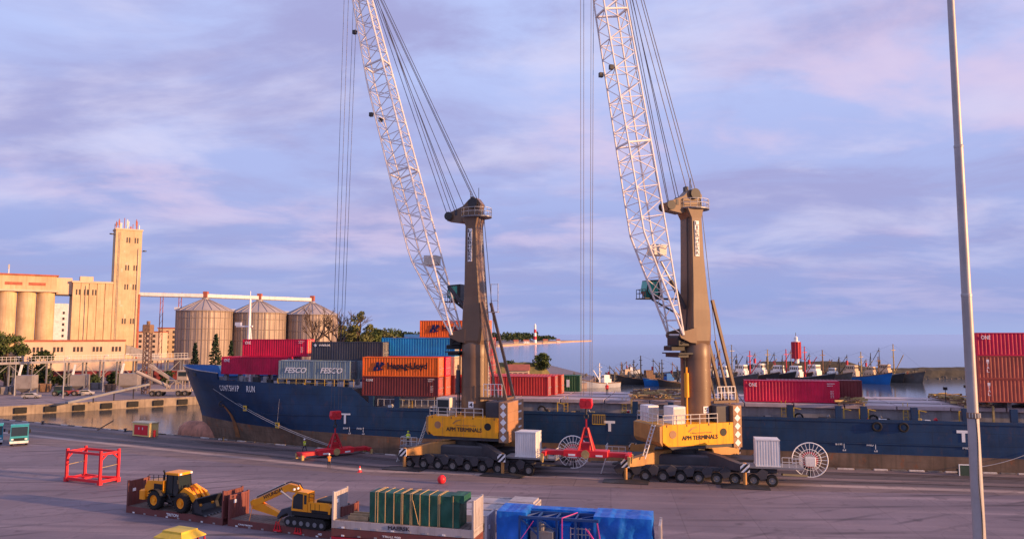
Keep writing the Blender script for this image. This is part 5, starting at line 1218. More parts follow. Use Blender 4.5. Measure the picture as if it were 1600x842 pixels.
tree('low dark bush under the gallery at the left edge', gp(12, 240), 5.5, 4.0, LM['dark'], 41, 1000, .05, .4, cat='bush', name='bush'); tree('low dark bush between the middle hopper and the wagons', gp(148, 240), 4.0, 2.6, LM['dark'], 42, 800, .05, .36, cat='bush', name='bush')
for i, (px, r_) in enumerate(((104, 2.8), (180, 2.6), (212, 3.0), (262, 2.6))):
    tree(['low dark bush under the gallery left of the middle hopper', 'low dark bush under the gallery behind the right hopper', 'low dark bush at the foot of the lattice mast', 'low dark bush behind the ship loader'][i], gp(px, 250 + 2 * i), 4.2, r_, LM['dark'], 60 + i, 800, .05, .38, cat='bush', name='bush')
conifer('smaller dark conifer before the first steel silo', gp(305, 272), at(305, 533, 272).z, 2.4, 5); conifer('larger dark conifer before the first steel silo', gp(337, 262), at(337, 519, 262).z, 3.2, 6); conifer('slim conifer between the first two steel silos', gp(361, 300), at(361, 530, 300).z, 2.0, 16)
baretree('bare leafless tree before the rightmost steel silo', gp(488, 255), at(488, 468, 255).z, 7); baretree('thin leafless tree right of the rightmost steel silo', gp(532, 262), at(534, 468, 262).z, 8)
tree('tall loose green tree right of the steel silos', gp(562, 262), at(562, 478, 262).z, 4.6, LM['olive'], 9, 1300, .45, .4, 11); tree('low green tree beneath the tall loose one', gp(552, 270), at(552, 507, 270).z, 4.2, LM['mid'], 10, 1200, .2, .4)
for i, (px, yt, Y, r_, mt, lb) in enumerate(((602, 513, 420, 7, 'olive', 'brownish tree directly left of the topmost orange container group'), (585, 508, 400, 6, 'mid', 'green tree right of the tall loose tree'), (622, 511, 430, 7, 'mid', 'green tree above the left end of the blue container'), (640, 516, 410, 5, 'dark', 'dark tree beside the small blue roof'), (536, 505, 410, 6, 'olive', 'brownish tree between the bare trees'))):
    tree(lb, gp(px, Y), at(px, yt, Y).z, r_, LM[mt], 20 + i, 1100, .2, .7)
tree('round green bush on the earth mound beyond the ship', gp(846, 264, 4.5), at(846, 555, 264).z - 4.0, 3.8, LM['mid'], 31, 1700, .0, .38, 14, cat='bush', name='bush')
tree('small dark bush left of the round one beyond the ship', gp(795, 262, 5), 2.6, 2.0, LM['dark'], 32, 700, .0, .3, cat='bush', name='bush')
# wooded headland: one mass of far trees
rr = random.Random(77); wood = MB()
for i in range(520):
    f = rr.random(); X = -900 + 1010 * (f ** .55); Y = 1250 + max(0, (X + 100)) * 2.6 + rr.uniform(0, 420)
    if X > 95 and rr.random() < .75: continue
    h = rr.uniform(12, 24) * (1 if X < 60 else .6); r = rr.uniform(5, 10)
    for k in range(34):
        d = Vector((rr.gauss(0, 1), rr.gauss(0, 1), rr.gauss(0, 1))).normalized() * r * rr.uniform(.4, 1); leafquads(wood, V(X, Y, h * .6) + V(d.x, d.y, d.z * h / r * .45), 2.2 * rr.uniform(.6, 1.4), rr)
stuff(tag(wood.build('headland_wood', LM['dark']), 'dark wooded headland on the far shore', 'wood'))
rr = random.Random(78); wood = MB()
for i in range(160):
    X = rr.uniform(-260, -40); Y = rr.uniform(480, 640); h = rr.uniform(9, 17); r = rr.uniform(3.5, 6)
    for k in range(40):
        d = Vector((rr.gauss(0, 1), rr.gauss(0, 1), rr.gauss(0, 1))).normalized() * r * rr.uniform(.4, 1); leafquads(wood, V(X, Y, h * .6) + V(d.x, d.y, d.z * h / r * .45), 1.1 * rr.uniform(.6, 1.4), rr)
stuff(tag(wood.build('shore_wood', LM['olive']), 'brownish wood along the shore behind the stacked containers', 'wood'))
# far lighthouse and cottages
M['lwhite'] = pm('lighthouse_white', (.8, .78, .76), .6, 0, .05); M['lred'] = pm('lighthouse_red', (.55, .03, .05), .6, 0, .05)
p = at(836, 531, 1420); lh = thing('lighthouse', 'red and white banded lighthouse on the far wooded headland', 'lighthouse', (p.x, p.y, 0)); H_ = at(836, 509, 1420).z
for i in range(5):
    z0 = H_ * i / 5; z1 = H_ * (i + 1) / 5; MB().lathe([(3.2 - .25 * i, z0), (2.95 - .25 * i, z1)], 16).build('band', M['lred'] if i % 2 else M['lwhite'], lh, True)
MB().lathe([(2.6, H_), (2.6, H_ + .6), (1.6, H_ + .7), (1.6, H_ + 3), (.2, H_ + 4.4)], 14).build('lantern', M['lwhite'], lh)
def cottage(label, px, Y, w, h, wall, roof):
    p = gp(px, Y, .5); o = thing('house', label, 'house', p, .2); MB().box(-w / 2, w / 2, -4, 4, 0, h).build('wall', wall, o)
    MB().loft([[(x, -4.5, h), (x, 4.5, h), (x, 0, h + 3)] for x in (-w / 2 - .4, w / 2 + .4)]).build('roof', roof, o)
    for i in range(3): MB().box(-w / 2 + 1 + i * w / 3.2, -w / 2 + 2.4 + i * w / 3.2, -4.08, -3.9, 1.2, 2.8).build('window', M['dwin'], o)
for i, (px, Y, w, h, a, b, lb) in enumerate(((806, 1300, 8, 4, 'elev2', 'redtrim', 'small house under the headland trees nearest the cranes'), (822, 1330, 10, 4, 'lwhite', 'redtrim', 'white house at the foot of the far lighthouse'), (852, 1480, 9, 4, 'elev', 'redtrim', 'ochre house on the headland right of the far lighthouse'), (872, 1620, 8, 3, 'lwhite', 'redtrim', 'last white house near the headland tip'),
        (583, 330, 13, 9, 'elev2', 'redtrim', 'house with red roof behind the charcoal container'), (648, 380, 10, 13.5, 'lwhite', 'blueroof', 'white house with blue roof left of the topmost orange container'))):
    if b == 'blueroof' and b not in M: M[b] = pm('blue_roof', (.03, .12, .30), .6)
    cottage(lb, px, Y, w, h, M[a], M[b])
# long red-roofed sheds on the pier behind the ship
def shed(label, px0, px1, Y, h, rz=-.05):
    a = gp(px0, Y); b = gp(px1, Y); w = b[0] - a[0]; o = thing('pier_shed', label, 'shed', a, rz); MB().box(0, w, 0, 6, 0, h).build('wall', M['elev2'], o); MB().loft([[(x, -.5, h), (x, 6.5, h), (x, 3, h + 1.8)] for x in (-.3, w + .3)]).build('roof', M['redtrim'], o)
    for i in range(4): MB().box(.8 + i * w / 4.3, 1.9 + i * w / 4.3, -.06, .1, h - 2, h - .8).build('window', M['dwin'], o)
shed('low shed with rusty red roof beyond the red hatch containers', 790, 826, 236, 5.6)
# red harbour beacon on the breakwater
p = at(1245, 575, 400); bc = thing('harbour_beacon', 'crimson harbour beacon with white base and lantern behind the trawlers', 'beacon', (p.x, p.y, 0)); zb0, zb1, zb2 = at(1245, 560, 400).z, at(1245, 534, 400).z, at(1245, 526, 400).z
tag(mound('beacon_islet', (p.x - 30, 402, 0), (p.x + 40, 404, 0), 9, 2.4, 12, M['rock'], 9), 'stone islet carrying the crimson harbour beacon', 'islet')
MB().lathe([(1.5, 0), (1.2, zb0)], 16).build('base', M['lwhite'], bc, True); MB().lathe([(2.3, zb0), (2.3, zb1)], 18).build('drum', M['lred'], bc)
for i in range(12):
    a = 2 * pi * i / 12; MB().bar((2.4 * cos(a), 2.4 * sin(a), zb0), (2.4 * cos(a), 2.4 * sin(a), zb1), .25).build('slat', M['lred'], bc)
MB().lathe([(1.9, zb1), (1.9, zb1 + .3), (.95, zb1 + .3), (.95, zb2 - .3), (.15, zb2 + .4)], 14).build('lantern', M['lwhite'], bc); MB().cyl((0, 0, zb2), (0, 0, zb2 + 2.2), .15, n=5).build('finial', M['steel_dark'], bc)
# ------------------------------------------------------------------ boats
def boat(label, px, py, L, hullmat, rz, big=True, seed=0, mastmat='rusty', wh='lwhite', group='trawlers rafted along the breakwater'):
    rr = random.Random(seed); p = gnd(px, py, -2); o = thing('fishing_boat', label, 'boat', p, rz, group); B = L * .15; st_ = 9; rings = []
    for i in range(st_ + 1):
        q = i / st_; x = -L / 2 + L * q; hbw = B * (1 - max(0, (q - .5) / .5) ** 2.2) * (.86 + .14 * min(1, q * 4)); zt = L * (.09 + .085 * max(0, q - .35) ** 2 * 3 + .02 * (1 - q)); xr = L * .06 * max(0, (q - .8) / .2)
        rings.append([(x, -hbw * .75 - .02, -.8), (x + xr * .4, -hbw * .95 - .02, zt * .45), (x + xr, -hbw - .03, zt), (x + xr, hbw + .03, zt), (x + xr * .4, hbw * .95 + .02, zt * .45), (x, hbw * .75 + .02, -.8)])
    MB().loft(rings).build('hull', hullmat, o, True)
    tr = MB()
    for a, b in zip(rings[:-1], rings[1:]):
        for k in (2, 3): tr.bar(Vector(a[k]) + V(0, 0, .1), Vector(b[k]) + V(0, 0, .1), .22, .28)
    tr.build('gunwale', M['rusty'] if seed % 2 else M['coam'], o)
    zd = L * .10; x0, x1 = (-L * .27, -L * .06) if big else (-L * .2, L * .1)
    w = MB().bbox(x0, x1, -B * .54, B * .54, zd, zd + L * .10, .1).bbox(x0 + L * .04, x1 - L * .01, -B * .42, B * .42, zd + L * .10, zd + L * .195, .1).build('wheelhouse', M[wh], o)
    for i in range(4): MB().box(x1 - L * .01 - .02, x1 - L * .01 + .04, -B * .38 + i * B * .2, -B * .38 + i * B * .2 + B * .14, zd + L * .135, zd + L * .172).build('window', M['dwin'], w)
    for i in range(4): MB().box(x0 + L * .055 + i * L * .034, x0 + L * .075 + i * L * .034, -B * .42 - .05, -B * .42 + .02, zd + L * .135, zd + L * .172).build('window', M['dwin'], w)
    for i in range(4): MB().disc((x0 + L * .04 + i * L * .06, -B * .54 - .05, zd + L * .05), L * .012, (0, 1, 0), .1, 10).build('porthole', M['dwin'], w)
    MB().cyl((x0 + L * .03, 0, zd + L * .1), (x0 + L * .03, 0, zd + L * .27), L * .02, n=10).build('funnel', M['lred'] if seed % 3 else M['steel_dark'], w, True)
    hm_ = L * rr.uniform(.48, .66); xm = x1 + L * .08; ms_ = MB().cyl((xm, 0, zd), (xm, 0, hm_), .34, .2, n=6).bar((xm, -1.5, hm_ * .84), (xm, 1.5, hm_ * .84), .22).bar((xm - .3, -.9, hm_ * .66), (xm - .3, .9, hm_ * .66), .22)
    ms_.build('mast', M[mastmat], o); MB().cyl((xm, 0, zd + 1), (xm + L * .2, rr.uniform(-1, 1), hm_ * .72), .17, n=5).build('derrick', M[mastmat], o)
    MB().cyl((-L * .4, 0, zd), (-L * .4, 0, hm_ * .75), .25, .15, n=6).cyl((-L * .4, 0, hm_ * .7), (-L * .46, 0, zd + 1), .08, n=5).build('gallows', M['steel_dark'], o)
    MB().cyl((x0 + L * .02, .5, zd), (x0 + L * .02, .5, hm_ * .9), .22, .12, n=6).bar((x0 + L * .02, -.9, hm_ * .8), (x0 + L * .02, 1.4, hm_ * .8), .16).cyl((x0 + L * .02, .5, hm_ * .85), (x0 - L * .12, 1.2, hm_ * .55), .12, n=5).build('aft_mast', M['steel_dark'] if seed % 2 else M['rusty'], o)
    rg = MB(); rg.cyl((xm, 0, hm_), rings[-1][2], .022, n=4).cyl((xm, 0, hm_), (-L * .4, 0, hm_ * .75), .022, n=4).build('rigging', M['rope'], o)
BM = dict(black=pm('boat_black', (.03, .028, .03), .6, 0, .3, .4, rust=.4), grey=pm('boat_grey', (.10, .09, .085), .6, 0, .3, .4, rust=.5), blue=pm('boat_blue', (.01, .14, .45), .5, 0, .15, .4, rust=.2), white=pm('boat_white', (.42, .44, .5), .5, 0, .12, .4, rust=.2))
hd_ = -.98
for i, (px, mt, mm) in enumerate(((1116, 'grey', 'rusty'), (1143, 'grey', 'steel_grey'), (1171, 'black', 'lred'), (1199, 'black', 'ochre'), (1228, 'black', 'lred'), (1257, 'black', 'lred'), (1285, 'grey', 'rusty'))):
    boat(['leftmost trawler of the raft, just right of the crane column', 'dark grey trawler, second from the crane column in the raft', 'black trawler with red mast, third in the raft', 'black trawler with ochre mast, fourth in the raft', 'black trawler with red mast left of the crimson beacon', 'black trawler with red mast right of the crimson beacon', 'dark grey trawler at the right end of the close raft'][i], px, 596.5 + (i * 7 % 4), 22 + (i * 5 % 4), BM[mt], hd_ + .06 * (i % 3 - 1), True, i + 1, mm)
boat('small dark workboat with white wheelhouse left of the bright blue trawler', 1311, 594, 17, BM['black'], hd_, True, 12, 'steel_dark'); boat('bright blue trawler with ochre mast among the moored boats', 1345, 598, 23, BM['blue'], hd_, True, 13, 'ochre', 'elev2'); boat('dark trawler between the blue and the grey trawlers', 1372, 596, 20, BM['black'], hd_, True, 14, 'rusty', 'elev2')
boat('large grey trawler with cream wheelhouse right of the blue one', 1396, 596, 23, BM['grey'], hd_, True, 15, 'ochre', 'elev2'); boat('small blue boat with white cabin at the right end of the row', 1424, 596, 9, BM['blue'], -1.1, False, 16, 'steel_dark')
boat('pale grey fishing boat with white wheelhouse behind the hatch', 938, 605, 15, BM['white'], pi + .45, True, 17, 'lwhite', group='boats moored by the pier'); boat('dark boat with cream wheelhouse left of the blue workboat', 972, 592, 14, BM['black'], pi + .3, True, 18, 'rusty', 'elev2', 'boats moored by the pier'); boat('black low barge behind the hatch, left of the blue workboat', 1003, 600, 18, BM['black'], pi + .2, True, 19, 'steel_dark', 'rusty', 'boats moored by the pier')
boat('blue workboat with blue wheelhouse left of the right crane column', 1036, 602, 15, BM['blue'], pi + .3, True, 20, 'steel_dark', 'blueboat' if M.setdefault('blueboat', BM['blue']) else '', 'boats moored by the pier'); boat('dark boat half hidden by the right crane column', 1060, 604, 14, BM['black'], pi + .1, True, 21, 'steel_dark', 'lwhite', 'boats moored by the pier')
boat('small cream boat at the foot of the breakwater', 985, 583, 10, BM['white'], .2, False, 22, 'steel_dark', 'lwhite', 'boats moored by the pier')
# ------------------------------------------------------------------ people
def person_mesh(pose, top, legs, key, helmet):
    me = bpy.data.meshes.new('body'); v = []; e = []; r = []
    def a(p, rad, prev=None):
        v.append(p); r.append(rad)
        if prev is not None: e.append((prev, len(v) - 1))
        return len(v) - 1
    lean = .45 if pose == 'bend' else .05; st_ = .32 if pose == 'walk' else .04
    pel = a((0, 0, .95), .135); ab = a((lean * .3, 0, 1.14), .14, pel); chs = a((lean * .75, 0, 1.36), .155, ab); nk = a((lean, 0, 1.50), .065, chs); hd = a((lean * 1.05 + .02, 0, 1.63), .098, nk); tp = a((lean * 1.05 + .02, 0, 1.74), .085, hd)
    for s in (-1, 1):
        f = st_ * s
        hp = a((0, s * .11, .88), .10, pel); kn = a((f * .55 + .04, s * .12, .49), .068, hp); an_ = a((f * 1.0 - .02, s * .12, .09), .045, kn); a((f * 1.0 + .16, s * .13, .04), .035, an_)
        sh = a((lean * .8, s * .20, 1.42), .068, chs); g = -f * .6
        if pose == 'reach': el = a((lean * .8 + .22, s * .24, 1.25), .05, sh); wr_ = a((lean * .8 + .46, s * .16, 1.28), .036, el)
        elif pose == 'bend': el = a((lean * .8 + .15, s * .24, 1.14), .05, sh); wr_ = a((lean * .8 + .3, s * .18, .92), .036, el)
        else: el = a((lean * .8 + g * .4 - .02, s * .26, 1.15), .05, sh); wr_ = a((lean * .8 + g + .08, s * .24, .92), .036, el)
        d = Vector(v[wr_]) - Vector(v[el]); d.normalize(); hnd = a(tuple(Vector(v[wr_]) + d * .07), .034, wr_)
        for k in range(4): a(tuple(Vector(v[hnd]) + d * (.085 - .008 * abs(k - 1.5)) + V(.012 * (k - 1.5), s * .008 * k, 0)), .009, hnd)
        a(tuple(Vector(v[hnd]) + d * .03 + V(.05, 0, 0)), .010, hnd)
    me.from_pydata(v, e, []); o = bpy.data.objects.new('b', me); COL.objects.link(o)
    o.modifiers.new('s', 'SKIN'); ly = me.skin_vertices[0].data
    for i, q in enumerate(r): ly[i].radius = (q, q); ly[i].use_root = (i == 0)
    md = o.modifiers.new('u', 'SUBSURF'); md.levels = 1; md.render_levels = 1
    dg = bpy.context.evaluated_depsgraph_get(); nm = bpy.data.meshes.new_from_object(o.evaluated_get(dg)); bpy.data.objects.remove(o)
    nm.materials.clear()
    for m in (top, legs, M['skin'], M['black']): nm.materials.append(m)
    for p in nm.polygons:
        c = p.center; p.use_smooth = True
        p.material_index = 3 if c.z < .11 else 1 if c.z < .93 and abs(c.y) < .21 and not (c.x > .25 and c.z > .85) else 2 if c.z > 1.5 else 0
        if abs(c.y) > .15 and .78 < c.z < .9: p.material_index = 2
    nm.name = 'body'; return nm, (lean * 1.05 + .02)
def person(label, p, rz, pose, top, legs, hel):
    o = thing('person', label, 'person', p, rz); me, hx = person_mesh(pose, top, legs, '', hel); put('body', me, o)
    MB().lathe([(.135, 1.70), (.125, 1.78), (.08, 1.85), (.01, 1.875)], 14, (hx, 0)).cyl((hx + .1, 0, 1.705), (hx + .19, 0, 1.70), .07, .05, n=8).build('helmet', hel, o, True)
    if top is M['hivis']:
        b = MB(); b.lathe([(.185, 1.10), (.185, 1.15)], 14, (hx * .3, 0)).build('reflective_band', M['wlet'], o)
    fc = MB(); 
    for y in (-.035, .035): fc.box(hx + .085, hx + .1, y - .012, y + .012, 1.655, 1.67)
    fc.box(hx + .085, hx + .098, -.03, .03, 1.575, 1.583); fc.prism([(hx + .08, 1.60), (hx + .125, 1.612), (hx + .085, 1.65)], -.014, .014)
    fc.build('face', M['black'], o)
person('worker in yellow vest and white helmet walking along the quay by the bow', gnd(476, 705), 2.6, 'walk', M['hivis'], M['trousers'], M['wlet'])
person('worker in orange vest standing before the red spreader on the quay', gnd(514, 731), 1.9, 'reach', pm('vest_orange', (.62, .22, .03), .7, 0, .05), M['trousers'], M['wlet'])
p = (k1.matrix_basis @ V(-8.5, -1.6, 2.3)); person('worker in yellow vest standing on the landing of the left crane', p, 1.2, 'stand', M['hivis'], M['trousers'], M['hivis'])
q = SO + u_ * s_of(947, 1) + w_ * 1; person('worker in red jacket and white helmet standing on the ship hatch', (q.x, q.y, 7.73), -1.8, 'stand', M['redlit'], M['trousers'], M['wlet'])
q = SO + u_ * s_of(1512, 3) + w_ * 3; person('person in dark clothes on the ship deck by the lamp mast', (q.x, q.y, 7.73), -1.4, 'stand', M['trousers'], M['trousers'], M['black'])
# ------------------------------------------------------------------ mooring lines with rat guards
def sw(s, t, z): q = SO + u_ * s + w_ * t; return V(q.x, q.y, z)
M['line'] = pm('mooring_rope', (.33, .33, .36), .8, 0, .15)
s = s_of(344, -6.2); st1 = sw(s, -hb(s, 8.0) - .05, 8.2); en1 = gnd(516, 701); en1.z = .4
def sagline(a, b, sag, n=18): return [a.lerp(b, i / n) - V(0, 0, sag * 4 * (i / n) * (1 - i / n)) for i in range(n + 1)]
for i, d in enumerate((0, .45)):
    o = MB().tube(sagline(st1 + V(d, 0, 0), en1 + V(d * 1.5, 0, 0), .9), .05, 5).build('mooring_line', M['line']); tag(o, ['upper grey mooring line slanting from the bow to the quay', 'lower grey mooring line slanting from the bow to the quay'][i], 'rope', 'bow mooring lines')
pl = sagline(st1 + V(.2, 0, 0), en1 + V(.3, 0, 0), .9)
for i, k in enumerate((5, 10)):
    c = pl[k]; o = thing('rat_guard', ['upper yellow rat guard plate on the bow mooring line', 'lower yellow rat guard plate on the bow mooring line'][i], 'rat guard', c, R(-30), 'rat guards on the bow mooring line')
    MB().bbox(-.42, .42, -.05, .05, -.42, .42, .03).build('plate', M['yel'], o); MB().box(-.14, .14, -.09, -.055, -.2, .2).build('lock', M['black'], o)
    MB().cyl((0, 0, .4), (0.0, .4, [3.6, 5.2][i]), .02, n=4).build('tether', M['line'], o)
o = MB().tube(sagline(sw(s_of(1606, -HB), -HB - .05, 2.9), gnd(1500, 738) + V(0, 0, .5), .5), .045, 5).build('mooring_line', M['line']); tag(o, 'grey mooring line from the hull to the quay by the lamp mast', 'rope')
# quay shelter box at the right
p = gnd(1509, 743); o = thing('quay_cabinet', 'small dark green cabinet with white frame on the quay behind the lamp mast', 'cabinet', p, YROT)
MB().bbox(-.62, .62, 0, .6, 0, 1.25, .04).build('body', pm('cabinet_green', (.03, .06, .045), .5), o)
MB().box(-.72, -.625, -.03, .06, 0, 1.255).box(.625, .72, -.03, .06, 0, 1.255).box(-.72, .72, -.03, .06, 1.255, 1.36).build('frame', M['wlet'], o)
# ------------------------------------------------------------------ lamp mast
p = at(1508, 421, 36); o = thing('lamp_mast', 'tall tapering grey steel lamp mast at the right foreground', 'mast', (p.x, p.y, 0))
M['mast'] = pm('mast_steel', (.40, .37, .37), .5, .25, .12, .8, streak=.3, rust=.12)
zs = [0, at(1513, 648, 36).z, at(1505, 460, 36).z, at(1493, 228, 36).z, 41]
def mr(z): return .295 - .17 * z / 41
for i, (a, b) in enumerate(zip(zs[:-1], zs[1:])): MB().lathe([(mr(a) + .0, a), (mr(b) + .012, b), ], 24).build('mast_section', M['mast'], o, True)
for z in zs[2:4]: MB().lathe([(mr(z) + .02, z - .12), (mr(z) + .03, z), (mr(z) + .01, z + .04)], 24).build('joint_collar', M['mast'], o, True)
z = zs[1]; b_ = MB().lathe([(mr(z) + .03, z - .16), (mr(z) + .03, z + .12)], 24).build('clamp_band', M['rusty'], o, True)
for k in range(6):
    a = R(-150 + 24 * k); MB().bar((cos(a) * (mr(z) + .05), sin(a) * (mr(z) + .05), z - .12), (cos(a) * (mr(z) + .05), sin(a) * (mr(z) + .05), z + .1), .05).build('bolt', M['galv'], b_)
mb = MB()
for i in range(14):
    z0 = z - .15 - i * .5; z1 = z0 - .5; f = lambda q: (cos(R(-96)) * (mr(q) + .03) + .03 * sin(q * 1.7), sin(R(-96)) * (mr(q) + .03), q)
    mb.cyl(f(z0), f(z1), .018, n=5)
mb.build('cable', M['steel_dark'], o)
MB().lathe([(.6, 0.01), (.6, .06), (.36, .07), (.34, .4)], 20).build('base_plate', M['mast'], o)
hd = MB().ring((0, 0, 40), (0, 0, 1), 1.4, .08, 24, 6)
for k in range(8):
    a = 2 * pi * k / 8; hd.bar((0, 0, 40), (1.4 * cos(a), 1.4 * sin(a), 40), .08).box(1.4 * cos(a) - .3, 1.4 * cos(a) + .3, 1.4 * sin(a) - .3, 1.4 * sin(a) + .3, 39.5, 39.8)
hd.build('lamp_ring', M['steel_grey'], o)
# ------------------------------------------------------------------ yard objects
# red lifting frame
a, b, c = gnd(100, 751.5), gnd(155, 758), gnd(183, 754)
d = (b - a); L_ = d.length; rz = atan2(d.y, d.x); o = thing('lifting_frame', 'open red steel box frame standing on the yard at the left', 'frame', a, rz); D_ = 2.6; H_ = 3.75
def rfpart(mb, n): return mb.build(n, M['redlit'], o)
for x in (.15, L_ - .15):
    for y in (.15, D_ - .15):
        rfpart(MB().bar((x, y, 0), (x, y, H_), .26, .26).box(x - .2, x + .2, y - .2, y + .2, 0, .5), 'post')
for y in (.15, D_ - .15):
    rfpart(MB().bar((.28, y, .35), (L_ - .28, y, .35), .22, .3), 'bottom_beam'); rfpart(MB().bar((.28, y, H_ - .35), (L_ - .28, y, H_ - .35), .22, .26), 'top_beam')
for x in (.15, L_ - .15):
    rfpart(MB().bar((x, .28, .35), (x, D_ - .28, .35), .22, .28), 'bottom_beam'); rfpart(MB().bar((x, .28, H_ - .35), (x, D_ - .28, H_ - .35), .22, .24), 'top_beam')
    for y, s in ((.28, 1), (D_ - .28, -1)): rfpart(MB().bar((x, y, H_ - 1.0), (x, y + s * .6, H_ - .45), .14), 'gusset')
    MB().bar((x, .28, 1.9), (x, D_ - .28, 2.0), .05).build('chain', M['ochre'], o)
rfpart(MB().bar((.3, .3, .55), (L_ - .3, D_ - .3, .55), .16).bar((L_ * .5, .3, .5), (L_ * .5, D_ - .3, .5), .16), 'floor_brace')
# cream hut with red doors
a, b = gnd(207, 680), gnd(233, 682.5); rz = atan2((b - a).y, (b - a).x); w = (b - a).length; o = thing('fire_cabinet', 'small cream hut with bright red double doors on the quay edge', 'hut', a, rz)
MB().box(0, w, 0, 1.7, 0, 2.15).build('wall', pm('cream_yellow', (.85, .64, .24), .6, 0, .1), o); MB().box(-.12, w + .12, -.15, 1.85, 2.15, 2.32).build('roof', pm('cream_roof', (.68, .56, .36), .6), o)
for i in range(2):
    dd = MB().box(.42 + i * (w - .8) / 2, .38 + (i + 1) * (w - .8) / 2, -.05, -.003, .22, 1.85).build('door', M['redlit'], o); MB().box(w / 2 - .55 + i * .95, w / 2 - .4 + i * .95, -.09, -.052, 1.1, 1.5).build('handle', M['wlet'], dd)
MB().cyl((w + .5, .6, 0), (w + .5, .6, 1.1), .22, n=10).build('hydrant', M['redlit'], o, True)
# fallen red pole leaning on the edge
a = gnd(152, 672); b = at(177, 657, a.y + 2); mb = MB().bar(a + V(0, 0, .05), b, .18); tag(mb.build('leaning_pole', M['rusty']), 'rusty pole leaning out over the water at the quay edge', 'pole')
# red buoy and cone
p = gnd(690, 755); o = thing('red_buoy', 'round bright red buoy lying on the yard before the left crane', 'buoy', p); MB().lathe([(.1, 0.005), (.36, .1), (.5, .38), (.46, .68), (.25, .92), (.1, .98)], 20).build('float', M['redlit'], o, True); MB().ring((0, 0, 1.02), (0, 1, 0), .09, .025, 12, 5).build('eye', M['steel_dark'], o)
p = gnd(562, 737); o = thing('traffic_cone', 'small red traffic cone on the quay right of the spreader', 'cone', p); MB().lathe([(.22, .03), (.05, .75)], 16).build('body', M['redlit'], o, True); MB().box(-.28, .28, -.28, .28, 0.005, .03).build('base', M['redlit'], o); MB().lathe([(.17, .3), (.125, .48)], 16).build('band', M['wlet'], o)
# terminal tractors
M['teal'] = pm('teal_paint', (.035, .30, .38), .4, 0, .1, rust=.1); tw_m = shared_wheel(.52, .35)
def ttractor(label, p, rz):
    o = thing('terminal_tractor', label, 'truck', p, rz, 'teal terminal tractors')
    MB().bbox(-3.6, 1.0, -.45, .45, .55, .95, .05).build('chassis', M['steel_dark'], o)
    MB().prism([(.5, .5), (2.3, .5), (2.35, 1.3), (.5, 1.4)], -1.2, 1.2).build('nose', M['teal'], o)
    cb3 = MB().prism([(.45, 1.4), (2.3, 1.3), (2.05, 2.95), (1.9, 3.05), (.45, 3.05)], -1.15, 1.15).build('cab', M['teal'], o)
    MB().prism([(2.27, 1.5), (2.33, 1.5), (2.12, 2.85), (2.06, 2.85)], -1.05, 1.05).build('windscreen', M['glass'], cb3); MB().box(2.34, 2.4, -.75, .75, .8, 1.2).build('grille', M['black'], o); MB().bbox(.4, 2.0, -1.2, 1.2, 3.05, 3.2, .05).build('cab_roof', M['teal'], cb3)
    for y in (-1.16, 1.16): MB().add([(.6, y, 1.55), (2.05, y, 1.5), (1.88, y, 2.85), (.6, y, 2.88)], [(0, 1, 2, 3)]).build('side_window', M['glass'], cb3)
    MB().box(2.3, 2.45, -1.2, 1.2, .4, .75).build('bumper', M['white'], o)
    for y in (-.85, .85): MB().box(2.36, 2.4, y - .18, y + .18, .95, 1.12).build('headlight', M['wlet'], o)
    for y in (-1.35, 1.35): MB().box(1.9, 1.98, y - .1, y + .1, 1.9, 2.4).build('mirror', M['black'], o)
    for x in (1.3, -2.6):
        for y in (-.95, .95): add_wheel(o, tw_m, (x, y, .52))
    MB().disc((-2.4, 0, .95), .55, (0, 0, 1), .12, 18).build('fifth_wheel', M['steel_dark'], o)
    MB().cyl((.2, -.8, .9), (.2, -.8, 3.2), .09, n=8).build('exhaust', M['galv'], o, True)
ttractor('teal terminal tractor facing the yard near the left edge', gnd(28, 695) + V(-.5, 1, .005), R(-57)); ttractor('teal terminal tractor cut off by the left edge', gnd(-12, 694) + V(-.5, 1, .005), R(-57))
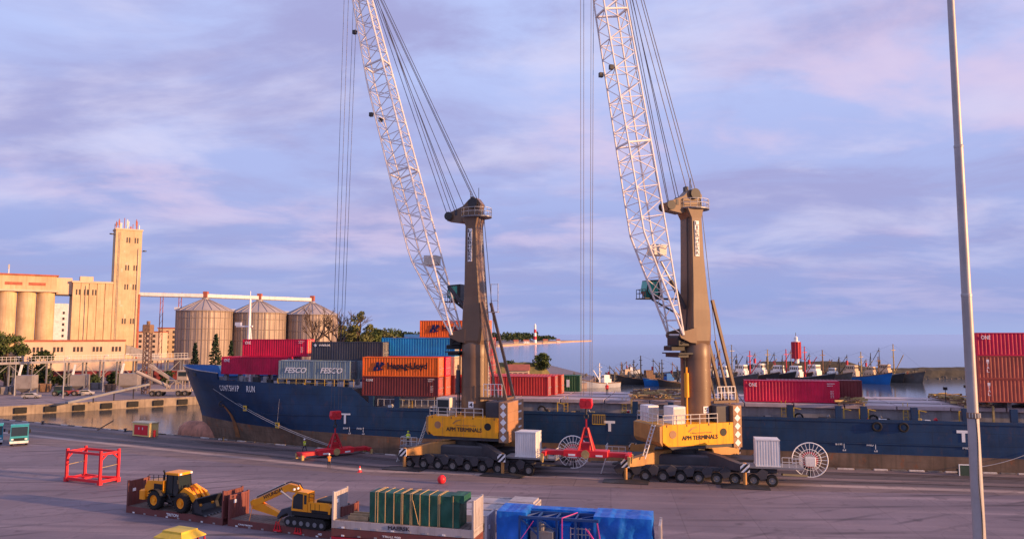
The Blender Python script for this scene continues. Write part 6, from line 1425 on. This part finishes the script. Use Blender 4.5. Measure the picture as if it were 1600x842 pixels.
# ---- flat racks
RK = dict(brown=pm('rack_brown', (.17, .05, .045), .6, 0, .2, .6, streak=.35, rust=.35), grey=pm('rack_grey', (.42, .38, .39), .6, 0, .14, .6, streak=.4, rust=.35), red=pm('rack_red', (.46, .02, .045), .55, 0, .14, .6, rust=.2), wood=pm('rack_floor', (.16, .125, .11), .85, 0, .3, 2))
RL = 12.19
def plank_floor(o, z):
    n = 24
    if 'plank' not in RKM: RKM['plank'] = MB().box(0, RL / n - .05, .16, 2.28, 0, .05).mesh('plank', RK['wood'])
    for i in range(n): put('plank', RKM['plank'], o, (i * RL / n + .025, 0, z + random.uniform(-.006, .006)))
RKM = {}
def flat_rack(label, p, rz, mat, up=True, words=None, wh=2.3, group='flat racks in the foreground', planks=True):
    o = thing('flat_rack', label, 'flat rack', p, rz, group)
    b = MB().box(0, RL, 0, .15, .0, .60).box(0, RL, 2.29, 2.44, .0, .60).box(0, RL, .15, 2.29, .28, .5)
    for x in (0, RL - .2): b.box(x, x + .2, -.004, 2.444, -.0, .62)
    b.build('base_frame', mat, o)
    if planks: plank_floor(o, .56)
    for i in range(8): MB().box(.9 + i * 1.45, 1.15 + i * 1.45, -.03, -.002, .04, .16).build('lashing_ring', M['wlet'] if i % 3 == 0 else M['galv'], o)
    for k, x in enumerate((.0, RL - .16)):
        if up:
            w = MB().box(x, x + .16, 0, .2, .625, .6 + wh + .12).box(x, x + .16, 2.24, 2.44, .625, .6 + wh + .12).box(x + .03, x + .13, .2, 2.24, .625, .6 + wh - .05).box(x, x + .16, .2, 2.24, .6 + wh - .05, .6 + wh + .05)
            for i in range(5): w.box(x, x + .155, .45 + i * .38, .55 + i * .38, .63, .6 + wh - .06)
            w = w.build('end_wall', mat, o); MB().box(x - .02 if k else x + .16, x + .0 if k else x + .18, .5, .85, 1.9, 2.2).build('placard', M['wlet'], w)
        else:
            MB().box(x + (.2 if k == 0 else -2.3), x + (2.4 if k == 0 else -.04), .18, 2.26, .62, .78).build('folded_wall', mat, o)
    if words:
        for (tx, x, w_, h_) in words: text(tx, w_, h_, M['wlet'] if mat is not RK['grey'] else BLK, o, (x, -.012, .2))
    return o
def pose(a, b): d = b - a; return a, atan2(d.y, d.x)
A0, rzA = pose(gnd(197, 800), gnd(351, 821))
flat_rack('brown flat rack carrying the yellow wheel loader', A0, rzA, RK['brown'], True, [('TRITON', 5.3, 1.5, .26)])
B0 = A0 + V(cos(rzA), sin(rzA), 0) * (RL + .55) + V(0, .1, 0); rzB = rzA + .015
flat_rack('brown flat rack carrying the yellow excavator', B0, rzB, RK['brown'], True, [('CAXU 960412', 1.2, 1.6, .14), ('40', 9.8, .4, .2)], 2.0)
# wheel loader
M['hyel'] = pm('machine_yellow', (1.0, .335, .010), .42, 0, .14, .8, streak=.22, rust=.1, dcol=(.35, .18, .05)); tl = shared_wheel(.86, .66)
o = thing('wheel_loader', 'yellow orange wheel loader with black bucket on the brown flat rack', 'loader', A0 + Matrix.Rotation(rzA, 3, 'Z') @ V(5.5, 1.22, .625), rzA)
MB().prism([(-3.5, 1.0), (-3.5, 1.9), (-3.2, 2.5), (-1.05, 2.62), (-1.05, 1.15), (-2.4, 1.0)], -.92, .92).build('engine_hood', M['hyel'], o); MB().bbox(-4.0, -3.25, -1.15, 1.15, .75, 1.65, .1).build('counterweight', M['hyel'], o)
MB().box(-2.3, -1.2, -.935, -.922, 1.75, 2.3).build('grille', M['black'], o); MB().bbox(-2.6, .6, -.5, .5, .55, 1.1, .06).build('chassis', M['steel_dark'], o)
for x in (-1.85, 1.55):
    for y in (-1.0, 1.0): add_wheel(o, tl, (x, y, .86), 0, M['hyel'])
for y in (-1.0, 1.0): MB().loft([[(-1.85 + 1.02 * cos(t_), yy, .86 + 1.02 * sin(t_)) for t_ in [R(20 + 20 * i) for i in range(7)]] for yy in (y - .36, y + .36)], False, False).build('mudguard', M['steel_dark'], o)
cbx = MB().prism([(-.95, 1.3), (.45, 1.3), (.72, 1.9), (.55, 3.2), (-.85, 3.2)], -.72, .72).build('cab', M['glass'], o); MB().bbox(-1.05, .72, -.82, .82, 3.2, 3.42, .06).build('cab_roof', M['hyel'], cbx)
pr = MB()
for y in (-.73, .73):
    for p_, q_ in (((-.95, 1.3), (-.85, 3.2)), ((.72, 1.9), (.55, 3.2)), ((.45, 1.3), (.72, 1.9)), ((-.1, 1.3), (-.1, 3.2))): pr.bar((p_[0], y, p_[1]), (q_[0], y, q_[1]), .08)
pr.build('cab_pillar', M['black'], cbx); MB().box(.7, .8, -1.05, -.85, 2.5, 2.85).build('mirror', M['black'], cbx)
MB().prism([(.5, .8), (2.2, .8), (2.3, 1.5), (1.6, 2.1), (.9, 2.0), (.5, 1.4)], -.42, .42).build('front_frame', M['hyel'], o)
for y in (-.72, .72): MB().prism([(1.0, 1.75), (1.5, 2.15), (2.6, 1.75), (3.55, .75), (3.35, .45), (2.3, 1.2)], y - .14, y + .14).build('lift_arm', M['hyel'], o)
MB().prism([(1.4, 2.2), (2.0, 2.45), (2.6, 2.1), (2.5, 1.9), (1.9, 2.15)], -.16, .16).bar((2.5, 0, 2.0), (3.3, 0, 1.2), .16).build('tilt_linkage', M['hyel'], o)
bk = [(3.25, .12), (4.7, .02), (4.75, .1), (3.6, .3), (3.4, .8), (3.75, 1.45), (3.68, 1.52), (3.2, 1.0)]
MB().prism(bk, -1.5, 1.5).add([(3.25, -1.5, .12), (4.7, -1.5, .02), (3.75, -1.5, 1.5), (3.2, -1.5, 1.0)], [(0, 1, 2, 3)]).add([(3.25, 1.5, .12), (4.7, 1.5, .02), (3.75, 1.5, 1.5), (3.2, 1.5, 1.0)], [(0, 1, 2, 3)]).build('bucket', pm('bucket_black', (.025, .027, .035), .45, 0, .3, 1), o)
for i in range(8): MB().box(4.68, 4.92, -1.45 + i * .4, -1.3 + i * .4, .02, .1).build('bucket_tooth', M['steel_grey'], o)
MB().cyl((-1.6, -.35, 2.55), (-1.6, -.35, 3.2), .08, n=8).cyl((-1.6, -.35, 3.2), (-1.75, -.35, 3.45), .08, n=8).build('exhaust', M['black'], o, True)
MB().bar((.3, -.95, .6), (-.4, -.95, 1.5), .1).bar((-.2, -1.0, .55), (.35, -1.0, .55), .3, .06).bar((-.2, -1.0, .9), (.35, -1.0, .9), .3, .06).build('steps', M['steel_dark'], o)
lug = MB()
for i in range(22):
    a = 2 * pi * i / 22
    for s_ in (-1, 1): lug.bar((.87 * cos(a), s_ * .30, .87 * sin(a)), (.87 * cos(a + .12), s_ * .03, .87 * sin(a + .12)), .09, .07)
lugm = lug.mesh('tread', M['rubber'])
for w_ in [c_ for c_ in o.children if c_.name.startswith('wheel')]: put('tread', lugm, w_)
for y in (-.45, .45):
    MB().cyl((.9, y, 1.1), (1.7, y, 1.35), .09, n=8).cyl((1.7, y, 1.35), (2.6, y, 1.55), .05, n=8).build('hydraulic_ram', M['galv'], o, True); MB().tube([V(.7, y * .8, 1.6), V(1.1, y * .9, 2.3), V(1.7, y, 2.25), V(2.2, y, 1.8)], .035, 6).build('hose', M['black'], o)
for y in (-.62, .62): MB().box(.72, .8, y - .12, y + .12, 3.22, 3.38).build('work_light', M['wlet'], cbx); MB().box(2.25, 2.33, y - .14, y + .14, 1.35, 1.55).build('headlight', M['wlet'], o)
railing([(-3.1, -.85, 2.5), (-1.2, -.85, 2.6)], .55, .6, .02).build('handrail', M['black'], o)
for z in (1.2, 1.4, 1.6, 1.8, 2.0, 2.2): MB().box(-3.53, -3.5, -.6, .6, z, z + .06).build('louvre', M['black'], o)
# excavator
o = thing('excavator', 'yellow orange tracked excavator with folded arm on the brown flat rack', 'excavator', B0 + Matrix.Rotation(rzB, 3, 'Z') @ V(8.5, 1.22, .625), rzB)
for y in (-1.05, 1.05):
    t_ = MB(); r_ = .42; pts = [(-1.75 + r_ * cos(a), .44 + r_ * sin(a)) for a in [R(90 + 30 * i) for i in range(7)]] + [(1.75 + r_ * cos(a), .44 + r_ * sin(a)) for a in [R(-90 + 30 * i) for i in range(7)]]
    to = t_.prism(pts, y - .3, y + .3).build('track', M['rubber'], o)
    for i in range(6): MB().disc((-1.75 + i * .7, y - .34 if y < 0 else y + .3, .40), .2, (0, 1, 0), .04, 12).build('roller', M['steel_grey'], to)
    pad_ = MB()
    for i in range(16): pad_.box(-1.75 + i * .235, -1.62 + i * .235, y - .32, y + .32, .855, .9)
    pad_.build('track_pads', M['steel_dark'], to)
MB().lathe([(.6, .7), (.6, 1.0)], 18).box(-1.2, 1.2, -.8, .8, .45, .75).build('undercarriage', M['steel_dark'], o)
MB().bbox(-1.5, 2.5, -1.25, 1.25, 1.0, 1.35, .05).build('turntable', M['black'], o); MB().prism([(.2, 1.36), (2.5, 1.36), (2.55, 1.9), (2.3, 2.2), (.2, 2.2)], -1.25, 1.25).build('engine_house', M['hyel'], o); MB().bbox(.9, 2.4, -1.0, 1.0, 2.2, 2.4, .06).build('engine_cover', M['black'], o)
MB().prism([(2.1, 1.1), (2.75, 1.1), (2.8, 1.8), (2.55, 1.9), (2.1, 1.35)], -1.2, 1.2).build('counterweight', M['black'], o)
cbx = MB().prism([(-1.5, 1.36), (.15, 1.36), (.15, 2.95), (-.9, 3.0), (-1.4, 2.6)], -1.25, -.25).build('cab', M['hyel'], o); MB().add([(-1.38, -1.262, 1.55), (-.3, -1.262, 1.55), (-.3, -1.262, 2.8), (-.85, -1.262, 2.85), (-1.3, -1.262, 2.5)], [(0, 1, 2, 3, 4)]).build('side_window', M['glass'], cbx); MB().add([(-.18, -1.262, 2.0), (.08, -1.262, 2.0), (.08, -1.262, 2.75), (-.18, -1.262, 2.75)], [(0, 1, 2, 3)]).build('side_window', M['glass'], cbx)
MB().add([(-1.53, -1.15, 1.6), (-1.53, -.35, 1.6), (-1.44, -.35, 2.55), (-1.44, -1.15, 2.55)], [(0, 1, 2, 3)]).build('windscreen', M['glass'], cbx)
bmx = MB().prism([(-.9, 1.5), (-.6, 2.0), (-1.9, 3.15), (-2.9, 3.25), (-6.9, 1.45), (-6.85, 1.05), (-6.6, 1.0), (-3.0, 2.6), (-2.1, 2.55)], -.02, .42).build('boom', M['hyel'], o)
text('HYUNDAI', 2.2, .3, BLK, bmx, (-5.5, -.035, 1.72), (pi / 2, -R(24), 0))
MB().prism([(-7.15, 1.35), (-6.9, .75), (-3.6, .25), (-3.5, .55), (-6.3, 1.5), (-6.8, 1.6)], .0, .4).build('stick', M['hyel'], o)
MB().cyl((-1.5, -.12, 1.5), (-3.6, -.12, 2.6), .09, n=8).cyl((-3.4, .2, 3.2), (-6.6, .2, 1.75), .09, n=8).build('hydraulic_ram', M['galv'], o, True)
MB().prism([(-3.7, .5), (-3.2, 1.15), (-2.4, 1.35), (-1.95, .9), (-2.0, .15), (-2.6, .02), (-2.3, .5), (-2.6, .9), (-3.2, .6), (-3.6, .25)], -.45, .85).build('bucket', pm('bucket_grey', (.05, .055, .075), .5, 0, .25, 1), o)
railing([(.3, -1.2, 2.2), (.8, -1.2, 2.2)], .7, .5, .02).build('handrail', M['black'], o)
for y in (.05, .35): MB().tube([V(-1.0, y, 2.1), V(-1.9, y, 3.3), V(-2.9, y, 3.4), V(-4.6, y, 2.65), V(-6.4, y, 1.85)], .035, 6).build('hose', M['black'], o)
MB().cyl((1.9, .6, 2.4), (1.9, .6, 2.95), .07, n=8).build('exhaust', M['black'], o, True); MB().box(-1.5, -1.4, -1.1, -.9, 3.0, 3.15).box(-1.5, -1.4, -.6, -.4, 3.0, 3.15).build('work_light', M['wlet'], cbx)
for x in (.5, .95, 1.4): MB().box(x, x + .03, -1.27, -1.252, 1.45, 2.1).build('panel_seam', M['black'], o)
MB().box(.6, 2.3, -1.262, -1.252, 1.36, 1.6).build('side_stripe', M['black'], o)
# straps from excavator and jack stands
def strap(o_, a, b): MB().bar(a, b, .06, .03).build('lashing_strap', pm('strap_orange', (.75, .22, .05), .6), o_)
strap(o, (-6.8, -.05, 1.1), (-6.2, -1.15, -.3)); strap(o, (-3.4, -.1, .4), (-3.2, -1.2, -.2)); 
for x in (5.6, 7.8):
    p_ = B0 + Matrix.Rotation(rzB, 3, 'Z') @ V(x, -.02, 0); q = thing('jack_stand', ['red tripod chain binder hanging on the excavator rack, left one', 'red tripod chain binder hanging on the excavator rack, right one'][0 if x < 6 else 1], 'chain binder', p_, rzB, 'chain binders')
    MB().bar((-.35, -.06, .15), (-.12, -.06, .95), .07).bar((.35, -.06, .15), (.12, -.06, .95), .07).bar((-.4, -.06, .18), (.4, -.06, .18), .14).bar((0, -.06, .2), (0, -.06, .9), .05).build('frame', M['redlit'], q)
# yellow-roofed cage
p = at(281, 842, 52); o = thing('work_cage', 'yellow roofed red cage standing in front of the loader rack', 'cage', (p.x, p.y, 0.005), rzA); zt = at(284, 821, 52.8).z
MB().loft([[(x * k, y * k, z) for x, y in ((-1.32, -1.05), (1.32, -1.05), (1.32, 1.05), (-1.32, 1.05))] for k, z in ((1, zt - .5), (.98, zt - .42), (.68, zt - .14), (.66, zt - .02), (.6, zt))]).build('roof', pm('cage_yellow', (.70, .47, .04), .5, 0, .15, 1.5, rust=.3), o)
for x in (-1.2, -.6, 0, .6, 1.2):
    for y in (-1.0, 1.0): MB().bar((x, y, 0), (x, y, zt - .6), .09).build('post', M['red'], o)
for x in (-1.2, 1.2): MB().bar((x, 0, 0), (x, 0, zt - .6), .09).build('post', M['red'], o)
for z in (.1, 1.1):
    MB().bar((-1.3, -1.0, z), (1.3, -1.0, z), .07).bar((-1.3, 1.0, z), (1.3, 1.0, z), .07).bar((-1.35, -.95, z), (-1.35, .95, z), .07).bar((1.35, -.95, z), (1.35, .95, z), .07).build('rail', M['red'], o)
MB().box(-1.3, 1.3, -.95, .95, .12, .2).build('floor', M['steel_grey'], o); MB().box(.1, .5, -1.06, -1.045, zt - 1.2, zt - .7).build('placard', M['wlet'], o)
# ---- grey rack with the green tarped cargo on folded racks
zC = 1.30; C0 = gnd(518, 824, zC); C1 = gnd(752, 842, zC); rzC = atan2((C1 - C0).y, (C1 - C0).x); C0.z = 0
flat_rack('lower red folded flat rack of the stack under the grey one', C0 + V(0, 0, .005), rzC, RK['red'], False, [('CLOU 4172', 1.0, 1.9, .2), ('40', 3.6, .5, .2)], planks=False)
flat_rack('brown folded flat rack between the red one and the grey one', C0 + V(0, 0, .66), rzC, RK['brown'], False, [('TRLU 900', 4.5, 1.6, .15)], planks=False)
rc_ = flat_rack('grey flat rack with dark lettering carrying the green tarped load', C0 + V(0, 0, 1.30), rzC, RK['grey'], True, [('MAERSK', 5.0, 1.9, .3)], 2.15)
def tarp(name, o, x0, x1, y0, y1, z0, z1, mat, seed, bulge=.05):
    rr = random.Random(seed); nx, ny, nz = max(5, int((x1 - x0) / .13)), 12, 14; mb = MB(); ph = [rr.uniform(0, 6) for _ in range(8)]
    def D(p):
        x, y, z = p; q_ = sin(x * 11 + z * 4 + ph[4]) * sin(z * 5 + x * 2 + ph[5]); w = sin(x * 3.1 + ph[0] + z * 1.3) * .5 + sin(x * 6.7 + ph[1] - z * 2.2) * .3 + sin(y * 5 + ph[2] + x) * .3 + sin(x * 1.7 - z * 3.3 + ph[3]) * .5 + .4 * q_; return w * bulge
    def face(f, a, b, n, m):
        mb.loft([[f(a(i / n), b(j / m)) for i in range(n + 1)] for j in range(m + 1)], False, False)
    lx = lambda t: x0 + (x1 - x0) * t; ly = lambda t: y0 + (y1 - y0) * t; lz = lambda t: z0 + (z1 - z0) * t
    e = lambda v, a, b: min(1, min(v - a, b - v) / .3) if True else 1
    face(lambda x, z: (x, y0 - D((x, y0, z)) * e(x, x0, x1) * e(z, z0 - 1, z1), z), lx, lz, nx, nz); face(lambda x, z: (x, y1 + D((x, y1, z)) * e(x, x0, x1) * e(z, z0 - 1, z1), z), lx, lz, nx, nz)
    face(lambda x, y: (x, y, z1 + D((x, y, z1)) * e(x, x0, x1) * e(y, y0, y1)), lx, ly, nx, ny)
    for xx, s in ((x0, -1), (x1, 1)): face(lambda y, z: (xx + s * D((xx, y, z)) * e(y, y0, y1) * e(z, z0 - 1, z1), y, z), ly, lz, ny, nz)
    me = mb.mesh(name, mat); bm = bmesh.new(); bm.from_mesh(me); bmesh.ops.remove_doubles(bm, verts=bm.verts, dist=.002); bmesh.ops.recalc_face_normals(bm, faces=bm.faces); bm.to_mesh(me); bm.free()
    me.polygons.foreach_set('use_smooth', [True] * len(me.polygons)); me.set_sharp_from_angle(angle=R(50)); return put(name, me, o)
cg = thing('tarped_cargo', 'long load under a dark green tarpaulin strapped to the grey flat rack', 'cargo', C0 + Matrix.Rotation(rzC, 3, 'Z') @ V(0, 0, 1.915), rzC)
GT = pm('green_tarpaulin', (.015, .095, .06), .45, 0, .25, .8, bump=.5)
tarp('tarpaulin', cg, 3.2, 10.9, .35, 2.1, 0, 2.35, GT, 4, .06); tarp('tarpaulin', cg, 10.2, 11.3, .3, 2.0, 1.9, 2.5, GT, 5, .06)
SM = pm('strap_tan', (.55, .36, .16), .7, 0, .1)
for i, x in enumerate((3.75, 3.95, 4.6, 5.35, 6.0, 6.12, 6.78, 6.92, 7.6, 8.4, 9.15, 9.28, 10.4)):
    MB().bar((x, .27, 0), (x, .27, 2.38), .06, .03).bar((x, .27, 2.42), (x, 2.18, 2.42), .06, .03).bar((x, 2.18, 0), (x, 2.18, 2.42), .06, .03).build('strap', SM, cg)
MB().bar((7.0, .25, 1.9), (7.5, .25, .1), .05, .03).build('strap', SM, cg)
tim = thing('timber_dunnage', 'pale timber beams lying on the grey rack left of the green load', 'timber', C0 + Matrix.Rotation(rzC, 3, 'Z') @ V(0, 0, 1.92), rzC)
for i in range(5): MB().box(1.2, 3.0, .5 + i * .33, .66 + i * .33, 0.0, .3 + .12 * (i % 2)).build('beam', pm('timber', (.36, .25, .14), .8, 0, .2, 2), tim)
# ---- folded grey racks behind
Dp = gnd(846, 778, 1.95); ux = V(cos(rzC), sin(rzC), 0); vy = V(-sin(rzC), cos(rzC), 0)
lvl = ['bottom', 'middle', 'top']; rws = ['farthest row', 'middle row', 'nearest row']
for i in range(3):
    for k in range(3):
        q = Dp - ux * RL - vy * (2.48 * (i + 1)); q.z = .005 + .65 * k * 1.22 * .8
        flat_rack('%s folded grey flat rack in the stacks behind the green load, %s' % (lvl[k], rws[i]), q, rzC, RK['grey'] if (i + k) % 2 == 0 else RK['wood'] if k < 2 else RK['grey'], False, planks=False, group='folded flat racks behind the green load')
# ---- rack with blue tarped machine at the bottom
zE = 1.30; E0 = gnd(757, 873, zE); E1 = gnd(1032, 893, zE); rzE = atan2((E1 - E0).y, (E1 - E0).x); E0.z = 0
for k, (mt, lb) in enumerate(((RK['grey'], 'folded grey flat rack on the ground under the blue load'), (RK['brown'], 'folded brown flat rack under the rack with the blue load'))): flat_rack(lb, E0 + V(0, 0, .005 + .65 * k), rzE, mt, False, planks=False)
flat_rack('pale grey flat rack with end walls carrying the blue tarped machine', E0 + V(0, 0, 1.31), rzE, RK['grey'], True, wh=2.25)
bc_ = thing('tarped_machine', 'machine under bright blue tarpaulin with blue steel frame in front', 'cargo', E0 + Matrix.Rotation(rzE, 3, 'Z') @ V(0, 0, 1.925), rzE)
BT = pm('blue_tarpaulin', (.006, .13, .55), .42, 0, .25, .7, bump=.5); BF = pm('blue_frame_paint', (.012, .05, .19), .5, 0, .15)
zt = 2.75
tarp('tarpaulin', bc_, .9, 3.0, -.1, 2.5, 0, zt, BT, 7, .11); tarp('tarpaulin', bc_, 7.7, 11.6, -.1, 2.5, 0, zt, BT, 8, .11); tarp('tarpaulin', bc_, 3.0, 7.7, 1.5, 2.45, 0, zt - .05, BT, 9, .08)
tarp('tarpaulin', bc_, 5.3, 6.0, .3, 1.4, 0, 1.9, BT, 19, .04)
fr = MB(); xs = [2.6, 3.9, 5.2, 6.5, 8.0]
for y in (-.35, 1.3):
    fr.bar((2.6, y, zt - .25), (8.0, y, zt - .25), .16)
    for x in xs: fr.bar((x, y, 0), (x, y, zt - .25), .13)
for a_, b2 in zip(xs[:-1], xs[1:]): fr.bar((a_, -.35, zt - .25), (b2, 1.3, zt - .25), .1)
for x in xs: fr.bar((x, -.35, zt - .25), (x, 1.3, zt - .25), .12)
fr.bar((3.9, -.35, zt - 1.4), (2.6, -.35, zt - .3), .1).bar((3.9, -.35, zt - .3), (5.2, -.35, zt - 1.1), .1).build('steel_frame', BF, bc_)
MB().bbox(3.2, 4.9, .2, 1.3, 0, 1.5, .08).cyl((4.0, .5, 1.5), (4.0, .5, 2.0), .3, n=12).build('gearbox', M['steel_grey'], bc_); gr = MB()
for i in range(6): gr.bar((6.1 + i * .26, .1, 0), (6.1 + i * .26, .1, 1.9), .05)
for i in range(5): gr.bar((6.1, .1, .3 + i * .38), (7.5, .1, .3 + i * .38), .05)
gr.build('guard_grille', M['galv'], bc_); PK = pm('strap_pink', (.75, .08, .32), .6)
for a_, b2 in (((3.6, -.45, 2.3), (2.7, -.45, 1.0)), ((5.6, -.45, 2.6), (5.6, -.45, .2)), ((7.2, -.45, 2.0), (8.0, -.45, .9)), ((7.35, -.45, 1.9), (8.15, -.45, .8)), ((8.0, -.45, 2.4), (8.35, -.45, .3)), ((5.6, -.4, 2.6), (6.4, 1.3, 2.62))): MB().bar(a_, b2, .07, .03).build('strap', PK, bc_)
